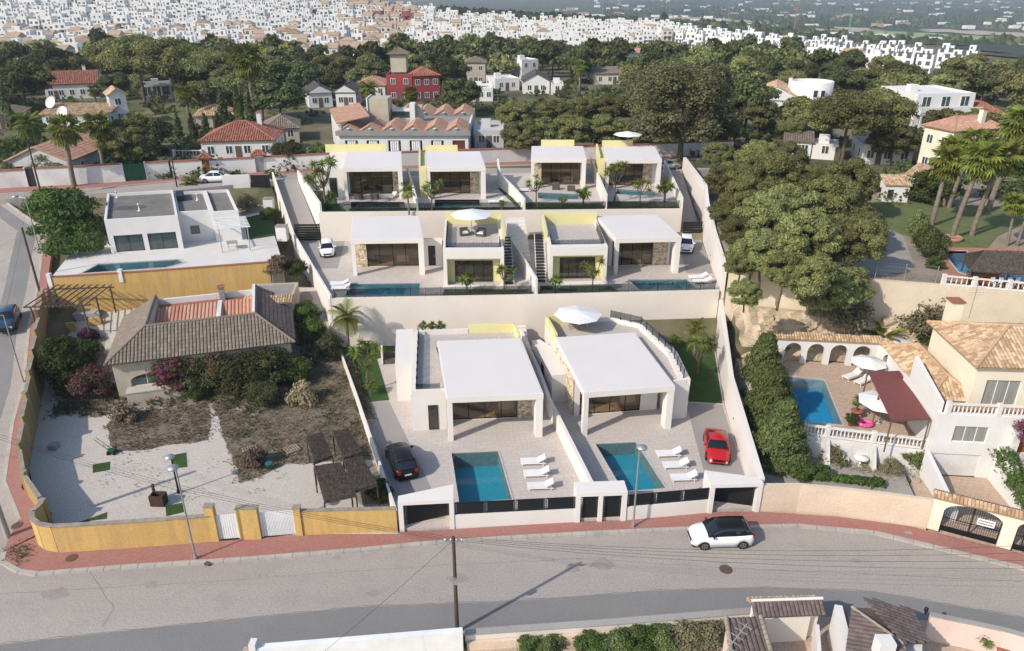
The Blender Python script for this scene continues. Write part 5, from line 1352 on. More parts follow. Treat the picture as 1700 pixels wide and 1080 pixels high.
m_=MB();archwall(m_,afr,aL,2.45,.4,[(pw+k*ow,(k+1)*ow,1.25,.78)for k in range(n)],WHITE);m_.build('arch_wall',t)
afr2,aL2=frpts((32.9,60.7),(33.9,57.2),2.2)
m_=MB();archwall(m_,afr2,aL2,2.45,.4,[(.8,2.6,1.25,.7)],WHITE);m_.build('arch_wall',t)
for f_,l_ in((afr,aL),(afr2,aL2)):
 m_=MB();tiles(m_,[f_(-.1,-.2,2.46),f_(l_+.3,-.2,2.46),f_(l_+.3,.65,2.8),f_(-.1,.65,2.8)],TORANGE,pitch=.24,course=.45);m_.build('coping_tiles',t)
t=thing('awning','dark red canvas awning on posts beside the deep blue pool','awning',(31.5,53,2.2))
aw=[P(1441,617,4.9),P(1493,615,4.9),P(1544,694,4.9),P(1480,698,4.9)]
m_=MB();m_.hexa([p+Vector((0,0,-.04))for p in(aw[3],aw[2],aw[1],aw[0])],[p for p in(aw[3],aw[2],aw[1],aw[0])],RED)
m_.build('canopy',t)
for p in aw+[aw[0].lerp(aw[3],.5),aw[1].lerp(aw[2],.5)]:
 m_=MB();q=(p+Vector((31.5,53.5,0))*.0);m_.bar((p.x,p.y,2.2),(p.x,p.y,4.85),.06,WOOD,n=5);m_.build('post',t)
m_=MB()
for k in range(6):
 a,b=aw[0].lerp(aw[3],k/5),aw[1].lerp(aw[2],k/5);m_.bar(a-Vector((0,0,.08)),b-Vector((0,0,.08)),.04,WOOD,n=4)
m_.build('rafters',t)
t=thing('cream_villa','cream two-storey villa with clay tile roofs, balustraded terrace and garage at the right edge','villa',(36,52,.3))
f9=Fr((30.9,46.9,.3),(1,-.09,0))
GW=15
ops=[(1.8,4.4,3.1,4.45),(6.2,8.3,2.0,4.4)]
m_=MB(f9)
wall_open(m_,f9,GW,5.0,.3,[(0.9,4.6,0,1.9)],WHITE)if False else None
wall_open(m_,Fr(f9(0,0,0),f9.U,f9.V),GW,2.3,.3,[(.35,3.75,.0,1.95)],WHITE)
wall_open(m_,Fr(f9(0,.0,0),f9.U,f9.V),GW,5.3,.3,[(1.35,3.75,3.0,4.35),(5.7,7.5,2.301,4.5)],WHITE,w0=2.301)
m_.fr=f9;m_.box(0,.3,.301,6.5,0,5.3,WHITE);m_.box(.301,GW,6.2,6.5,0,5.3,WHITE);m_.build('wall',t)
m_=MB(f9);m_.box(.301,GW,.301,6.19,4.9,5.05,TPAVE);m_.build('terrace_floor',t)
m_=MB(f9);m_.box(.35,3.75,.12,.18,0,1.95,DISTWHITE);o=m_.build('garage_door',t)
window(t,f9,1.35,3.75,3.0,4.35,3,v=.1,fm=WHITEMETAL,gm=CURTAIN)
doorpanel(t,f9,5.75,7.45,2.31,4.45,.15,DOORW)
for a_,b_ in((5.2,5.69),(7.51,8.0)):m_=MB(f9);m_.box(a_,b_,-.6,-.01,2.0,4.6,DISTWHITE);m_.build('door_pillar',t)
bz_=f9(0,.2,5.06)
q0,q1=f9(.6,.15,5.3),f9(GW-.5,.15,5.3)
balustrade('white balustrade on the terrace of the cream villa, above its garage',[tuple(q0),tuple(q0.lerp(q1,.25)),tuple(q0.lerp(q1,.5)),tuple(q0.lerp(q1,.75)),tuple(q1)],sp=.27)
m_=MB(f9);m_.raw([f9(.0,.3,5.3),f9(.0,5.5,5.3),f9(.3,5.5,5.3),f9(.3,.3,5.3),f9(0,.3,6.15),f9(0,5.5,7.2),f9(.3,5.5,7.2),f9(.3,.3,6.15)],[(0,1,5,4),(2,3,7,6),(0,4,7,3),(1,2,6,5),(4,5,6,7)],WHITE);m_.build('curved_side_wall',t)
UP=P(1623,606,8.9);f10=Fr((UP.x+.3,UP.y+.3,5.35),(1,-.06,0));UW,UD,UH=9.5,7.2,3.4
m_=MB(f10);wall_open(m_,f10,UW,UH,.3,[(.9,3.4,.1,2.2)],CREAM);m_.fr=f10
m_.box(0,.3,.301,UD,-3.2,UH,CREAM);m_.box(UW-.3,UW,.301,UD,-3.2,UH,CREAM);m_.box(.301,UW-.301,UD-.3,UD,-3.2,UH,CREAM);m_.build('upper_wall',t)
window(t,f10,.9,3.4,.1,2.2,3,v=.1,fm=WHITEMETAL,gm=CURTAIN,name='terrace_door')
def hiproof(par,fr,W,D,z,rise,mats,over=.4,name='roof_slope',ridged=None,pitch=.28,course=.42,h=.075,gable=False):
 a,b,c,d=fr(-over,-over,z),fr(W+over,-over,z),fr(W+over,D+over,z),fr(-over,D+over,z);W2,D2=W+2*over,D+2*over
 if W2>=D2:r0,r1=fr(-over+(0 if gable else D2/2),D/2,z+rise),fr(W+over-(0 if gable else D2/2),D/2,z+rise);S=[[a,b,r1,r0],[b,c,r1],[c,d,r0,r1],[d,a,r0]]
 else:r0,r1=fr(W/2,-over+(0 if gable else W2/2),z+rise),fr(W/2,D+over-(0 if gable else W2/2),z+rise);S=[[a,b,r0],[b,c,r1,r0],[c,d,r1],[d,a,r0,r1]]
 for s in S:
  if gable and len(s)==3:
   m_=MB();m_.raw(s,[(0,1,2)],ridged or WHITE);m_.build('gable',par);continue
  m_=MB();tiles(m_,s,mats,pitch=pitch,course=course,h=h);m_.build(name,par)
 m_=MB();ridge(m_,r0,r1,mats[0])
 if not gable:
  for e,r in((a,r0),(d,r0 if W2>=D2 else r1),(b,r1 if W2>=D2 else r0),(c,r1)):ridge(m_,e,r,mats[0])
 m_.build('ridge_tiles',par)
hiproof(t,f10,UW,UD,UH,1.6,TORANGE)
m_=MB(f10);m_.box(.6,1.5,UD-.8,UD+.2,UH+.3,UH+2.2,CREAM);m_.box(.5,1.6,UD-.9,UD+.3,UH+2.201,UH+2.3,TERRA);m_.build('chimney',t)
m_=MB();q=f10(2.0,UD-1,UH+1);m_.bar(q,q+Vector((0,0,3)),.025,STEEL,n=4)
for k in range(4):m_.bar(q+Vector((-.6,0,2+.2*k)),q+Vector((.6,0,2.05+.2*k)),.015,STEEL,n=3)
m_.build('aerial',t)
K0,K1=P(1550,664,5.6),P(1606,666,5.6)
f11=Fr((K0.x+.1,K0.y+.5,2.2),(1,-.08,0));KW=(K1-K0).length+.6
m_=MB(f11);wall_open(m_,f11,KW,3.3,.25,[(.4,1.4,.0,2.1)],WHITE);m_.fr=f11;m_.box(0,.25,.251,8.4,0,3.3,WHITE);m_.box(KW-.25,KW,.251,8.4,0,3.3,WHITE);m_.box(.251,KW-.251,8.1,8.4,0,3.3,WHITE);m_.build('kitchen_wall',t)
window(t,f11,.4,1.4,0,2.1,1,v=.1)
hiproof(t,f11,KW,8.4,3.3,1.2,TORANGE)
st=thing('entrance_steps','pale steps from the arched gate up to the wooden door','steps',(36.6,40.5,.3))
d0=f9(6.6,-6.2,0);stairs(st,(d0.x,d0.y,.3),tuple(f9(6.6,-.9,2.25)),1.9,11,VPAVE,False,'step')
m_=MB(f9);m_.box(5.6,7.8,-1.0,-.61,0,2.28,VPAVE);m_.build('landing',st)
slab('garage_drive',[tuple(f9(-.2,0)[:2]),tuple(f9(5.5,0)[:2]),tuple(f9(9,0)[:2]),(45,35),(36.6,37.3),(28.4,41.35),(29.6,46)],.3,-.9,RPAVE)
m_=MB(f9);m_.raw([f9(4.6,-6.0,0),f9(5.3,-6.0,0),f9(5.3,-.05,0),f9(4.6,-.05,0),f9(4.6,-6.0,.9),f9(5.3,-6.0,.9),f9(5.3,-.05,3.0),f9(4.6,-.05,3.0)],MB.BF,WHITE);one(m_,'sloping_wall','white sloping wall between garage drive and steps, overgrown by a hedge','wall')
m_=MB(f9);m_.raw([f9(-.3,-5.5,0),f9(0.0,-5.5,0),f9(0.0,-.05,0),f9(-.3,-.05,0),f9(-.3,-5.5,1.0),f9(0,-5.5,1.0),f9(0,-.05,2.2),f9(-.3,-.05,2.2)],MB.BF,WHITE);one(m_,'sloping_wall','white sloping wall between gravel garden and garage drive','wall')
hedge('dark creeper hedge spilling over the sloping wall beside the entrance steps',[tuple(f9(5.0,-6.2,.1)),tuple(f9(5.0,-3,.9)),tuple(f9(4.9,-.6,1.6))],1.5,1.4,0,BROAD,dens=180,size=.12)
def umbrella(label,c,z,R=1.5,h=2.4,m=None,group=None,n=8,pole=STEEL):
 t=thing('parasol',label,'parasol',(c[0],c[1],z),group=group)
 q=MB();q.bar((c[0],c[1],z),(c[0],c[1],z+h),.03,pole,n=6);q.build('pole',t)
 q=MB();C=Vector((c[0],c[1],z+h));ring=[C+Vector((R*math.cos(2*math.pi*k/n),R*math.sin(2*math.pi*k/n),-.45))for k in range(n)];mid=[]
 for k in range(n):q.raw([C,ring[k],ring[(k+1)%n],C+Vector((0,0,-.03)),ring[k]+Vector((0,0,-.03)),ring[(k+1)%n]+Vector((0,0,-.03))],[(0,1,2),(3,5,4),(1,4,5,2)],m or CANVAS)
 q.build('canopy',t)
 for k in range(n):q=MB();q.bar(C+Vector((0,0,-.06)),ring[k]+Vector((0,0,-.05)),.012,STEEL,n=3);q.build('rib',t)
 q=MB();q.lathe((c[0],c[1],z),[(.25,0),(.25,.06),(.06,.08),(.05,.3)],CONC,n=10);q.build('base',t)
 return t
def lounger(key=[None]):
 t=thing('sun_lounger','x','sun lounger')
 m=MB();m.box(0,1.35,-.32,.32,.26,.36,CANVAS);m.build('seat',t)
 m=MB();P4=[(1.36,-.32,.27),(1.95,-.32,.62),(1.95,.32,.62),(1.36,.32,.27)];m.hexa([Vector(p)for p in P4],[Vector(p)+Vector((-.05,0,.09))for p in P4],CANVAS);m.build('backrest',t)
 m=MB();m.box(0,1.9,-.35,-.325,.2,.28,WHITEMETAL);m.box(0,1.9,.325,.35,.2,.28,WHITEMETAL);m.build('frame',t)
 for u in(.1,1.7):
  for s in(-.33,.29):m=MB();m.box(u,u+.06,s,s+.04,0,.2,WHITEMETAL);m.build('leg',t)
 m=MB();m.box(1.7,1.74,-.28,.28,.28,.52,WHITEMETAL);m.build('prop',t)
 return t
LP=lounger();LUSED=[False]
def place_lounger(px,py,z,label,rz=.05,s=1.0):
 q=P(px,py,z)
 if not LUSED[0]:LUSED[0]=True;LP.location=q;LP.rotation_euler=(0,0,rz);LP['label']=label;LP['group']='white sun loungers';return
 copy_tree(LP,q,rz,label,'white sun loungers',s)
for x,y,w_ in((864,770,'farthest of the three beside the left front pool'),(869,790,'middle one of the three beside the left front pool'),(875,811,'nearest of the three beside the left front pool')):place_lounger(x,y,.3,'white sun lounger, '+w_)
for x,y,w_ in((1089,757,'farthest of the three beside the right front pool'),(1100,776,'middle one of the three beside the right front pool'),(1113,797,'nearest of the three beside the right front pool')):place_lounger(x,y,.3,'white sun lounger, '+w_)
place_lounger(549,474,5.5,'white sun lounger, rear one left of the long narrow pool');place_lounger(551,481,5.5,'white sun lounger, front one left of the long narrow pool')
place_lounger(1143,463,5.5,'white sun lounger, rear one right of the slanting pool');place_lounger(1150,470,5.5,'white sun lounger, front one right of the slanting pool')
place_lounger(647,331,9,'white sun lounger by the pool of the upper villa farthest left',1.3,.9);place_lounger(810,337,9,'white sun lounger right of the pool of the second upper villa',.05);place_lounger(857,318,9,'white sun lounger left of the pool with two wicker armchairs',.05);place_lounger(1052,305,9,'white sun lounger beside the farthest right upper pool',1.3)
place_lounger(1402,631,2.2,'white sun lounger lying under the white parasol by the arcade',.5);place_lounger(1422,640,2.2,'white sun lounger farthest right by the arcade, near the awning',.6)
umbrella('white parasol over loungers in front of the arcade',P(1435,634,2.2)[:2],2.2);umbrella('tilted white parasol at the corner of the awning by the flamingo',P(1458,702,2.2)[:2],2.2,R=1.9)
umbrella('large white parasol behind the arcade next to the palm',(34.6,61.6),2.2,R=2.1)
umbrella('large cream parasol on the roof terrace with two armchairs',fCa(3.0,7.6)[:2],8.84,R=2.3,h=2.5)
umbrella('large cream parasol on the roof terrace behind the right front villa',(6.3,65.9),3.6,R=2.3,h=2.0)
umbrella('cream parasol on the terrace of the upper villa farthest right',fH(3.4,9.0)[:2],12.9,R=2.0,h=2.2)
def armchair(label,c,z,rz,group='wicker armchairs'):
 t=thing('armchair',label,'armchair',(c[0],c[1],z),rz,group);f=Fr((c[0],c[1],z),a=rz)
 m=MB(f);m.box(-.45,.45,-.4,.4,0,.3,RATTAN);m.build('base',t);m=MB(f);m.box(-.45,.45,.28,.42,.301,.8,RATTAN);m.build('backrest',t)
 for s in(-.5,.36):m=MB(f);m.box(s,s+.14,-.4,.27,0.01,.6,RATTAN);m.build('armrest',t)
 m=MB(f);m.box(-.35,.35,-.38,.27,.301,.42,CANVAS);m.build('cushion',t)
q=fCa(2.2,6.6);armchair('left grey wicker armchair under the cream parasol on the middle roof terrace',q,8.84,.3);q=fCa(4.0,6.4);armchair('right grey wicker armchair under the cream parasol on the middle roof terrace',q,8.84,-.3)
q=P(596,330,9);armchair('left wicker armchair on the patio of the upper villa farthest left',q,9,3.1);q=P(622,330,9);armchair('right wicker armchair on the patio of the upper villa farthest left',q,9,3.1)
q=P(923,314,9);armchair('left wicker armchair by the pool of the second upper villa from the right',q,9,3.1);q=P(948,316,9);armchair('right wicker armchair by the pool of the second upper villa from the right',q,9,3.1)
q=P(653,600,.35);t=thing('garden_sofa','dark garden sofa with white side screen at the end of the left front lawn','sofa',q);f=Fr(q,a=.1)
m=MB(f);m.box(-.9,.9,-.4,.4,0,.4,RATTAN);m.build('seat',t);m=MB(f);m.box(-.9,.9,.3,.5,.401,.85,RATTAN);m.build('backrest',t);m=MB(f);m.box(-1.1,-.95,-.5,.5,0,1.6,VILLAW);m.build('screen',t)
t=thing('dining_table','white dining table under the parasol behind the right front villa','table',(6.4,66.0,3.6));m=MB();m.box(5.4,7.4,65.6,66.4,4.3,4.36,CANVAS);m.build('top',t)
for x in(5.5,7.2):
 for y in(65.7,66.2):m=MB();m.box(x,x+.08,y,y+.08,3.6,4.299,STEEL);m.build('leg',t)
def pot(label,c,z,R=.3,key='bush',s=.5,m=None):
 t=thing('flower_pot',label,'pot',(c[0],c[1],z));q=MB();q.lathe((c[0],c[1],z),[(R*.7,0),(R,R*1.4),(R*1.1,R*1.45),(R*1.1,R*1.6),(R*.85,R*1.6)],m or TERRA,n=12);q.build('pot',t)
 plant(key,(c[0],c[1],z+R*1.4),'leafy plant in the '+label.split(' with')[0][:60],'plant',s=s)
pot('big terracotta pot with a leafy shrub at the deck edge by the pool',P(1420,693,2.2),2.2,.42,'yucca3',.9)
pot('small dark pot beside the steps of the blue pool',P(1412,706,2.2),2.2,.25,'bush',.4)
q=P(1436,704,2.3);t=thing('inflatable_flamingo','pink inflatable flamingo lying on the deck by the pool','inflatable',q)
PINKM=mat('pink_vinyl',(.75,.12,.35),(.7,.1,.3),rough=.35,fine=0)
m=MB();N_=14
for k in range(N_):
 a,b=2*math.pi*k/N_,2*math.pi*(k+1)/N_;m.bar(q+Vector((.5*math.cos(a),.38*math.sin(a),.1)),q+Vector((.5*math.cos(b),.38*math.sin(b),.1)),.15,PINKM,n=7)
m.build('ring',t);m=MB();pts_=[q+Vector(v)for v in((-.5,0,.1),(-.75,.05,.35),(-.7,.1,.65),(-.5,.12,.7),(-.4,.1,.55))]
for a,b in zip(pts_,pts_[1:]):m.bar(a,b,.08,PINKM,n=6)
m.build('neck',t)
q=P(1427,772,.35);t=thing('bistro_table','round white bistro table in the gravel garden','table',q);m=MB();m.lathe(q,[(.3,0),(.05,.05),(.05,.68),(.55,.7),(.55,.74),(0.02,.745)],WHITEMETAL,n=14);m.build('table',t)
def chair(label,q,rz,m_=None,group='white garden chairs'):
 m_=m_ or WHITEMETAL;t=thing('garden_chair',label,'chair',q,rz,group);f=Fr(q,a=rz)
 m=MB(f);m.box(-.22,.22,-.22,.22,.42,.46,m_);m.build('seat',t);m=MB(f);m.box(-.22,.22,.2,.24,.461,.9,m_);m.build('backrest',t)
 for u in(-.22,.18):
  for v in(-.22,.18):m=MB(f);m.box(u,u+.04,v,v+.04,0,.419,m_);m.build('leg',t)
for(px,py,a,lab)in((1402,768,1.4,'white metal garden chair left of the round bistro table'),(1446,766,-1.6,'white metal garden chair right of the round bistro table'),(1432,758,0,'white metal garden chair behind the round bistro table')):chair(lab,P(px,py,.35),a)
for(k,px,py,z,s,lab)in(('grbush',1381,760,.35,.7,'grey-green bush below the deck wall, left of the bistro table'),('yucca3',1395,778,.35,.6,'small spiky shrub left of the bistro table'),('grbush',1478,782,.35,.55,'grey bush in the gravel garden right of the bistro table'),('bush2',1515,775,.35,1.0,'tall light green bush against the white villa wall, right end of the gravel garden'),('bush',1330,790,.35,.75,'dark bush at the left end of the gravel garden behind the peach wall'),('bush',1358,792,.35,.6,'second dark bush behind the left end of the peach wall')):plant(k,P(px,py,z),lab,'bush',s=s)
q0,q1=P(1388,800,.35),P(1460,806,.35);hedge('low dark green hedge along the inside of the peach wall',[(q0.x,q0.y),(q1.x,q1.y)],0.8,.6,.35,BROAD,dens=260,size=.13)
plant('bougb',f9(8.2,-.8,2.9),'bright magenta bougainvillea climbing beside the wooden door','bush',s=1.15);plant('bougb',f9(6.1,-.7,3.9),'magenta bougainvillea hanging over the wooden door','bush',s=.8)
for(k,x,y,s,sz,lab)in(('conifer',22.2,58.8,.85,.95,'tall dark conifer by the left end of the arcade'),('conifer',20.95,53.2,.92,.95,'broad conifer beside the deep blue pool, middle of the three'),('conifer',20.5,48.4,.9,.85,'broad conifer nearest the street behind the peach wall')):plant(k,(x,y,.3),lab,s=s,sz=sz)
plant('conifer',(21.8,55.8,.3),'narrow conifer between the tall dark one and the middle broad one',s=.7,sz=.75)
mb=MB();nx_,ny_=40,9;V=[]
rr=np.random.default_rng(3)
for j in range(ny_):
 for i in range(nx_):
  u=i/(nx_-1);v=j/(ny_-1);x=21.4+u*27;yb=62.6-.13*(x-21.4)*.6;yt=67.9-.27*(x-21.4)**1.0
  y=lerp(yb,yt,v);z=lerp(2.1,5.4,min(1,v*1.15)**.8)+(rr.random()-.5)*.55*(0<j<ny_-1)
  V.append((x+(rr.random()-.5)*.3,y+(rr.random()-.5)*.3,z))
F=[(j*nx_+i,j*nx_+i+1,(j+1)*nx_+i+1,(j+1)*nx_+i)for j in range(ny_-1)for i in range(nx_-1)]
mb.raw(V,F,ROCK);struct('rock_slope',mb)
rb=MB();rk=random.Random(5)
for k in range(60):
 x=rk.uniform(22.5,40);v=rk.uniform(.1,.9);yb=62.6-.08*(x-21.4);yt=67.9-.27*(x-21.4);y=lerp(yb,yt,v);z=lerp(2.1,5.4,min(1,v*1.15)**.8);s=rk.uniform(.15,.55)
 pts=[Vector((x+s*a*rk.uniform(.7,1.2),y+s*b*rk.uniform(.6,1),z+s*c_*rk.uniform(.3,.7)))for c_ in(-1,1)for a,b in((-1,-1),(1,-1),(1,1),(-1,1))]
 rb.raw(pts,MB.BF,ROCK)
rb.build('scattered_rocks',kind='stuff')
URW=[(20.95,68.3,3.5,9.0),(25,67.4,3.5,9.0),(30.3,65.9,3.2,9.0),(39.2,63.8,3,9.0),(46,61.9,3,9.0),(56,59,3,9)]
wthing('retaining_wall','long stained cream retaining wall above the arcade and rock slope',URW,.5,mat('stained_cream_wall',(.66,.56,.42),(.58,.48,.35),scale=.4,fine=.05,grime=.45,gcol=(.42,.33,.23),gscale=.35,bump=.15,bscale=5))
UPOOL=[tuple(P(*q,8.9)[:2])for q in((1565,417),(1604,417),(1615,432),(1720,434),(1720,474),(1612,458),(1592,452))]
slab('upper_garden_ground',[(21.6,68.4),(30.3,66.0),(39.2,63.9),(46,62),(56,59.1),(75,59),(75,108),(25.7,108),(24.0,90)],8.9,6,SOIL,[UPOOL])
slab('grey_garden_drive',[tuple(P(*q,8.9)[:2])for q in((1380,350),(1425,340),(1448,372),(1500,392),(1518,440),(1500,452),(1420,455),(1370,430),(1400,380))],8.905,8.5,GRAVEL)
slab('upper_lawn',[tuple(P(*q,8.9)[:2])for q in((1437,335),(1500,335),(1700,345),(1700,372),(1655,392),(1640,412),(1560,410),(1500,390),(1455,370))],8.95,8.5,LAWN2)
slab('brick_terrace',[tuple(P(*q,8.9)[:2])for q in((1548,408),(1720,412),(1740,486),(1600,474),(1566,462),(1560,440))],8.93,8.5,TPAVE,[UPOOL])
pool('bright blue pool partly under the thatched pavilion, upper right garden',UPOOL,8.93,tile=POOLB,water=WATERB,depth=1.2)
t=thing('thatched_pavilion','dark heather-thatched pavilion over the bright blue pool at the right edge','pavilion',P(1650,445,8.9))
a,b=P(1603,450,11.2),P(1720,452,11.2);c_,d=P(1720,425,11.6),P(1590,425,11.6)
a,b,c_,d=P(1608,449,10.5),P(1760,458,10.5),P(1760,418,10.7),P(1600,420,10.7)
r0,r1=(a+d)/2+Vector((1.4,0,1.1)),(b+c_)/2+Vector((0,0,1.1))
def thatch(par,pts,name='thatch_slope',n=900,m=None):
 p=[Vector(q)for q in pts];mb=MB();nn=(p[1]-p[0]).cross(p[-1]-p[0]).normalized()
 if nn.z<0:nn=-nn
 base=[q-nn*.18 for q in p];k=len(p);mb.raw(p+base,[tuple(range(k)),tuple(range(k,2*k))[::-1]]+[(i,(i+1)%k,k+(i+1)%k,k+i)for i in range(k)],m or THATCH)
 rr=random.Random(int(p[0].x*10));up=(((p[2]+p[-1])/2)-((p[0]+p[1])/2)).normalized();side=nn.cross(up)
 for _ in range(n):
  u,v=rr.random(),rr.random()**.9;q=p[0].lerp(p[1],u).lerp((p[-1].lerp(p[2],u)if k>3 else p[2]),v)+nn*rr.uniform(.0,.05);l=rr.uniform(.12,.3);s=side*rr.uniform(.01,.03)
  mb.raw([q-s,q+s,q+s*.5-up*l+nn*rr.uniform(.0,.08)+side*rr.uniform(-.08,.08)],[(0,1,2)],m or THATCH)
 return mb.build(name,par)
thatch(t,[a,b,r1,r0]);thatch(t,[b,c_,r1]);thatch(t,[c_,d,r0,r1]);thatch(t,[d,a,r0])
for q in(a,b,c_,d,a.lerp(b,.4),a.lerp(b,.7),d.lerp(c_,.5)):m=MB();m.bar((q.x+.2,q.y,8.9),(q.x+.2,q.y,10.6),.09,POLE,n=6);m.build('post',t)
t=thing('pool_bar','wooden pool bar counter at the left end of the thatched pavilion','bar',P(1612,470,8.95));f=Fr(P(1606,472,8.95),a=-.05)
m=MB(f);m.box(0,2.6,0,.6,0,1.05,DOORW);m.build('counter',t);m=MB(f);m.box(-.1,2.7,-.1,.7,1.051,1.12,WOOD);m.build('counter_top',t)
for k in range(4):
 q=P(1648+k*14,477,8.95);chair('white chair number %s from the pool bar along the parapet'%('one','two','three','four')[k],q,.2,group='white chairs by the upper parapet')
t=thing('mesh_fence','grey wire mesh fence on the retaining wall beside the garden drive','fence',(32,65.6,9))
fp=[(31.2,65.85),(33.6,65.3),(36.0,64.7),(38.6,64.1)]
for k,q in enumerate(fp):m=MB();m.bar((q[0],q[1],9.0),(q[0],q[1],10.7),.05,STEEL,n=5);m.build('post',t)
for k in range(3):
 g=MB();A,B=Vector((*fp[k],0)),Vector((*fp[k+1],0))
 for i in range(1,12):q=A.lerp(B,i/12);g.bar((q.x,q.y,9.05),(q.x,q.y,10.6),.01,STEEL,n=3)
 for z in(9.1,9.5,9.9,10.3,10.62):g.bar((A.x,A.y,z),(B.x,B.y,z),.012,STEEL,n=3)
 g.build('mesh_panel',t)
pp=[P(x,482,9)for x in(1580,1625,1675,1725)]
balustrade('low parapet with white posts along the terrace edge at the thatched pavilion',[(p.x,interp(p.x,[30.3,39.2,46,56],[65.9,63.8,61.9,59])+.1,9.02)for p in pp],m=WHITE,sp=.4)
for i,(px,py,s)in enumerate(((1521,388,1.0),(1526,402,.95),(1534,414,1.05),(1546,430,1.15))):plant('bush2',P(px,py,8.9),('rearmost','second','third','nearest')[i]+' of the four clipped shrubs between drive and upper lawn','bush',s=s*.85,sz=s*1.5)
plant('bush',P(1550,446,8.9),'dark bush between the nearest clipped shrub and the bright blue pool','bush',s=.65)
for i,(k,px,py,s)in enumerate((('fanpalm',1546,375,1.0),('fanpalm',1566,342,.95),('fanpalm2',1575,345,1.05),('fanpalm2',1580,396,1.12),('fanpalm2',1613,391,1.1),('fanpalm',1671,408,.62),('fanpalm',1688,408,.6),('fanpalm2',1640,350,1.35))):
 labs=('leftmost tall fan palm on the upper lawn','tall fan palm behind the leftmost one, left of a pair','tall fan palm behind the leftmost one, right of a pair','tall fan palm growing from the round clay planter','tall leaning fan palm at the right of the lawn group','short fan palm at the right lawn edge, left of two','short fan palm at the right lawn edge, right of two','very tall fan palm at the far right beyond the lawn')
 plant(k,P(px,py,8.9),labs[i],'palm','fan palms of the upper garden',s=s,rz=[.2,1.2,5.9,.1,.3,2,4,5.8][i])
q=P(1580,398,8.95);m=MB();m.lathe(q,[(1.0,0),(1.05,.4),(.85,.4),(.85,.3)],TPAVE,n=14);one(m,'round_planter','round clay brick planter at the foot of a fan palm on the upper lawn','planter')
q=P(1535,338,8.9);plant('bush',q,'big round clipped green tree beside the small shed','tree',s=1.9,sz=2.3)
t=thing('garden_shed','small white garden shed with a clay tile roof at the back of the upper lawn','shed',P(1470,336,8.9));f=Fr(P(1466,335,8.9),a=-.15)
m=MB(f);wall_open(m,f,2.8,2.2,.2,[(.3,1.1,.5,1.6)],WHITE);m.fr=f;m.box(0,.2,.201,2.4,0,2.2,WHITE);m.box(2.6,2.8,.201,2.4,0,2.2,WHITE);m.box(.201,2.599,2.2,2.4,0,2.2,WHITE);m.build('wall',t)
window(t,f,.3,1.1,.5,1.6,1,v=.08,fm=WHITEMETAL);m=MB();tiles(m,[f(-.2,-.2,2.2),f(3.0,-.2,2.2),f(3.0,2.6,2.9),f(-.2,2.6,2.9)],TORANGE);m.build('roof',t)
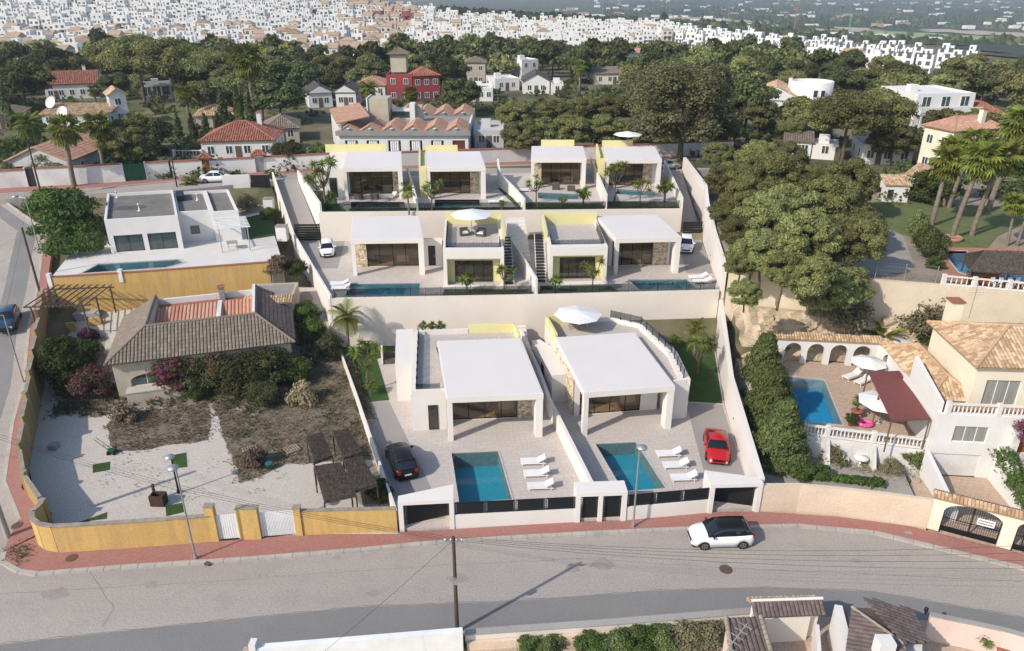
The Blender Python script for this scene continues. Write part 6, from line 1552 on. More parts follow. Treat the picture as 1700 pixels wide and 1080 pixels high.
def car(label,loc,rz,kind='suv',body=None,roofm=None,L_=4.2,W=1.8,H=1.58,group=None,detail=True):
 """x forward from the rear bumper (0) to the nose (L); wheels on the ground"""
 body=body or CARWHITE;roofm=roofm or body;t=thing('car',label,'car',loc,rz,group)
 if kind=='sport':
  top=[(0,.62),(.12,.80),(.5,.9),(1.5,.9),(2.6,.88),(3.5,.74),(L_-.3,.6),(L_,.42)];gh=[(.55,.9),(1.35,H-.03),(1.9,H),(2.35,H-.04),(3.1,.86)]
 elif kind=='sedan':
  top=[(0,.7),(.1,.95),(.9,.98),(1.6,.95),(3.0,.95),(3.7,.88),(L_-.2,.72),(L_,.45)];gh=[(.75,.96),(1.4,H-.03),(2.1,H),(2.6,H-.04),(3.3,.93)]
 else:
  top=[(0,.75),(.08,1.02),(.4,1.06),(1.6,1.03),(2.8,1.0),(3.2,.98),(3.85,.86),(L_-.1,.68),(L_,.48)];gh=[(.08,1.03),(.52,H-.04),(1.5,H),(2.4,H-.05),(3.12,.98)]
 hw=W/2;wid=[(0,.72),(.12,.9),(.5,.97),(1.0,1.0),(2.2,.98),(3.2,.99),(L_-.5,.92),(L_-.12,.76),(L_,.6)];R_=.33;wx=(.78,L_-.82)
 tz=lambda x:interp(x,*zip(*top));ww=lambda x:hw*interp(x,*zip(*wid));bz=lambda x:interp(x,[0,.25,L_-.3,L_],[.34,.22,.2,.3])
 xs=np.linspace(0,L_,25);m=MB();V=[]
 for x in xs:
  z1,w_,z0=tz(x),ww(x),bz(x);arch=0
  for c in wx:
   if abs(x-c)<R_*1.12:arch=max(arch,math.sqrt((R_*1.12)**2-(x-c)**2)+.3)
  lo=max(z0,arch)if arch else z0
  prof=[(0,z0),(w_*.62,z0),(w_*.985,min(lo,z1-.2)),(w_,lerp(lo,z1,.45)),(w_*.985,z1-.12),(w_*.9,z1-.02),(w_*.5,z1+.02),(0,z1+.03)]
  V+=[(x,y,z)for y,z in prof]+[(x,-y,z)for y,z in prof[::-1]]
 k=16;F=[(i*k+j,i*k+(j+1)%k,(i+1)*k+(j+1)%k,(i+1)*k+j)for i in range(len(xs)-1)for j in range(k)]
 F+=[tuple(range(k))[::-1],tuple((len(xs)-1)*k+j for j in range(k))]
 fr=Fr(loc,a=rz)
 def lw(pts):return[fr(*p)for p in pts]
 m.raw(lw(V),F,body,True);m.build('body',t)
 g=MB();V=[];gx=np.linspace(gh[0][0],gh[-1][0],13);rw=.74
 for x in gx:
  z1=interp(x,*zip(*gh));zb=tz(x)-.02;f_=(z1-zb)/(H-.95);wb=ww(x)*.9;wt=lerp(wb,hw*rw,min(1,max(0,f_)))
  V+=[(x,y,z)for y,z in((wb,zb),(lerp(wb,wt,.85),lerp(zb,z1,.86)),(wt*.9,z1),(0,z1+.015),(-wt*.9,z1),(-lerp(wb,wt,.85),lerp(zb,z1,.86)),(-wb,zb))]
 F=[(i*7+j,i*7+j+1,(i+1)*7+j+1,(i+1)*7+j)for i in range(12)for j in range(6)]
 g.raw(lw(V),F,CARGLASS,True);g.build('window_glass',t)
 xa,xb=gh[1][0]-.04,gh[3][0]+.04;r=MB();V=[]
 for x in np.linspace(xa,xb,7):
  z1=interp(x,*zip(*gh))+.012;wt=hw*rw;V+=[(x,y,z)for y,z in((wt*1.0,z1-.06),(wt*.88,z1+.006),(0,z1+.02),(-wt*.88,z1+.006),(-wt*1.0,z1-.06))]
 r.raw(lw(V),[(i*5+j,i*5+j+1,(i+1)*5+j+1,(i+1)*5+j)for i in range(6)for j in range(4)],roofm,True);r.build('roof',t)
 pl=MB()
 for s in(-1,1):
  for(x0,x1)in((gh[0][0]+.03,gh[1][0]),(gh[-1][0]-.03,gh[3][0]),((xa+xb)/2-.05,(xa+xb)/2-.02)):
   pl.bar(fr(x0,s*ww(x0)*.9,tz(x0)),fr(x1,s*hw*rw*.97,interp(x1,*zip(*gh))-.04),.035,roofm,n=4)
 pl.build('pillar',t)
 for c in wx:
  for s in(-1,1):
   w_=MB();w_.bar(fr(c,s*(hw-.2),R_),fr(c,s*(hw+.005),R_),R_,RUBBER,n=18,smooth=False);o=w_.build('wheel',t)
   q=MB();q.bar(fr(c,s*(hw+.0),R_),fr(c,s*(hw+.016),R_),R_*.66,RIM,n=14,smooth=False)
   q.build('rim',o);q=MB()
   for i in range(5):a=i*1.2566;q.bar(fr(c+.07*math.cos(a+.63),s*(hw+.018),R_+.07*math.sin(a+.63)),fr(c+R_*.55*math.cos(a+.63),s*(hw+.018),R_+R_*.55*math.sin(a+.63)),.035,RUBBER,n=4,smooth=False)
   q.build('spokes',o)
 for s in(-1,1):
  w_=MB(fr);a,b=sorted((s*ww(L_-.1)*.55,s*ww(L_-.1)*.98));w_.box(L_-.22,L_-.03,a,b,tz(L_-.1)-.2,tz(L_-.1)-.06,HLAMP);w_.build('headlight',t)
  w_=MB(fr);a,b=sorted((s*ww(.06)*.7,s*ww(.06)*1.02));w_.box(-.015,.2,a,b,tz(.08)-.28,tz(.08)-.08,TLAMP);w_.build('taillight',t)
  w_=MB(fr);x=gh[-1][0]-.35;a,b=sorted((s*ww(x)*.93,s*(ww(x)+.17)));w_.box(x,x+.1,a,b,tz(x)+.02,tz(x)+.15,roofm if detail else body);w_.build('mirror',t)
 w_=MB(fr);w_.box(L_-.06,L_+.015,-.45,.45,.42,.58,BLACKMETAL);w_.build('grille',t)
 w_=MB(fr);w_.box(-.02,.03,-.26,.26,.55,.66,WHITEMETAL);w_.build('number_plate',t)
 w_=MB(fr);w_.box(.03,L_-.06,-hw*.8,hw*.8,.17,.26,BLACKMETAL);w_.build('underbody',t)
 return t
def carp(label,p_rear,p_front,z,**k):
 a,b=P(*p_rear,z),P(*p_front,z);d=(b-a);L_=k.pop('L_',d.length);c=(a+b)/2-d.normalized()*L_/2
 return car(label,(c.x,c.y,z),math.atan2(d.y,d.x),L_=L_,**k)
carp('white compact SUV with a black roof parked on the street',(1245,896),(1143,899),.0,L_=4.15,roofm=CARBLACK,H=1.58,W=1.78)
carp('black SUV on the driveway of the left front villa, tail lights towards the street',(679,800),(656,745),.31,L_=4.5,body=CARBLACK,W=1.85,H=1.62)
carp('low red sports car on the driveway of the right front villa',(1186,724),(1192,774),.31,L_=4.3,kind='sport',body=CARRED,W=1.86,H=1.2)
carp('small white hatchback on the dark driveway of the left middle villa',(543,405),(545,436),5.51,L_=3.7,W=1.68,H=1.45)
carp('white hatchback half hidden behind the right middle villa',(1139,400),(1138,427),5.51,L_=3.9,W=1.7,H=1.5)
c=PF(18,540,zroad);c.z+=.02;car('dark blue car driving down the left side road',(c.x-.9,c.y+1.9,c.z+.05),rad(-67),body=CARBLUE,L_=4.3)
carp('white estate car parked on the back road before the white wall',(334,302),(386,300),8.8,L_=4.3,kind='sedan',H=1.46,W=1.78)
carp('silver car parked beyond the right ramp on the back road',(1090,281),(1120,279),8.8,L_=4.3,kind='sedan',body=CARSILVER,H=1.46)
def lamp(label,base,h,arm=(0,0),tilt=0.0,globe=True,m=STEEL,group='street lamps'):
 b=Vector(base);t=thing('street_lamp',label,'street lamp',b,group=group)
 q=MB();q.bar(b,b+Vector((0,0,h)),.075,m,n=8,r2=.045);q.bar(b,b+Vector((0,0,.25)),.13,m,n=8);q.build('pole',t)
 top=b+Vector((0,0,h));q=MB();q.bar(top,top+Vector((arm[0],arm[1],.15)),.03,m,n=5);q.build('arm',t)
 q=MB();c=top+Vector((arm[0],arm[1],.1));q.lathe(c-Vector((0,0,.12)),[(.05,0),(.24,.04),(.36,.12),(.34,.2),(.16,.3),(.03,.33)],STEEL,n=14);q.build('lamp_head',t)
 return t
lamp('grey street lamp on the red pavement before the ochre wall',P(325,927,.13),7.0,(-.1,-.1));lamp('grey street lamp on the pavement before the right front pool',P(1051,874,.13),6.3,(.15,0))
lamp('dark lamp post inside the walled courtyard',P(297,818,.17),3.0,(-.1,0),m=BLACKMETAL)
c=PF(40,636,zroad);lamp('slim grey lamp post on the left pavement next to the blue car',(c.x,c.y,c.z),6.5,(-1.2,-.3));c=PF(67,420,zroad);lamp('slim lamp post on the upper left pavement near the white house hedge',(c.x,c.y,c.z),6.4,(-1.2,.2))
def pole(label,base,h,r=.13,m=POLE,cross=True,group='wooden utility poles'):
 b=Vector(base);t=thing('utility_pole',label,'pole',b,group=group);q=MB();q.bar(b,b+Vector((0,0,h)),r,m,n=8,r2=r*.7);q.build('pole',t)
 if cross:
  q=MB();q.box(b.x-.5,b.x+.5,b.y-.05,b.y+.05,b.z+h-.35,b.z+h-.25,STEEL);q.build('crossarm',t)
  for s in(-.45,-.15,.15,.45):q=MB();q.lathe((b.x+s,b.y,b.z+h-.249),[(.04,0),(.05,.06),(.03,.12)],WHITEMETAL,n=6);q.build('insulator',t)
  q=MB();q.box(b.x-.12,b.x+.12,b.y-.3,b.y-.1,b.z+h*.55,b.z+h*.55+.35,STEEL);q.build('junction_box',t)
 return b+Vector((0,0,h-.2))
p1=pole('dark wooden utility pole at the near road edge with wires from its top',(-3.15,32.1,0),6.9)
c=PF(66,484,zroad);p2=pole('leaning wooden pole on the left pavement beside the ochre wall',c,7.0,cross=False)
c=PF(8,918,zroad);p3=pole('thick concrete pole at the corner on the left edge',(-33.9,40.2,0),9,r=.2,m=CONC,cross=False)
c=P(72,335,8.2);p4=pole('dark utility pole behind the tree of the white flat-roofed house',c,7.5,cross=False);c=P(294,310,8.8);p5=pole('dark metal pole at the end of the white fence on the back road',c,5.5,r=.09,m=BLACKMETAL,cross=False,group='metal poles')
def wire(pts,label,sag=.4):
 q=MB()
 for a,b in zip(pts,pts[1:]):
  a,b=Vector(a),Vector(b);n=10;pr=a
  for i in range(1,n+1):s=i/n;c=a.lerp(b,s)-Vector((0,0,sag*4*s*(1-s)));q.bar(pr,c,.009,BLACKMETAL,n=3,smooth=False);pr=c
 return one(q,'overhead_wire',label,'wire','overhead wires',at=Vector(pts[0]))
for k,z in enumerate((0,.18,.36,.5)):wire([p1+Vector((-.45+.3*k,0,z*.3)),(34,30.5+k*.5,6.4+z),(60,26,6.5+z)],('lowest','second lowest','second highest','highest')[k]+' of four wires running right from the near utility pole',.9)
for k,z in enumerate((0,.2,.4)):wire([p1+Vector((-.45+.3*k,0,z*.3)),p3+Vector((0,0,-.3+z)),(-70,47,9)],('lowest','middle','highest')[k]+' of three wires running left from the near utility pole',.9)
wire([p1,(-9.5,26.5,4.2)],'thin service wire from the near utility pole to the bottom edge',.1)
wire([p3,p2],'overhead wire along the left side road',.8);wire([p2,p4],'overhead wire up the left side road to the back road',.8)
for(px,py,r,lab)in((119,926,.38,'large round manhole cover on the pavement before the ochre wall'),(29,872,.4,'round manhole cover at the corner pavement'),(344,935,.2,'small round cover beside the grey street lamp'),(1205,945,.42,'round manhole cover in the road below the white SUV')):
 q=P(px,py,.13 if py<940 else 0);m=MB();m.lathe((q.x,q.y,q.z-.01),[(r,0),(r,.022),(r*.9,.026),(.02,.026)],mat('rusty_iron',(.14,.075,.06),(.1,.06,.05),scale=6,rough=.7),n=20);one(m,'manhole_cover',lab,'manhole cover',at=q)
q=P(1508,884,.135);m=MB();m.box(q.x-.25,q.x+.25,q.y-.15,q.y+.15,q.z-.01,q.z+.015,STEEL);one(m,'drain_cover','small square drain cover on the pavement before the peach wall','drain cover')
def at(px,py):q=PF(px,py,zgard);q.z+=.03;return q
def pallet(label,q,rz,tilt=0.0):
 t=thing('pallet',label,'pallet',q,rz,'weathered pallets in the garden');f=Fr(q,a=rz)
 for k in range(6):m=MB(f);m.box(k*.2,k*.2+.13,0,1.0,.1+tilt*k*.05,.13+tilt*k*.05,PALLET);m.build('board',t)
 for v in(0,.45,.9):m=MB(f);m.box(0,1.13,v,v+.1,0,.099,PALLET);m.build('runner',t)
pallet('weathered pallet lying on the weeds nearest the paved court',at(405,757),.5);pallet('broken pallet left of the thatched shelters',at(478,756),.7);pallet('grey pallet beside the bucket at the edge of the weeds',at(407,781),.1)
m=MB();q=at(448,778);m.lathe(q,[(.22,0),(.28,.5),(.3,.52),(.26,.52)],mat('teal_plastic',(.03,.14,.13),rough=.5),n=12);one(m,'bucket','dark teal bucket beside the grey pallet','bucket',at=q)
q=at(264,838);f=Fr(q,a=-.05);t=thing('barbecue_block','rusty brown barbecue box standing in the middle of the court','barbecue',q)
m=MB(f);RUST=mat('rusty_brown_box',(.075,.04,.03),(.05,.03,.025),scale=3,fine=.2);m.box(-.5,.5,-.25,-.15,0,.85,RUST);m.box(-.5,-.4,-.149,.45,0,.85,RUST);m.box(.4,.5,-.149,.45,0,.85,RUST);m.box(-.399,.399,.35,.45,0,.85,RUST);m.box(-.399,.399,-.149,.349,0,.4,RUST);m.build('box',t);m=MB(f);m.box(-.55,-.4,.451,.6,0,1.35,RUST);m.build('flue',t)
m=MB();q=at(187,752);m.box(q.x-.25,q.x+.25,q.y-.2,q.y+.2,q.z,q.z+.35,mat('green_machine',(.01,.08,.04),rough=.4));m.bar(q+Vector((-.3,0,.3)),q+Vector((-1.5,.5,.9)),.02,BLACKMETAL,n=4);m.bar(q+Vector((-.3,.3,.3)),q+Vector((-1.5,.8,.9)),.02,BLACKMETAL,n=4)
for s in(-.28,.2):m.bar(q+Vector((s,-.25,.12)),q+Vector((s+.08,-.25,.12)),.14,RUBBER,n=10)
one(m,'lawn_mower','small green lawn mower standing at the corner of the dry grass','lawn mower')
for(px,py,lab)in((90,744,'grey crate lying in the shade by the left garden wall'),):q=at(px,py);m=MB();m.box(q.x-.3,q.x+.3,q.y-.3,q.y+.3,q.z,q.z+.35,GREYR);m.box(q.x-.34,q.x+.34,q.y-.34,q.y+.34,q.z+.351,q.z+.4,CONC);one(m,'crate',lab,'crate')
TH2=mat('faded_thatch',(.15,.115,.09),(.085,.065,.05),scale=5,fine=.3,bump=1,bscale=16,rough=1)
def shelter(label,c4,z):
 q=[P(*p,z+h_)for p,h_ in zip(c4,(2.05,2.05,2.35,2.35))];t=thing('thatched_shelter',label,'shelter',(q[0].x,q[0].y,z),group='thatched shelters in the garden')
 thatch(t,q,'thatch_roof',1500,TH2)
 for p in q:m=MB();m.bar((p.x,p.y,z),(p.x,p.y,p.z-.15),.055,POLE,n=5);m.build('post',t)
 m=MB();m.bar(q[0]-Vector((0,0,.22)),q[1]-Vector((0,0,.22)),.05,POLE,n=5);m.build('beam',t);m=MB();m.bar(q[3]-Vector((0,0,.22)),q[2]-Vector((0,0,.22)),.05,POLE,n=5);m.build('beam',t)
shelter('thatched shelter roof, nearest the street',[(538,831),(591,819),(566,766),(521,773)],.3);shelter('thatched shelter roof, right of the nearest one',[(583,815),(626,802),(602,757),(570,763)],.35)
shelter('thatched shelter roof, rear left of the four',[(521,766),(552,755),(535,716),(508,723)],.4);shelter('thatched shelter roof, rear right of the four',[(569,760),(602,750),(578,710),(552,716)],.45)
for(k,px,py,s,lab,c)in(('dark',118,640,.82,'dark leafy shrub tree left of the brown roofed house','tree'),('boug',150,660,1.25,'reddish bougainvillea at the left corner of the brown roofed house','bush'),('bush',140,600,1.2,'dark green bush between dark pergola steps and the house','bush'),('bougb',150,566,.7,'pink flowering bush by the low ochre wall','bush'),('boug',300,642,1.6,'purple bougainvillea against the left arch of the house','bush'),('bush',325,662,.75,'small bright green bush before the purple bougainvillea','bush'),('olbush',346,642,1.3,'olive bush in front of the middle arch, left','bush'),('boug',376,634,1.5,'red-purple bush before the middle of the brown roofed house','bush'),('olbush',408,646,1.5,'large olive bush in front of the middle arch, right','bush'),('olbush',456,636,1.4,'large dark bush before the right arch of the house','bush'),('bush',492,630,1.2,'dark bush at the right front corner of the house','bush'),('bush',520,560,1.1,'dark bush along the right side of the brown roofed house, front','bush'),('bush',512,530,1.1,'dark bush along the right side of the brown roofed house, middle','bush'),('olbush',545,590,.9,'brownish bush by the white boundary wall','bush'),('olbush',438,672,.9,'low olive bush at the edge of the weeds','bush'),('dry',500,668,1.0,'dry twiggy shrub in the weedy garden','bush'),('dry',425,770,.8,'dry shrub behind the grey pallet','bush'),('bush',628,828,.75,'green bush right of the thatched shelters against the boundary wall','bush'),('dry',210,698,.8,'reddish dry shrub at the corner of the dry grass','bush')):plant(k,at(px,py),lab,c,s=s)
plant('dry',(-25.0,76.2,5.6),'straggly grey bush above the stone outbuilding','bush',s=1.1);plant('bush',(-23.3,76.8,5.2),'green bush at the wall corner beside the middle left loungers','bush',s=.9);plant('grbush',P(410,350,6.3),'grey shrub behind the lawn of the white bungalow','bush',s=1.2)
plant('bush',P(448,362,6.3),'dark shrub between the box pillar and small lawn of the white bungalow','bush',s=.8)
plant('dark',P(115,402,6.0),'big dark broadleaf tree at the left of the white flat-roofed house',s=1.4,sz=1.15)
a,b=P(94,428,6.3),P(160,420,6.3);hedge('thick clipped dark hedge between left pavement and the white bungalow',[(a.x,a.y),(b.x,b.y)],2.6,2.2,6.3,BROAD,dens=90,size=.18)
plant('lowpalm',P(318,312,8.2),'small palm on the verge behind the white bungalow','palm',s=.8)
V_=plant
for(k,px,py,z,s,lab,c,g)in(('datepalm',580,592,.35,1.15,'slim palm on the left front lawn against the high cream wall','palm',None),('yucca2',612,648,.35,1.35,'branching spiky tree on the left front lawn','tree','spiky garden trees of the villas'),('yucca3',616,655,.35,1.0,'low spiky shrub at the foot of the left lawn tree','plant',None),('yucca2',1156,631,.35,1.35,'branching spiky tree on the right front lawn','tree','spiky garden trees of the villas'),('datepalm',1152,590,.35,.8,'small palm behind the spiky tree on the right front lawn','palm',None),('yucca3',1120,577,.35,1.0,'low spiky shrub by the slanting terrace of the right front villa','plant',None),('yucca',837,484,5.55,1.0,'spiky tree right of the left middle annex','tree','spiky garden trees of the villas'),('yucca3',775,487,5.55,1.6,'low spiky tree before the left middle annex window','tree','spiky garden trees of the villas'),('yucca',983,484,5.55,1.1,'spiky tree before the right middle annex','tree','spiky garden trees of the villas'),('yucca3',921,486,5.55,1.3,'low spiky shrub left of the tree before the right middle annex','plant',None),('yucca2',541,345,9.05,1.75,'tall spiky tree left of the upper villa farthest left','tree','spiky garden trees of the villas'),('yucca',528,336,9.05,1.3,'shorter spiky tree left of the tallest one in the upper garden','tree','spiky garden trees of the villas'),('yucca3',549,340,9.05,1.2,'low spiky shrub beside the tallest spiky tree','plant',None),('datepalm',679,353,9.05,.75,'small palm at the wall between the two left upper pools','palm',None),('yucca',717,350,9.05,1.25,'spiky tree left of the second upper pool','tree','spiky garden trees of the villas'),('yucca3',833,349,9.05,.9,'low spiky shrub right of the second upper pool','plant',None),('yucca',890,336,9.05,1.1,'spiky tree left of the third upper pool','tree','spiky garden trees of the villas'),('yucca3',934,343,9.05,1.0,'low spiky shrub before the third upper pool','plant',None),('yucca3',968,343,9.05,1.7,'low spiky tree right of the third upper pool','tree','spiky garden trees of the villas'),('yucca2',1020,335,9.05,1.5,'tall spiky tree before the upper villa farthest right','tree','spiky garden trees of the villas'),('yucca',1062,340,9.05,1.1,'spiky tree before the upper right pool','tree','spiky garden trees of the villas'),('yucca3',1103,334,9.05,1.9,'low spiky tree by the right ramp wall','tree','spiky garden trees of the villas')):plant(k,P(px,py,z),lab,c,g,s=s)
for x in(-8.6,-7.8,-6.9):plant('yucca3',(x,66.0,3.0),{-8.6:'left',-7.8:'middle',-6.9:'right'}[x]+' spiky plant behind the left front villa roof terrace','plant','potted plants behind the left front villa',s=.9)
hedge('low planting strip along the upper terrace edge, left',[(-19.5,88.2),(1,88.9)],.35,.22,9.03,BROAD,dens=260,size=.1);hedge('low planting strip along the upper terrace edge, right',[(2,88.9),(20,89.4)],.35,.22,9.03,BROAD,dens=200,size=.12)
for(k,px,py,z,s,lab)in(('grbush',1400,540,5.0,1.7,'grey-green bush hanging over the rock slope, centre'),('grbush',1373,528,5.2,1.3,'smaller grey-green bush left on the rock slope'),('grbush',1528,560,3.6,1.9,'large grey-green bush before the stained retaining wall'),('bush',1548,600,2.4,1.4,'dark green bush behind the white parasol by the villa gable'),('lowpalm',1462,577,3.0,1.1,'bushy palm behind the right end of the arcade'),('lowpalm',1507,592,2.5,.8,'small palm between arcade and kitchen wing'),('bush',1412,568,2.8,.8,'green bush behind the arcade coping'),('bush2',1262,556,2.6,.9,'light bush at the left end of the rock slope')):plant(k,P(px,py,z),lab,'bush' if 'palm' not in k else 'palm',s=s)
for i,(px,py,z,s,k)in enumerate(((1213,455,4,1.3,'olbush'),(1216,480,3.2,1.2,'bush'),(1218,515,2.2,1.2,'olbush'),(1222,540,1.5,1.0,'bush'))):plant(k,P(px,py,z),('topmost','second','third','lowest')[i]+' of the bushes squeezed against the tall white wall beside the rock slope','bush',s=s)
big=[(1212,300,.8,2),(1250,278,.95,0),(1300,290,.85,1),(1232,345,.9,1),(1285,330,1.0,2),(1335,335,1.0,0),(1395,338,1.05,1),(1258,392,.9,0),(1308,385,1.05,1),(1362,382,1.0,2),(1408,390,.9,0),(1262,440,.72,2),(1318,440,.95,0),(1368,436,.95,1),(1408,434,.8,2),(1350,300,.7,2),(1246,425,.6,1),(1292,474,.62,2),(1342,480,.75,1),(1192,302,.62,1),(1200,348,.6,0),(1222,394,.62,2),(1226,438,.5,1),(1236,478,.45,0),(1186,268,.7,2)]
def biglab(px,py):
 r=sum(py>v for v in(302,350,402,455));row=sorted(b[0]for b in big if sum(b[1]>v for v in(302,350,402,455))==r)
 return '%s pine of the %s row in the dense grove right of the white wall'%(('leftmost','second','third','fourth','fifth','sixth','seventh','eighth')[row.index(px)],('rearmost','second rear','middle','second front','front')[r])
for i,(px,py,s,v)in enumerate(big):
 q=P(px,py+26,8.9);plant('pine%d'%v,(q.x,q.y,8.2),biglab(px,py),'tree','big pines right of the villa plots',s=s*.72,sz=s*(.74+.2*((i*7)%5)/4))
for i,(px,py,s)in enumerate(((1365,505,.6),(1392,492,.55))):q=P(px,py,8.0);plant('pine1',(q.x,q.y,6.2),('lower','upper')[i]+' small pine overhanging the stained retaining wall','tree',s=s,sz=s)
def tf(x,y):return far(x,y)if y>106 else 8.8
def G(px,py):return ray(px,py,tf)
def pix(x,y,z):
 dz=CAM_H-z;Z=y*_c+dz*_s
 return 850+CAM_F*x/Z,540+CAM_F*(dz*_c-y*_s)/Z
def wins(par,fr,W,z0,n,h=1.3,w=1.0,sill=.9,gm=None,m=None,fm=None):
 for k in range(n):
  u=W*(k+.5)/n-w/2;window(par,fr,u,u+w,z0+sill,z0+sill+h,2 if w>.9 else 1,v=-.045,fm=fm or WHITEMETAL,gm=gm or GLASSB,fw=.08)
def house(label,pl,pr,D,H=3.0,roof='hip',wm=None,tm=None,nw=3,rise=1.6,storeys=1,ang=None,name='house',sides=1,door=True,over=.35,chimney=False,cat='house',group=None,W=None,course=.6,wh=1.3,ww_=1.1):
 wm=wm or WHITE;tm=tm or TRED
 A,B=G(*pl),G(*pr);z=min(A.z,B.z)-.05;fr,L_=frpts(A,B,z)
 if ang is not None:fr=Fr((A.x,A.y,z),a=ang)
 W=W or L_;t=thing(name,label,cat,(A.x,A.y,z),group=group);HT=H*storeys
 b=MB(fr);b.box(0,W,0,.25,-.6,HT,wm);b.box(0,.25,.251,D,-.6,HT,wm);b.box(W-.25,W,.251,D,-.6,HT,wm);b.box(.251,W-.251,D-.25,D,-.6,HT,wm);b.build('wall',t)
 for s in range(storeys):
  wins(t,fr,W,s*H,nw,h=wh,w=ww_)
  if sides:wins(t,fr.side_left(D),D,s*H,2,w=.8);wins(t,fr.side_right(W),D,s*H,2,w=.8)
 if door:doorpanel(t,fr,W*.5-.45,W*.5+.45,0,2.1,-.07,WOOD,knob=False)if nw%2==0 else doorpanel(t,fr,W/nw-.4,W/nw+.4,0,2.1,-.07,WOOD,knob=False)
 if roof in('hip','gable'):hiproof(t,fr,W,D,HT,rise,tm,over,gable=(roof=='gable'),ridged=wm,course=course,pitch=.36,h=.1)
 elif roof=='gablev':
  a,b_,c,d=fr(-over,-over,HT-.1),fr(W+over,-over,HT-.1),fr(W+over,D+over,HT-.1),fr(-over,D+over,HT-.1);r0,r1=fr(W/2,-over,HT+rise),fr(W/2,D+over,HT+rise)
  for s_ in([d,a,r0,r1],[b_,c,r1,r0]):m=MB();tiles(m,s_,tm,pitch=.36,course=course,h=.1);m.build('roof_slope',t)
  for v_ in(0,D):m=MB();m.raw([fr(0,v_,HT),fr(W,v_,HT),fr(W/2,v_,HT+rise*.93)],[(0,1,2)],wm);m.build('gable',t)
 elif roof=='shed':m=MB();tiles(m,[fr(-over,-over,HT),fr(W+over,-over,HT),fr(W+over,D,HT+rise),fr(-over,D,HT+rise)],tm,pitch=.36,course=course,h=.1);m.build('roof_slope',t)
 else:
  m=MB(fr);m.box(.251,W-.251,.251,D-.251,HT-.5,HT-.35,FLATROOF if roof=='flat' else wm);m.build('flat_roof',t)
  m=MB(fr);m.box(W*.2,W*.2+1.6,D*.5,D*.5+1.4,HT-.349,HT+.9,wm);m.build('roof_hatch',t)
 if chimney:m=MB(fr);m.box(W*.7,W*.7+.7,D*.6,D*.6+.7,HT,HT+rise+1.1,wm);m.box(W*.7-.1,W*.7+.8,D*.6-.1,D*.6+.8,HT+rise+1.101,HT+rise+1.2,TERRA);m.build('chimney',t)
 return t,fr,W
GREYW=mat('pale_grey_render',(.52,.51,.5),(.46,.45,.44),scale=.5,fine=.04,grime=.3,gcol=(.3,.29,.28))  # light grey render shared by several background walls
TGREY=[mat('dark_grey_tile',(.085,.075,.07),(.07,.06,.058),scale=1,fine=.1),mat('dark_grey_tile_b',(.105,.09,.085),(.08,.07,.068),scale=1,fine=.1)]
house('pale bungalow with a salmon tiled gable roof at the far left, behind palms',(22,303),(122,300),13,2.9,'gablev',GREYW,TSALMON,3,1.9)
house('white bungalow with a bright red hip roof behind the back road wall',(338,266),(458,264),9.5,2.9,'hip',WHITE,TRED,4,2.2,chimney=True)
house('white villa with a dark red roof and porch windows among the pines, upper left',(78,166),(166,163),11,3.4,'gable',WHITE,TRED,5,2.4,chimney=True)
house('low house with a long orange tiled roof at the upper left behind the palms',(74,214),(184,214),5.5,2.6,'shed',GREYW,TORANGE,5,1.3)
house('small white tower house with an orange gable roof at the upper left',(190,208),(218,206),5,2.8,'gablev',WHITE,TORANGE,1,1.2,storeys=2)
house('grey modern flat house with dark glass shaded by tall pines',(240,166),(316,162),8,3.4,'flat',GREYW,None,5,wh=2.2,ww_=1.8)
house('square pavilion with a beige hip tiled roof behind dark hedges',(328,214),(390,212),6.5,2.3,'hip',BEIGE,TORANGE,2,1.5,name='pavilion',cat='pavilion')
house('low house with a dark brown hip roof left of the long white building',(442,238),(498,236),8,2.4,'hip',BEIGE,TBROWN,2,1.7)
house('white house with dark tiled roof, left one of the pair above the long white building',(514,179),(553,178),8,3.2,'gable',WHITE,TGREY,2,1.5)
house('white house with dark tiled roof, right one of the pair above the long white building',(559,178),(592,177),8,3.2,'gable',WHITE,TGREY,2,1.5)
t,f,W_=house('dark red two-storey house with a tiled tower',(644,170),(686,169),9,3.1,'flat',REDH,TRED,2,storeys=2)
m=MB(f);m.box(.6,4.2,4,7.6,6.2,10.2,BEIGE);m.build('tower',t);hiproof(t,Fr(f(.6,4,0),f.U,f.V),3.6,3.6,10.2,1.3,TBROWN,.7,course=.6)
house('dark red house with a red tiled roof and white balcony, right of the tiled tower',(688,170),(731,169),8,2.9,'hip',REDH,TRED,3,1.5,storeys=2)
house('white house with orange roof left of the dark red tower house',(592,162),(640,161),10,2.8,'hip',WHITE,TSALMON,3,1.6)
house('narrow beige brick house with arches among pines, top centre',(774,142),(806,141),7,3.0,'hip',BEIGE,TBROWN,2,1.3,storeys=2)
house('tall white house with a flat canopy roof, top centre',(866,136),(893,135),7,3.1,'white',WHITE,None,2,storeys=2)
house('long low white house in the middle of the pines',(780,168),(818,168),9,3.0,'white',WHITE,None,3)
house('white bungalow with a flat roof left of the dark roofed one',(822,151),(862,150),8,3.2,'white',WHITE,None,2)
house('white house with a dark pitched roof in the centre distance',(868,156),(912,156),9,3.2,'gablev',WHITE,TGREY,2,1.9)
house('long beige flat-roofed house beyond the pines, right of centre',(988,140),(1052,139),9,3.0,'shed',CREAM,TBROWN,4,1)
house('pink-white house with a red roof at the top right of centre',(1040,120),(1082,119),8,3.1,'hip',WHITE,TSALMON,2,1.3,storeys=2)
house('small white outbuilding behind the central pines',(915,158),(935,158),6,2.8,'white',WHITE,None,1)
house('cream house with long brown roof left of the round white tower',(1238,192),(1330,196),13,3.3,'gable',WHITE,TORANGE,4,2.6,chimney=True)
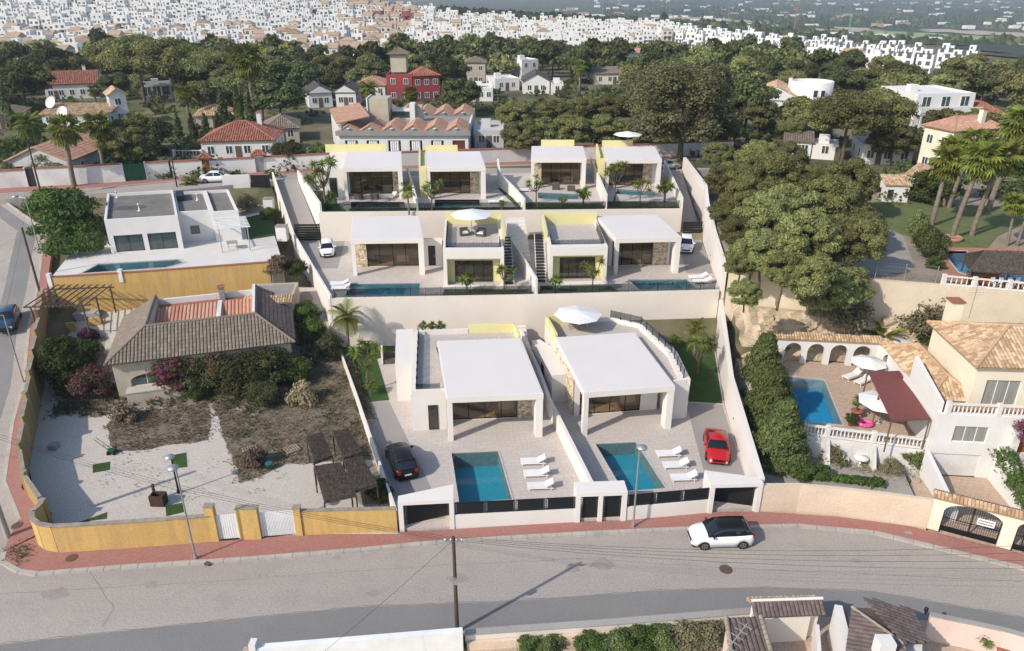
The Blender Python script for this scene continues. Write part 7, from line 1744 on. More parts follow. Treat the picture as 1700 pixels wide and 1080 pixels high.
A_=G(1352,196);t=thing('round_tower_house','white house with a round turret beside the long brown roof','house',A_)
m=MB();m.lathe((A_.x,A_.y+4,A_.z-.4),[(4.2,0),(4.2,7.2),(4.0,7.2),(4.0,6.6),(.1,6.6)],WHITE,n=20);m.build('turret_wall',t)
f=Fr((A_.x-1.4,A_.y-.1,A_.z),a=0)
for k in range(2):window(t,f,.3+k*1.5,1.2+k*1.5,4,5.4,1,v=-.15,fm=WHITEMETAL,gm=GLASSB)
house('low terracotta roofed house between the far pines',(1280,139),(1312,138),8,2.7,'hip',BEIGE,TRED,2,1.5)
t,f,W_=house('white cubic villa with three dark windows and covered porch, upper right',(1512,216),(1606,214),12,3.3,'white',WHITE,None,3,storeys=2,wh=1.9,ww_=1.8)
m=MB(f);m.box(-.3,W_+.3,-2.2,-.01,3.1,3.5,WHITE);m.box(-.3,W_+.3,-2.3,-2.2,3.501,4.4,WHITE);m.build('porch_roof',t)
for u in(0,W_*.5,W_-.3):m=MB(f);m.box(u,u+.3,-2.1,-1.8,0,3.09,WHITE);m.build('porch_column',t)
house('peach house with a red hip roof right of the cubic villa',(1612,216),(1660,218),10,2.9,'hip',PEACH,TRED,2,1.8)
house('peach house with a red roof cut by the right edge of the picture',(1664,222),(1740,228),10,2.9,'hip',PEACH,TRED,2,1.8,storeys=1)
t,f,W_=house('cream two-storey villa with several brown hip roofs beyond the tall palms',(1520,282),(1566,296),9,3.2,'hip',CREAM,TSALMON,2,1.5,storeys=2,chimney=True)
house('cream lower wing with brown hip roof right of the cream two-storey villa',(1570,292),(1640,292),10,3.6,'hip',CREAM,TSALMON,3,1.6,storeys=1)
house('old white cottage with a low grey roof beneath the pines, right',(1300,262),(1344,264),5,2.6,'shed',WHITE,TBROWN,2,.8)
house('old white cottage with a flat pale roof, right of the grey-roofed cottage',(1346,264),(1388,268),5,2.4,'white',WHITE,None,1)
house('white side wing of the cream villa under the leaning pine',(1428,272),(1512,276),7,3.0,'white',WHITE,None,3)
house('cream outbuilding with a clay roof behind the round clipped tree',(1500,320),(1538,324),4,2.4,'shed',CREAM,TORANGE,1,.7)
house('low white building with a bright flat roof right of the long white building',(788,246),(836,246),10,3.0,'white',GREYW,None,2)
house('cream cottage at the far left edge behind palms',(-20,216),(36,214),8,2.6,'hip',BEIGE,TBROWN,2,1.2)
A,B=G(566,262),G(778,262);BZ=8.7;fr,BW=frpts((A.x,A.y),(B.x,B.y),BZ)
t=thing('gabled_hall','long white building with a row of terracotta roof gables and white curtained openings','building',fr.O)
m=MB(fr);nb=6;bw=BW/nb;ops=[(k*bw+.9,(k+1)*bw-.5,.3,2.7)for k in range(nb)]
wall_open(m,fr,BW,4.0,.35,ops,WHITE);m.fr=fr;m.box(-.4,BW+.4,-.5,-.01,3.5,4.2,GREYR);m.box(0,.3,.351,24,0,4.1,WHITE);m.box(BW-.3,BW,.351,24,0,4.1,WHITE);m.box(.301,BW-.301,23.7,24,0,4.1,WHITE);m.box(.301,BW-.301,.351,23.69,3.6,4.0,GREYR);m.build('wall',t)
for k,(a,b,lo,hi)in enumerate(ops):
 if k==nb-1:doorpanel(t,fr,a,b,lo,hi,.2,mat('rust_red_panel',(.13,.04,.025),rough=.7),name='red_screen',knob=False);continue
 m=MB(fr);m.box(a,b,.5,.55,lo,hi,BLACKMETAL);o=m.build('opening',t)
 for j in range(4):c=lerp(a+.5,b-.5,j/3);q=MB();q.bar(fr(c,.3,lo),fr(c,.3,hi),.2,CANVAS,n=7);q.build('curtain',o)
def zig(par,fr,u0,u1,v0,v1,z,rise):
 um=(u0+u1)/2
 for s in([fr(u0,v1,z),fr(u0,v0,z),fr(um,v0,z+rise),fr(um,v1,z+rise)],[fr(u1,v0,z),fr(u1,v1,z),fr(um,v1,z+rise),fr(um,v0,z+rise)]):m=MB();tiles(m,s,TSALMON,pitch=.4,course=.6,h=.1);m.build('roof_slope',par)
 m=MB();m.raw([fr(u0,v0+.1,z-.05),fr(u1,v0+.1,z-.05),fr(um,v0+.1,z+rise*.97)],[(0,1,2)],GREYR);m.lathe(fr(um,v0,z+rise*.35),[(.3,0),(.3,.05),(.1,.05)],WHITE,n=10);m.build('gable',par)
for k in range(nb):zig(t,fr,k*bw-.1,(k+1)*bw-.1,.2,7.0 if k else 20,4.1,1.0)
for k in range(1,nb):zig(t,fr,k*bw,(k+1)*bw,16,22.5,4.1,1.0)
m=MB(fr);m.box(bw*.9,bw*1.9,10,14.5,4.0,7.6,BEIGE);m.box(bw*.9-.2,bw*.9-.001,9.8,14.5,4.0,7.8,WHITE);m.build('stair_tower',t)
m=MB(fr);m.box(bw*3.0,bw*3.25,9,11,4.0,7.0,WHITE);m.box(bw*3.26,bw*3.6,10,11.2,4.0,6.6,BEIGE);m.build('chimney_block',t)
m=MB(fr);m.box(bw*2,bw*3,12,14,4.0,5.6,WHITE);m.box(bw*2,bw*3,11.9,11.99,4.3,5.3,GLASSB);m.build('dormer',t)
f=Fr(fr(-4.2,14,0),fr(0,0,0)-fr(-4.2,14,0));L0=14.6
m=MB(f);n_=17
for k in range(n_):m.box(k*L0/n_,k*L0/n_+.5,0,.3,0,5.0,WHITE)
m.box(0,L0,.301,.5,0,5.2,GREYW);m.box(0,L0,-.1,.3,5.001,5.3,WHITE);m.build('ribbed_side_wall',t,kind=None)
m=MB();tiles(m,[f(0,-.2,5.3),f(L0,-.2,5.3),f(L0,5,6.2),f(0,5,6.2)],TSALMON,pitch=.4,course=.6,h=.1);m.build('roof_slope',t)
def bwp(px):q=P(px,interp(px,[-60,0,170,282,500,800,1120,1220],[315,311.5,303.5,294.5,280.5,269.5,258.5,254.5]),8.93);return(q.x,q.y)
segs=[(-60,48,2.3,'old white wall with clay coping, leftmost stretch of the back road',DISTWHITE),(64,208,2.4,'old white wall with clay coping between dark gate and green gate',DISTWHITE),(245,284,2.3,'short white wall right of the green gate',DISTWHITE),(288,338,2.2,'white wall left of the brown door on the back road',WHITE),(352,425,2.1,'white wall between the brown door and the grey door',WHITE),(441,620,2.1,'white wall right of the grey door behind the upper villas',WHITE),(620,900,2.0,'grey wall with dark coping behind the middle of the upper villas',GREYW),(900,1215,2.0,'white wall with dark coping ending in the pines at the right',DISTWHITE)]
for a,b,h,lab,mm in segs:
 n=max(1,int((b-a)/60));pts=[(*bwp(lerp(a,b,k/n)),8.5,8.9+h)for k in range(n+1)];wthing('garden_wall',lab,pts,.3,mm,capm=TERRA,capt=.16,capo=.1)
for a,b,m_,lab,h in((49,63,DARKGREY,'dark metal pedestrian gate in the old white wall, far left',2.4),(209,244,mat('green_slats',(.015,.09,.05),(.01,.07,.04),rough=.6),'dark green slatted vehicle gate on the back road',2.3),(339,351,DOORW,'dark brown door under a small red tiled canopy on the back road',2.2),(426,440,STEEL,'grey metal door under a small red tiled canopy on the back road',2.2)):
 A,B=bwp(a),bwp(b);f,L_=frpts(A,B,8.93);t=thing('street_gate',lab,'gate',f.O);n=max(4,int(L_/.3))
 for k in range(n):m=MB(f);m.box(k*L_/n+.01,(k+1)*L_/n-.01,-.04,.04,0,h,m_);m.build('board',t)
 for u in(-.15,L_):m=MB(f);m.box(u,u+.15,-.2,.2,0,h+.2,DISTWHITE);m.build('post',t)
 if 'canopy' in lab:hiproof(t,Fr(f(-.3,-.5,0),f.U,f.V),L_+.6,1.2,h+.25,.6,TRED,.15,course=.4)
A=P(100,252,9);balustrade('white metal fence panels behind the white back road wall, left of the red hip roof',[tuple(P(290,262,9.2)),tuple(P(336,262,9.2))],h=1.2,sp=.5)
for i,(px,py,z)in enumerate(((115,208,4.2),(95,189,5.2))):
 q=G(px,py+20);t=thing('satellite_dish',('near','far')[i]+' large white satellite dish by the long orange roof, upper left','satellite dish',q);m=MB();m.bar(q,q+Vector((0,0,3.4)),.08,STEEL,n=6);m.build('mast',t)
 m=MB();c=q+Vector((0,0,4.2));D_=Vector((-.3,-1,.5)).normalized();Q=D_.to_track_quat('Z','Y');n=16;pts=[]
 for r,h in((.03,0),(.5,.05),(.9,.18),(1.15,.34)):pts+=[c+Q@Vector((r*math.cos(2*math.pi*k/n),r*math.sin(2*math.pi*k/n),h))for k in range(n)]
 m.raw(pts,[(r*n+k,r*n+(k+1)%n,(r+1)*n+(k+1)%n,(r+1)*n+k)for r in range(3)for k in range(n)],WHITE,True);m.build('dish',t)
q0=G(388,186);pool('pale turquoise pool of the white villa among the pines',[tuple(G(*p)[:2])for p in((130,176),(178,175),(180,182),(132,184))],G(150,180).z+.4,rim=.4,depth=.3)
slab('far_pool_lawn',[tuple(G(*p)[:2])for p in((255,178),(330,176),(372,196),(270,196))],G(300,186).z+.12,5,LAWN2)
def tree(k,px,py,s,label,sz=None,cat='tree',group=None,rz=None,dz=0):q=G(px,py);q.z+=dz-.1;return plant(k,q,label,cat,group,s=s,sz=sz,rz=rz)
tree('olive',1128,266,1.75,'huge brownish open-crowned tree behind the upper right villa',sz=1.25);tree('olive',1095,228,1.5,'tall brownish tree behind the huge open-crowned one',sz=1.15)
for i,(px,py,s,k,lab)in enumerate(((1190,236,.9,'pine0','pine right of the huge brownish tree'),(1255,215,1.0,'pine1','dark pine left of the old white cottages'),(1160,205,1.0,'pine2','pine behind the huge brownish tree, right'),(1395,262,1.25,'upine','big umbrella pine beside the white side wing'),(1350,232,1.05,'pine2','dark pine above the old white cottages'),(1440,252,1.2,'upine','big umbrella pine left of the cream villa'),(1478,262,1.0,'pine0','leaning pine before the white side wing'),(1310,236,.8,'pine0','small pine left of the old grey-roofed cottage'))):tree(k,px,py+14,s*.8,lab)
for i,(px,py,s,k,lab)in enumerate(((868,262,.9,'pine1','light pine at the right of the long gabled building'),(905,258,.95,'pine0','large pine behind the second upper villa from the right'),(950,256,.9,'pine2','large pine behind the upper villa with armchairs'),(1000,252,.9,'pine1','wide pine left of the cream parasol terrace'),(1050,250,.85,'pine0','wide pine behind the cream parasol terrace'),(860,226,.9,'pine2','pale pine behind the low white flat-roofed building'),(915,216,.9,'pine0','pine in the central grove, upper left'),(965,212,.9,'pine1','pine in the central grove, middle'),(1018,210,.9,'pine2','pine in the central grove, upper right'),(1065,206,.9,'pine0','pine at the right rim of the central grove'),(755,212,.7,'pine2','dark round tree at the back right corner of the gabled building'))):tree(k,px,py+6,s*.92,lab,sz=s*.8)
for i,(px,py,s,k,lab)in enumerate(((242,172,1.35,'upine','large umbrella pine over the grey modern house, left'),(296,176,1.3,'upine','large umbrella pine over the grey modern house, right'),(350,176,1.1,'upine','umbrella pine right of the grey modern house'),(385,180,.95,'pine1','dark pine between the pavilion and the big umbrella pines'),(20,215,1.25,'darkcyp','dark tall tree at the left edge'),(-12,262,1.6,'darkcyp','very dark tree at the left picture edge'),(8,180,1.6,'darkcyp','dark tall tree beyond the left edge cottage'),(46,190,1.3,'mpine1','dark tree left of the dark red roof villa'),(222,286,.9,'pine0','round dark tree behind the green gate'),(252,280,.75,'olbush','bush right of the round tree behind the green gate'),(255,262,.8,'mpine1','dark tree behind the round tree'))):tree(k,px,py,s,lab,sz=s)
tree('grey',84,302,.9,'grey-green olive bush over the old white wall, left');tree('grey',28,306,.7,'small olive bush over the old white wall at the far left');tree('olbush',480,278,1.6,'reddish brown bush left of the tall spiky garden trees');tree('bush2',530,262,1.3,'yellow-green bush before the ribbed white wall');tree('bush2',575,262,1.0,'yellow-green bush before the gabled building')
for i,(k,px,py,s,lab)in enumerate((('farpalm',124,312,1.1,'tall palm with dead fronds over the old white wall'),('farpalm',175,292,1.0,'dark palm right of the tall palm'),('farpalm2',58,250,1.0,'date palm left of the long orange roof'),('farpalm2',240,250,1.0,'broad date palm left of the beige pavilion'),('farpalm',318,210,.9,'palm before the grey modern house'),('farpalm',425,205,1.7,'very tall thin palm left of the dark-roofed house'),('farpalm',163,190,.7,'small palm before the white villa with dark red roof'),('farpalm2',612,176,.9,'date palm left of the dark red house'),('farpalm',962,158,.95,'palm above the central grove, left'),('farpalm',688,205,.8,'small palm behind the gabled building'),('farpalm',1612,228,.6,'small palm before the peach house'))):tree(k,px,py,s,lab,cat='palm',rz=i)
for i in range(5):tree('darkcyp',300+i*22,232-i*1,.95,('leftmost','second','middle','fourth','rightmost')[i]+' dark cypress of the row before the beige pavilion',group='dark cypresses before the beige pavilion',sz=.7)
for i,px in enumerate((375,400,418)):tree('darkcyp',px,216,1.2,('left','middle','right')[i]+' one of three dark tall cypresses right of the beige pavilion',group='dark cypresses right of the pavilion',sz=1.25)
tree('darkcyp',770,150,1.2,'lone dark cypress left of the beige brick house');tree('olive',955,138,.9,'greyish bare-looking tree above the central grove')
for i,(px,py,s)in enumerate(((1600,262,1.0),(1655,290,.9),(1690,250,1.0),(1560,240,.8))):tree('mpine0',px,py,s,('mid green','leafy','tall green','grey green')[i]+' tree near the cream villa, '+('between villa and cubic house','behind the short fan palms','at the right edge','left before the cubic villa')[i])
def inside(px,py,poly):
 c=False;n=len(poly)
 for i in range(n):
  (x1,y1),(x2,y2)=poly[i],poly[(i+1)%n]
  if(y1>py)!=(y2>py)and px<(x2-x1)*(py-y1)/(y2-y1)+x1:c=not c
 return c
BELT=[(-40,78),(45,100),(100,104),(190,96),(240,88),(330,90),(450,104),(560,100),(640,96),(740,90),(900,86),(980,92),(1100,88),(1130,58),(1180,78),(1280,92),(1400,118),(1500,132),(1640,122),(1760,118),(1760,190),(1620,160),(1500,175),(1480,220),(1250,205),(1100,190),(1000,122),(760,178),(735,160),(640,118),(590,150),(500,172),(420,190),(380,165),(200,160),(160,140),(60,128),(-40,200)]
rr=random.Random(21);spots=[]
foot=[(o.location.x,o.location.y)for o in COL.objects if o.type=='EMPTY' and o.get('category')in('house','building')and o.location.y>112]
for _ in range(9000):
 y=rr.uniform(135,330);x=rr.uniform(-.78,.78)*y;z=far(x,y);a,b=pix(x,y,z+3)
 if not inside(a,b,BELT):continue
 if any((x-p[0])**2+(y-p[1])**2<(5.2+y*.006)**2 for p in spots):continue
 if any(-5<x-p[0]<15 and-20<y-p[1]<11 for p in foot):continue
 spots.append((x,y));
 if len(spots)>290:break
for x,y in spots:
 k='mpine%d'%rr.randrange(3)if y<230 else 'fpine%d'%rr.randrange(3)
 w_='left' if x<-60 else('right' if x>60 else 'middle');s=rr.uniform(.75,1.2)
 plant(k,(x,y,far(x,y)-.2),'pine tree in the %s of the wooded belt before the white towns'%w_,'tree','pines of the wooded belt, '+w_,s=s,sz=s*rr.uniform(.8,1.15))
def scatter(name,n,test,size,m,seed,hs=(.6,1.4),leaves=12,ys=(110,200),lab=None):
 rng=np.random.default_rng(seed);C=[]
 while len(C)<n:
  y=rng.uniform(*ys);x=rng.uniform(-.8,.8)*y;a,b=pix(x,y,far(x,y))
  if test(a,b)and not any(-1<x-p[0]<11 and-1.5<y-p[1]<10 for p in foot):C.append((x,y,far(x,y)))
 C=np.repeat(np.array(C),leaves,0);k=len(C);h=rng.uniform(*hs,size=n).repeat(leaves)
 C=C+rng.normal(size=(k,3))*np.stack([h*.8,h*.8,h*.35],1);C[:,2]+=h*.6
 d=rng.normal(size=(k,3));d/=np.linalg.norm(d,axis=1)[:,None];t_=np.cross(d,rng.normal(size=(k,3)));t_/=np.linalg.norm(t_,axis=1)[:,None];b=np.cross(d,t_);s=size*rng.uniform(.6,1.4,(k,1))
 V=np.stack([C-t_*s,C+b*s,C+t_*s,C-b*s],1).reshape(-1,3);link(name,npmesh(name,V,np.arange(k*4).reshape(k,4),[m]),kind='stuff')
scatter('undergrowth',700,lambda a,b:-50<a<1750 and 120<b<262 and not(500<a<840 and b>195),.45,PINED,5,ys=(112,230),leaves=26)
scatter('garden_shrubs',260,lambda a,b:(1430<a<1750 and 225<b<335)or(a<500 and 240<b<300),.22,BROAD,6,ys=(90,150),leaves=60)
TW=mat('town_white',(.72,.70,.66),(.62,.60,.56),scale=.3,fine=0);TC=mat('town_cream',(.62,.56,.45),(.56,.5,.39),scale=.2,fine=0);TB_=mat('town_beige_roof',(.40,.29,.20),(.34,.24,.165),scale=.3,fine=0);TDK=mat('town_window',(.10,.11,.12),rough=.2,fine=0);TGR=mat('town_grey',(.38,.37,.36),(.3,.3,.29),scale=.3,fine=0);TR_=mat('town_red',(.33,.09,.07),(.28,.08,.07),scale=.3,fine=0)
def thouse(kind,seed):
 rr=random.Random(seed);m=MB();W,D=6.6,9.5
 wm={'w':TW,'c':TC,'r':TR_,'a':TW}[kind[0]];H=6.2 if kind[0]!='a' else 7.0
 m.box(0,W,0,D,-1.5,H,wm);ns=2 if H<7 else 3
 if kind[0]in 'wa':
  m.box(.2,W-.2,.2,D-.2,H+.001,H+.02,TGR);m.box(0,W,0,.18,H+.03,H+.8,wm);m.box(0,.18,.181,D,H+.03,H+.8,wm);m.box(W-.18,W,.181,D,H+.03,H+.8,wm)
  a=rr.uniform(.3,2.5);m.box(a,a+2.6,D-3.6,D-.4,H+.03,H+2.5,wm);m.box(a+.5,a+1.4,D-3.66,D-3.61,H+.1,H+2.0,TDK)
 else:
  q=[(-.3,-.3),(W+.3,-.3),(W+.3,D+.3),(-.3,D+.3)];r=rr.uniform(1.3,1.9)
  if seed%2:m.raw([(x,y,H)for x,y in q]+[(W/2,W/2,H+r),(W/2,D-W/2,H+r)],[(0,1,4),(1,2,5,4),(2,3,5),(3,0,4,5)],TB_)
  else:m.raw([(x,y,H)for x,y in q]+[(-.3,D/2,H+r),(W+.3,D/2,H+r)],[(0,1,5,4),(2,3,4,5),(0,4,3),(1,2,5)],TB_)
 for s in range(ns):
  z=s*3.05
  m.box(.8,2.3,-.05,-.001,z+.7,z+2.3,TDK);m.box(3.9,5.6,-.05,-.001,z+(.1 if s==0 or rr.random()<.5 else.8),z+2.3,TDK)
  for v in(2,6):m.box(-.05,-.001,v,v+1.1,z+.9,z+2.1,TDK);m.box(W+.001,W+.05,v,v+1.1,z+.9,z+2.1,TDK)
 if rr.random()<.8:m.box(.3,W-.3,-1.4,-.051,2.8,3.05,wm);m.box(.3,W-.3,-1.4,-1.3,3.051,3.9,wm);m.box(.3,.6,-1.4,-1.1,-1,2.79,wm);m.box(W-.6,W-.3,-1.4,-1.1,-1,2.79,wm)
 if rr.random()<.5:m.box(-.02,W*.55,-4.6,-1.45,-1.5,2.6,wm);m.box(.3,W*.4,-4.66,-4.61,.6,1.8,TDK)
 o=m.build('town_house',None);me=o.data;bpy.data.objects.remove(o);return me
TH={'w':[thouse('w',i)for i in range(5)],'c':[thouse('c',i)for i in range(4)],'r':[thouse('r',1)],'a':[thouse('a',i)for i in range(3)]}
ZL=[(-60,0),(560,0),(575,30),(540,98),(440,98),(330,84),(200,96),(100,100),(-60,84)]
ZC=[(560,8),(640,12),(760,28),(900,38),(1110,44),(1120,60),(1010,90),(900,84),(740,88),(545,98)]
ZR=[(1060,44),(1180,56),(1360,78),(1500,96),(1620,108),(1630,116),(1500,118),(1420,98),(1250,90),(1120,68)]
ZR2=[(1380,92),(1500,108),(1600,122),(1560,136),(1440,118),(1360,100)]
H_=[];rr=random.Random(77)
def fill(zone,x0,x1,y0,y1,dx,dy,ang,pick,skip=.12,jit=1.0):
 ca,sa=math.cos(ang),math.sin(ang);cx,cy=(x0+x1)/2,(y0+y1)/2;ny,nx=int((y1-y0)*1.5/dy),int((x1-x0)*1.5/dx)
 for j in range(ny):
  off=rr.uniform(-3,3)
  for i in range(nx):
   u,v=(i-nx/2)*dx+off,(j-ny/2)*dy;x,y=cx+ca*u-sa*v,cy+sa*u+ca*v
   if not(200<y<1100):continue
   z=far(x,y);a,b=pix(x,y,z+2)
   if not inside(a,b,zone)or rr.random()<skip or math.sin(x*.071+2*math.sin(y*.031))*math.sin(y*.083+1.7*math.sin(x*.027))>.62:continue
   H_.append((x+rr.uniform(-jit,jit)*.3,y+rr.uniform(-jit,jit),z,ang,pick(a,b)))
fill(ZL,-480,-60,300,760,5.7,14.5,.06,lambda a,b:'w' if(b<50 and rr.random()<.95)or rr.random()<.5 else('c' if rr.random()<.9 else 'w'))
fill(ZC,-160,160,300,760,5.8,15,-.05,lambda a,b:('r' if 600<a<690 and b<34 and rr.random()<.5 else('c' if(a<690 and rr.random()<.75)or rr.random()<.12 else 'w')))
fill(ZR,90,360,340,700,6.8,20,-.62,lambda a,b:'a' if a>1350 else 'w',skip=.1)
fill(ZR2,120,300,300,480,6.5,18,-.5,lambda a,b:'c' if rr.random()<.3 else 'w')
out=[]
for h in H_:
 if all((h[0]-o[0])**2+(h[1]-o[1])**2>22 for o in out[-300:]):out.append(h)
H_=sorted(out,key=lambda h:h[1])
NAMEZ={'w':'small white flat-roofed terraced house','c':'small cream terraced house with a brown tiled roof','r':'small dark red terraced house','a':'white cubic apartment house'}
for i,(x,y,z,a,k)in enumerate(H_[:300]):
 zone='the far left town' if x<-95 else('the central town' if x<90 else 'the far right town')
 link('town_house',TH[k][rr.randrange(len(TH[k]))],None,(x,y,z),a+(0 if rr.random()<.8 else math.pi/2),(rr.uniform(.72,.95),rr.uniform(.65,.9),rr.uniform(.68,.98)),label=NAMEZ[k]+' in '+zone,cat='house',group='houses of '+zone+(' (%s)'%{'w':'white','c':'cream','r':'red','a':'tall'}[k]))
Vs,Fs,Ms,off=[],[],[],0;mats_all=[TW,TGR,TDK,TC,TB_,TR_];cache={}
for(x,y,z,a,k)in H_[300:]:
 me=TH[k][rr.randrange(len(TH[k]))]
 if me.name not in cache:
  co=np.empty(len(me.vertices)*3,dtype=np.float32);me.vertices.foreach_get('co',co)
  cache[me.name]=(co.reshape(-1,3),[tuple(p.vertices)for p in me.polygons],[mats_all.index(me.materials[p.material_index])for p in me.polygons])
 co,fs,ms=cache[me.name];sx,sy,sz=rr.uniform(.72,.95),rr.uniform(.65,.9),rr.uniform(.68,1.0);ang=a+(0 if rr.random()<.8 else math.pi/2)
 c,s=math.cos(ang),math.sin(ang);V=co*(sx,sy,sz);Vs.append(np.stack([x+c*V[:,0]-s*V[:,1],y+s*V[:,0]+c*V[:,1],z+V[:,2]],1));Fs+=[tuple(off+q for q in f)for f in fs];Ms+=ms;off+=len(co)
if Vs:
 me=bpy.data.meshes.new('distant_town');me.from_pydata(np.concatenate(Vs).tolist(),[],Fs)
 for m in mats_all:me.materials.append(m)
 me.polygons.foreach_set('material_index',Ms);link('distant_town',me,kind='stuff')
print('town houses',len(H_),'belt trees',len(spots))
def groundpatch(name,poly_px,m,dz=.25,step=9):
 """a sheet that follows the terrain inside an outline"""
 pts=[G(*p)for p in poly_px];x0,x1=min(p.x for p in pts),max(p.x for p in pts);y0,y1=min(p.y for p in pts),max(p.y for p in pts);n,k=max(2,int((x1-x0)/step)),max(2,int((y1-y0)/step));P2=[(p.x,p.y)for p in pts];V=[];F=[];idx={}
 for j in range(k):
  for i in range(n):
   if inside(lerp(x0,x1,(i+.5)/n),lerp(y0,y1,(j+.5)/k),P2):
    q=[]
    for di,dj in((0,0),(1,0),(1,1),(0,1)):
     key=(i+di,j+dj)
     if key not in idx:x,y=lerp(x0,x1,key[0]/n),lerp(y0,y1,key[1]/k);idx[key]=len(V);V.append((x,y,far(x,y)+dz))
     q.append(idx[key])
    F.append(tuple(q))
 mb=MB();mb.raw(V,F,m);return struct(name,mb)
TG=mat('town_street_ground',(.36,.33,.29),(.25,.23,.2),scale=.05,fine=0,grime=.4,gcol=(.1,.11,.06),gscale=.05)
groundpatch('town_ground',ZL,TG);groundpatch('town_ground',ZC,TG,.27);groundpatch('town_ground',ZR,TG,.29);groundpatch('town_ground',ZR2,TG,.31)
def blobs(name,n,test,ys,xs,rs,m,seed,hz=1.0):
 rng=np.random.default_rng(seed);oc=np.array([(1,0,0),(.3,.95,0),(-.8,.6,0),(-.8,-.6,0),(.3,-.95,0),(.6,.2,.75),(-.3,.6,.75),(-.3,-.6,.75),(0,0,1.05)]);F0=np.array([(0,1,6),(0,6,5),(1,2,6),(2,3,7),(2,7,6),(3,4,7),(4,0,5),(4,5,7),(5,6,8),(6,7,8),(7,5,8)]);V=[];F=[];c=0;g=0
 while c<n and g<n*60:
  g+=1;y=rng.uniform(*ys);x=rng.uniform(xs[0],xs[1])*y;a,b=pix(x,y,far(x,y))
  if not test(a,b,x,y):continue
  r=rng.uniform(*rs);V.append(oc*rng.uniform(.75,1.25,(9,3))*(r,r,r*hz*rng.uniform(.7,1.3))+(x,y,far(x,y)));F.append(F0+c*9);c+=1
 if V:link(name,npmesh(name,np.concatenate(V),np.concatenate(F),[m]),kind='stuff')
FIELDS=[[(1440,48),(1560,54),(1760,68),(1760,84),(1560,68),(1440,60)],[(1375,42),(1450,46),(1440,58),(1385,52)],[(1535,46),(1760,56),(1760,68),(1600,59),(1535,55)]]
blobs('town_trees',1500,lambda a,b,x,y:(inside(a,b,ZL)or inside(a,b,ZC)or inside(a,b,ZR2))and(rr.random()<.12 or math.sin(x*.071+2*math.sin(y*.031))*math.sin(y*.083+1.7*math.sin(x*.027))>.5),(280,760),(-.75,.45),(1.2,2.8),PINED,31,1.1)
blobs('far_scrub',3800,lambda a,b,x,y:(560<a<1250 and b<36)or(a<600 and b<2),(560,1300),(-.7,.4),(1.5,5),PINED,32,.8)
blobs('plain_orchards',9000,lambda a,b,x,y:a>1000 and b<112 and not inside(a,b,ZR)and not any(inside(a,b,f)for f in FIELDS)and math.sin(x*.012+1.3)*math.sin(y*.009+x*.003)>-.25,(560,3800),(.05,.9),(3,7),mat('far_foliage',(.03,.045,.02),(.05,.065,.03),scale=.02,fine=0),33,.7)
blobs('plain_hedgerows',1500,lambda a,b,x,y:a>1100 and(abs(math.sin(x*.004+y*.007))<.03 or abs(math.sin(y*.0043-x*.001))<.03),(600,4200),(.1,.9),(4,9),PINED,34,.9)
rng=np.random.default_rng(8);fb=MB()
for k in range(240):
 y=rng.uniform(800,3600);x=rng.uniform(.05,.9)*y;w,d,h=rng.uniform(7,26),rng.uniform(6,14),rng.uniform(3,6);z=far(x,y);fb.box(x,x+w,y,y+d,z-1,z+h,TW if rng.random()<.7 else TB_)
fb.build('farm_buildings',kind='stuff')
FG=mat('light_green_field',(.27,.34,.12),(.22,.28,.10),scale=.01,fine=0);FT=mat('tan_field',(.42,.34,.25),(.36,.29,.21),scale=.008,fine=0);FD=mat('dark_orchard',(.03,.042,.02),(.045,.055,.028),scale=.05,fine=0);FR_=mat('reddish_ploughed_field',(.25,.15,.09),(.2,.13,.08),scale=.01,fine=0)
for nm,poly,m,dz in(('green_field',[(1440,50),(1560,56),(1760,70),(1760,82),(1560,66),(1450,58)],FG,.8),('tan_field',[(1375,44),(1450,48),(1440,56),(1385,50)],FT,.8),('tan_field',[(1535,48),(1760,58),(1760,66),(1600,57),(1535,53)],FT,1.0),('dark_orchard',[(1440,60),(1560,68),(1760,84),(1760,104),(1660,94),(1500,72)],FD,.6),('dark_orchard',[(1370,38),(1540,44),(1620,50),(1535,51),(1380,42)],FD,.7),('reddish_field',[(1600,8),(1760,10),(1760,17),(1610,13)],FR_,1.2),('pale_works_site',[(1105,24),(1240,30),(1390,52),(1300,56),(1180,40),(1100,32)],FT,.7)):groundpatch(nm,poly,m,dz,24)
def crane(label,px,py,h,m,jib=26,group=None):
 q=G(px,py);t=thing('tower_crane',label,'crane',q,group=group);s=MB()
 for dx in(-.6,.6):
  for dy in(-.6,.6):s.bar(q+Vector((dx,dy,0)),q+Vector((dx,dy,h)),.15,m,n=4)
 for k in range(int(h/2)):s.bar(q+Vector((-.6,-.6,k*2)),q+Vector((.6,-.6,k*2+2)),.1,m,n=3);s.bar(q+Vector((.6,.6,k*2)),q+Vector((-.6,.6,k*2+2)),.1,m,n=3)
 s.build('mast',t);s=MB();s.bar(q+Vector((-8,0,h)),q+Vector((jib,0,h)),.3,m,n=4);s.bar(q+Vector((-8,0,h)),q+Vector((0,0,h+4)),.12,m,n=3);s.bar(q+Vector((0,0,h+4)),q+Vector((jib,0,h)),.12,m,n=3);s.build('jib',t);s=MB();s.box(q.x-9,q.x-6,q.y-1,q.y+1,q.z+h-2,q.z+h-.3,CONC);s.build('counterweight',t)
crane('reddish tower crane over the building site, top right',1318,52,34,mat('crane_red',(.42,.14,.07),fine=0));crane('green tower crane right of the reddish one, top right',1408,58,26,mat('crane_green',(.12,.4,.2),fine=0),18)
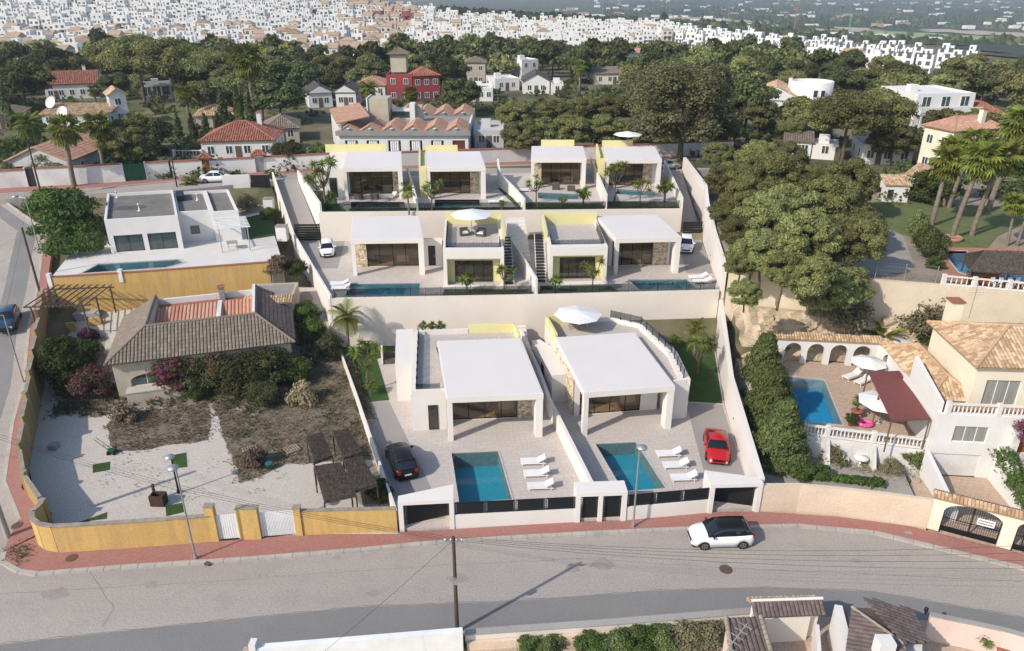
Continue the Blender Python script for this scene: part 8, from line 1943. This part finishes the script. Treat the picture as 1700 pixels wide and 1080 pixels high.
for i,(px,py,h)in enumerate(((1208,36,30),(1000,30,26),(690,32,22))):
 q=G(px,py);m=MB();m.bar(q,q+Vector((0,0,h)),.35,STEEL,n=5,r2=.15)
 for k in range(3):m.bar(q+Vector((-3,0,h-2-3*k)),q+Vector((3,0,h-2-3*k)),.12,STEEL,n=3)
 one(m,'pylon',('tall thin pylon at the top right of the centre','thin pylon above the white central town','thin mast beside the dark red far houses')[i],'pylon')
slab('near_plot_ground',[(-15,30.9),(-2.9,32.0),(14.3,33.3),(24.4,32.8),(29.4,31.4),(34,29.5),(34,22),(-16,22)],.15,-.8,RPAVE)
def pw(px,py,z):q=P(px,py,z);return(q.x,q.y)
wthing('white_wall','bright white wall end along the road at the bottom, left of the utility pole',[(*pw(425,1073,1.8),-.2,1.8),(*pw(768,1045,1.8),-.2,1.8)],.35,WHITEMETAL)
a=pw(425,1073,1.8);m=MB();m.box(a[0]-.3,a[0]+.05,a[1]-.25,a[1]+.25,-.2,2.15,WHITE);one(m,'wall_post','small white end post of the bright white wall at the bottom','post')
wthing('cream_wall','long low cream wall along the road between white wall and tiled gate roof',[(*pw(772,1050,1.1),-.2,1.1),(*pw(1000,1034,1.1),-.2,1.1),(*pw(1250,1014,1.1),-.2,1.1)],.35,CREAMWALL,capm=CONC,capt=.06)
wthing('planter_wall','low inner planter wall behind the cream wall',[(*pw(775,1066,.7),-.1,.7),(*pw(1000,1050,.7),-.1,.7),(*pw(1205,1036,.7),-.1,.7)],.2,PEACH)
wthing('pink_wall','long pale pink wall curving along the road at the bottom right',[(*pw(1545,1020,1.9),-.2,1.9),(*pw(1670,1046,1.9),-.2,1.9),(*pw(1740,1066,1.9),-.2,1.9)],.25,PINK,capm=CONC,capt=.05)
t=thing('tiled_gate_roof','small double-sided tiled roof over the cream entrance wall, bottom centre right','roof',(*pw(1250,1010,2),0))
a,b=P(1250,1018,2.3),P(1368,1014,2.3);fr=Fr((a.x,a.y,0),b-a);L_=(b-a).length
m=MB(fr);m.box(.1,L_-.1,.25,.55,-.1,2.45,CREAMWALL);m.build('wall',t)
m=MB();tiles(m,[fr(0,-.3,2.3),fr(L_,-.3,2.3),fr(L_,.4,2.75),fr(0,.4,2.75)],TMAUVE,pitch=.24,course=.4);m.build('roof_slope',t)
m=MB();tiles(m,[fr(L_,1.1,2.3),fr(0,1.1,2.3),fr(0,.4,2.75),fr(L_,.4,2.75)],TORANGE,pitch=.24,course=.4);m.build('roof_slope',t)
m=MB();ridge(m,fr(0,.4,2.8),fr(L_,.4,2.8),WHITE,.09);m.box(0,0,0,0,0,0,WHITE)if False else None;m.build('ridge_tiles',t)
def slopeblock(label,c4,z,mats,wallm,name='outbuilding',drop=.5):
 """four roof corner pixels: near-left, near-right, far-right, far-left with their heights"""
 q=[P(px,py,zz)for px,py,zz in c4];cx=sum((p for p in q),Vector())/4;t=thing(name,label,'outbuilding',(cx.x,cx.y,0));m=MB();tiles(m,q,mats,pitch=.26,course=.4);m.build('roof',t)
 inn=[cx.lerp(p,.93)for p in q];m=MB();m.prism([(p.x,p.y)for p in inn],0,[p.z-.16 for p in inn],wallm);m.build('wall',t);return t,q
t,q=slopeblock('outbuilding with a narrow mauve tiled roof and rounded verge tiles at the bottom edge',[(1216,1100,2.6),(1284,1100,2.6),(1262,1024,3.0),(1205,1026,3.0)],0,TMAUVE,PEACH)
for a,b in((q[0],q[3]),(q[1],q[2])):
 n=9
 for k in range(n):p0_,p1_=a.lerp(b,k/n),a.lerp(b,(k+.85)/n);m=MB();m.bar(p0_+Vector((0,0,.12)),p1_+Vector((0,0,.12)),.13,COPE,n=7);m.build('verge_tile',t)
slopeblock('outbuilding with a large dark mauve tiled roof at the bottom right, left slope',[(1475,1110,2.2),(1500,1095,3.0),(1412,1006,3.0),(1424,1030,2.2)],0,TMAUVE,WHITE)if False else None
t=thing('dark_tiled_house','house with a dark mauve hip roof at the bottom right beside the pink wall','house',(*pw(1470,1050,2),0))
A,B,C_,D_,E_=P(1414,1008,3.0),P(1514,1012,2.7),P(1541,1066,2.7),P(1496,1066,3.35),P(1400,1110,2.4)
m=MB();tiles(m,[C_,B,A,D_],TMAUVE,pitch=.26,course=.4);m.build('roof_slope',t)
m=MB();tiles(m,[A,E_,P(1520,1120,2.6),D_],TMAUVE,pitch=.26,course=.4);m.build('roof_slope',t)
m=MB();ridge(m,A,D_,COPE,.09);ridge(m,D_,P(1520,1120,2.6),COPE,.09);m.build('ridge_tiles',t)
m=MB();m.prism([(p.x,p.y)for p in[P(1424,1016,0)+Vector((0,0,0))]]+[tuple(P(1424,1014,2.6)[:2]),tuple(P(1508,1016,2.6)[:2]),tuple(P(1534,1062,2.4)[:2]),tuple(P(1534,1120,2.4)[:2]),tuple(P(1410,1110,2.2)[:2])][0:0],0,1,WHITE)if False else m.prism([tuple(P(1424,1016,2.5)[:2]),tuple(P(1508,1018,2.5)[:2]),tuple(P(1532,1062,2.5)[:2]),tuple(P(1530,1120,2.5)[:2]),tuple(P(1412,1112,2.2)[:2])],0,[2.7,2.45,2.45,2.4,2.1],WHITE);m.build('wall',t)
m=MB();c=P(1468,1072,3.4);m.box(c.x-.5,c.x+.3,c.y-.5,c.y+.2,2,4.0,WHITE);m.build('chimney',t)
wthing('white_parapet','tall narrow white parapet wall between the yard and the dark roof, bottom right',[(*pw(1392,1004,2.6),0,2.6),(*pw(1418,1110,2.6),0,2.6)],.4,WHITE)
wthing('red_parapet','thin terracotta edged wall right of the white parapet',[(*pw(1400,1010,1.6),0,1.6),(*pw(1424,1090,1.6),0,1.6)],.25,TERRA)
wthing('yard_wall','cream yard wall with a drain mark below the tiled gate roof',[(*pw(1272,1024,2.0),0,2.0),(*pw(1345,1020,2.0),0,2.0)],.2,CREAMWALL)
wthing('white_screen','small white screen wall in the paved yard, bottom right',[(*pw(1357,1036,1.6),0,1.6),(*pw(1362,1100,1.6),0,1.6)],.2,WHITE)
t=thing('gate_lamp','small lamp on the left end of the pink wall','lamp',(*pw(1535,1018,2),1.9));q=P(1536,1018,1.95);m=MB();m.lathe(q,[(.05,0),(.05,.2),(.12,.22),(.1,.4),(.02,.45)],BLACKMETAL,n=8);m.build('lantern',t)
m=MB();q=P(1228,1064,3);m.bar(q+Vector((-1.0,-.8,0)),q+Vector((.4,.4,.8)),.03,STEEL,n=4)
for k in range(5):c=(q+Vector((-1.0,-.8,0))).lerp(q+Vector((.4,.4,.8)),.2+.18*k);m.bar(c+Vector((-.25,.25,0)),c+Vector((.25,-.25,0)),.015,STEEL,n=3)
one(m,'television_aerial','grey television aerial on the mauve tiled outbuilding roof','aerial')
for i,(px,py,s,k)in enumerate(((772,1068,.5,'bush2'),(885,1076,.75,'bush'),(915,1074,.75,'bush2'),(985,1074,.9,'bush'),(1020,1070,1.0,'bush2'),(1060,1070,1.0,'bush'),(1100,1066,1.0,'bush2'),(1140,1064,1.0,'grbush'),(1175,1058,1.0,'grbush'))):
 labs=('small yellow-green shrub just right of the bright white wall','left half of the separate shrub pair in the planter','right half of the separate shrub pair in the planter','leftmost shrub of the long planter row','second shrub of the long planter row','third shrub of the long planter row','fourth shrub of the long planter row','grey twiggy shrub near the right end of the planter row','grey twiggy shrub at the right end of the planter row')
 q=P(px,py,.3);plant(k,(q.x,q.y,.1),labs[i],'bush',s=s*.85,sz=s*.62)
q=P(1630,1076,.3);plant('yucca3',(q.x,q.y,.2),'reddish spiky plant inside the pink wall, bottom right','plant',s=.8);q=P(1662,1085,.3);t=thing('flower_pot','terracotta pot inside the pink wall','pot',q);m=MB();m.lathe(q,[(.2,0),(.32,.35),(.34,.45),(.26,.45)],TERRA,n=12);m.build('pot',t)
TAR=mat('tar_seam',(.19,.175,.16),(.25,.23,.21),scale=3,fine=.1);OIL=mat('oil_stain',(.26,.235,.215),(.31,.28,.255),scale=2,fine=.1)
def seam(pts,w=.035,m=None):
 q=MB();pts=[Vector((*p,.006))for p in pts];rr=random.Random(len(pts));out=[]
 for a,b in zip(pts,pts[1:]):
  n=max(2,int((b-a).length/.5));d=(b-a).normalized();s=Vector((-d.y,d.x,0))
  for k in range(n):out.append(a.lerp(b,k/n)+s*rr.uniform(-.05,.05))
 out.append(pts[-1])
 for a,b in zip(out,out[1:]):d=(b-a).normalized();s=Vector((-d.y,d.x,0))*w*rr.uniform(.5,1);q.raw([a-s,b-s,b+s,a+s],[(0,1,2,3)],m or TAR)
 return q.build('road_seam',kind='structure')
seam([pw(0,985,0),pw(350,965,0),pw(700,940,0),pw(1000,925,0)],.02);seam([pw(930,925,0),pw(1250,945,0),pw(1500,955,0),pw(1700,965,0)],.025);seam([pw(0,1068,0),pw(300,1036,0),pw(600,1006,0),pw(850,997,0),pw(1100,979,0),pw(1275,974,0),pw(1450,981,0),pw(1700,1024,0)],.04);seam([pw(150,950,0),pw(190,1010,0),pw(170,1040,0)],.02)
rr=random.Random(4)
for(px,py,r)in((1000,935,.9),(950,945,.5),(430,955,.18),(1035,912,.12),(250,970,.5),(620,985,.4),(1200,935,.3),(1420,930,.35),(90,985,.8),(760,960,.7),(560,925,.3)):
 c=P(px,py,.007);q=MB();n=14;q.raw([c+Vector((r*math.cos(k*6.2832/n)*rr.uniform(.6,1.3),r*.6*math.sin(k*6.2832/n)*rr.uniform(.6,1.3),0))for k in range(n)],[tuple(range(n))],OIL);q.build('road_stain',kind='structure')
hb=MB();hb.box(-6500,6500,-420,12500,-60,62,BLACKMETAL);ho=hb.build('haze',kind='stuff');ho.data.materials.clear()
hm=bpy.data.materials.new('haze');hm.use_nodes=True;nt=hm.node_tree;nt.nodes.remove(nt.nodes['Principled BSDF'])
pv=nt.nodes.new('ShaderNodeVolumePrincipled');pv.inputs['Color'].default_value=(.80,.88,1,1);pv.inputs['Density'].default_value=.00018;pv.inputs['Anisotropy'].default_value=.2
nt.links.new(pv.outputs[0],nt.nodes['Material Output'].inputs['Volume']);ho.data.materials.append(hm)
def tufts(name,poly,f,n,m,seed,h=(.05,.2),zfun=zgard,w=.02,k=5):
 rng=np.random.default_rng(seed);P2=[tuple(PF(px,py,zfun)[:2])for px,py in poly];x0,x1=min(p[0]for p in P2),max(p[0]for p in P2);y0,y1=min(p[1]for p in P2),max(p[1]for p in P2);V=[]
 while len(V)<n*3*k:
  cl=(rng.uniform(x0,x1),rng.uniform(y0,y1))
  if not inside(*cl,P2):continue
  for _ in range(8):
   x,y=cl[0]+rng.normal()*.35,cl[1]+rng.normal()*.35;z=zfun(x,y)+.02
   for j in range(k):
    a=rng.uniform(0,6.28);hh=rng.uniform(*h);r=hh*rng.uniform(.3,1.3);c,s=math.cos(a),math.sin(a)
    V+=[(x-s*w,y+c*w,z),(x+s*w,y-c*w,z),(x+c*r,y+s*r,z+hh)]
 V=np.array(V[:n*3*k]);link(name,npmesh(name,V,np.arange(len(V)).reshape(-1,3),[m]),kind='stuff')
BED1=[(178,705),(190,752),(345,730),(350,700),(345,668),(260,680)];BED2=[(352,665),(395,790),(400,802),(480,770),(640,760),(628,700),(575,590),(540,560),(495,640),(420,690)]
SOILP=[(90,580),(90,690),(190,690),(350,666),(420,690),(500,640),(540,560),(510,500),(490,600),(300,640),(190,640)]
tufts('dry_weeds',BED1,0,1500,DRYL,1,w=.03);tufts('dry_weeds',BED2,0,3600,DRYL,2,w=.03);tufts('green_weeds',BED2,0,1300,OLIVE,3,(.1,.35),w=.03);tufts('green_weeds',SOILP,0,2400,OLIVE,4,(.1,.5),w=.04)
tufts('dry_weeds',[(180,760),(500,735),(500,820),(130,850)],0,260,DRYL,5,(.03,.1))
tufts('dry_weeds',[(1310,770),(1395,775),(1520,800),(1510,760),(1400,745)],0,900,DRYL,6,(.05,.22),lambda x,y:.36)
tufts('green_weeds',[(20,915),(48,900),(50,925),(25,935)],0,90,BROAD,7,(.05,.25),lambda x,y:.12)
for k,(o,used)in PROTO.items():
 if not used:
  for ch in list(o.children):bpy.data.objects.remove(ch)
  bpy.data.objects.remove(o)
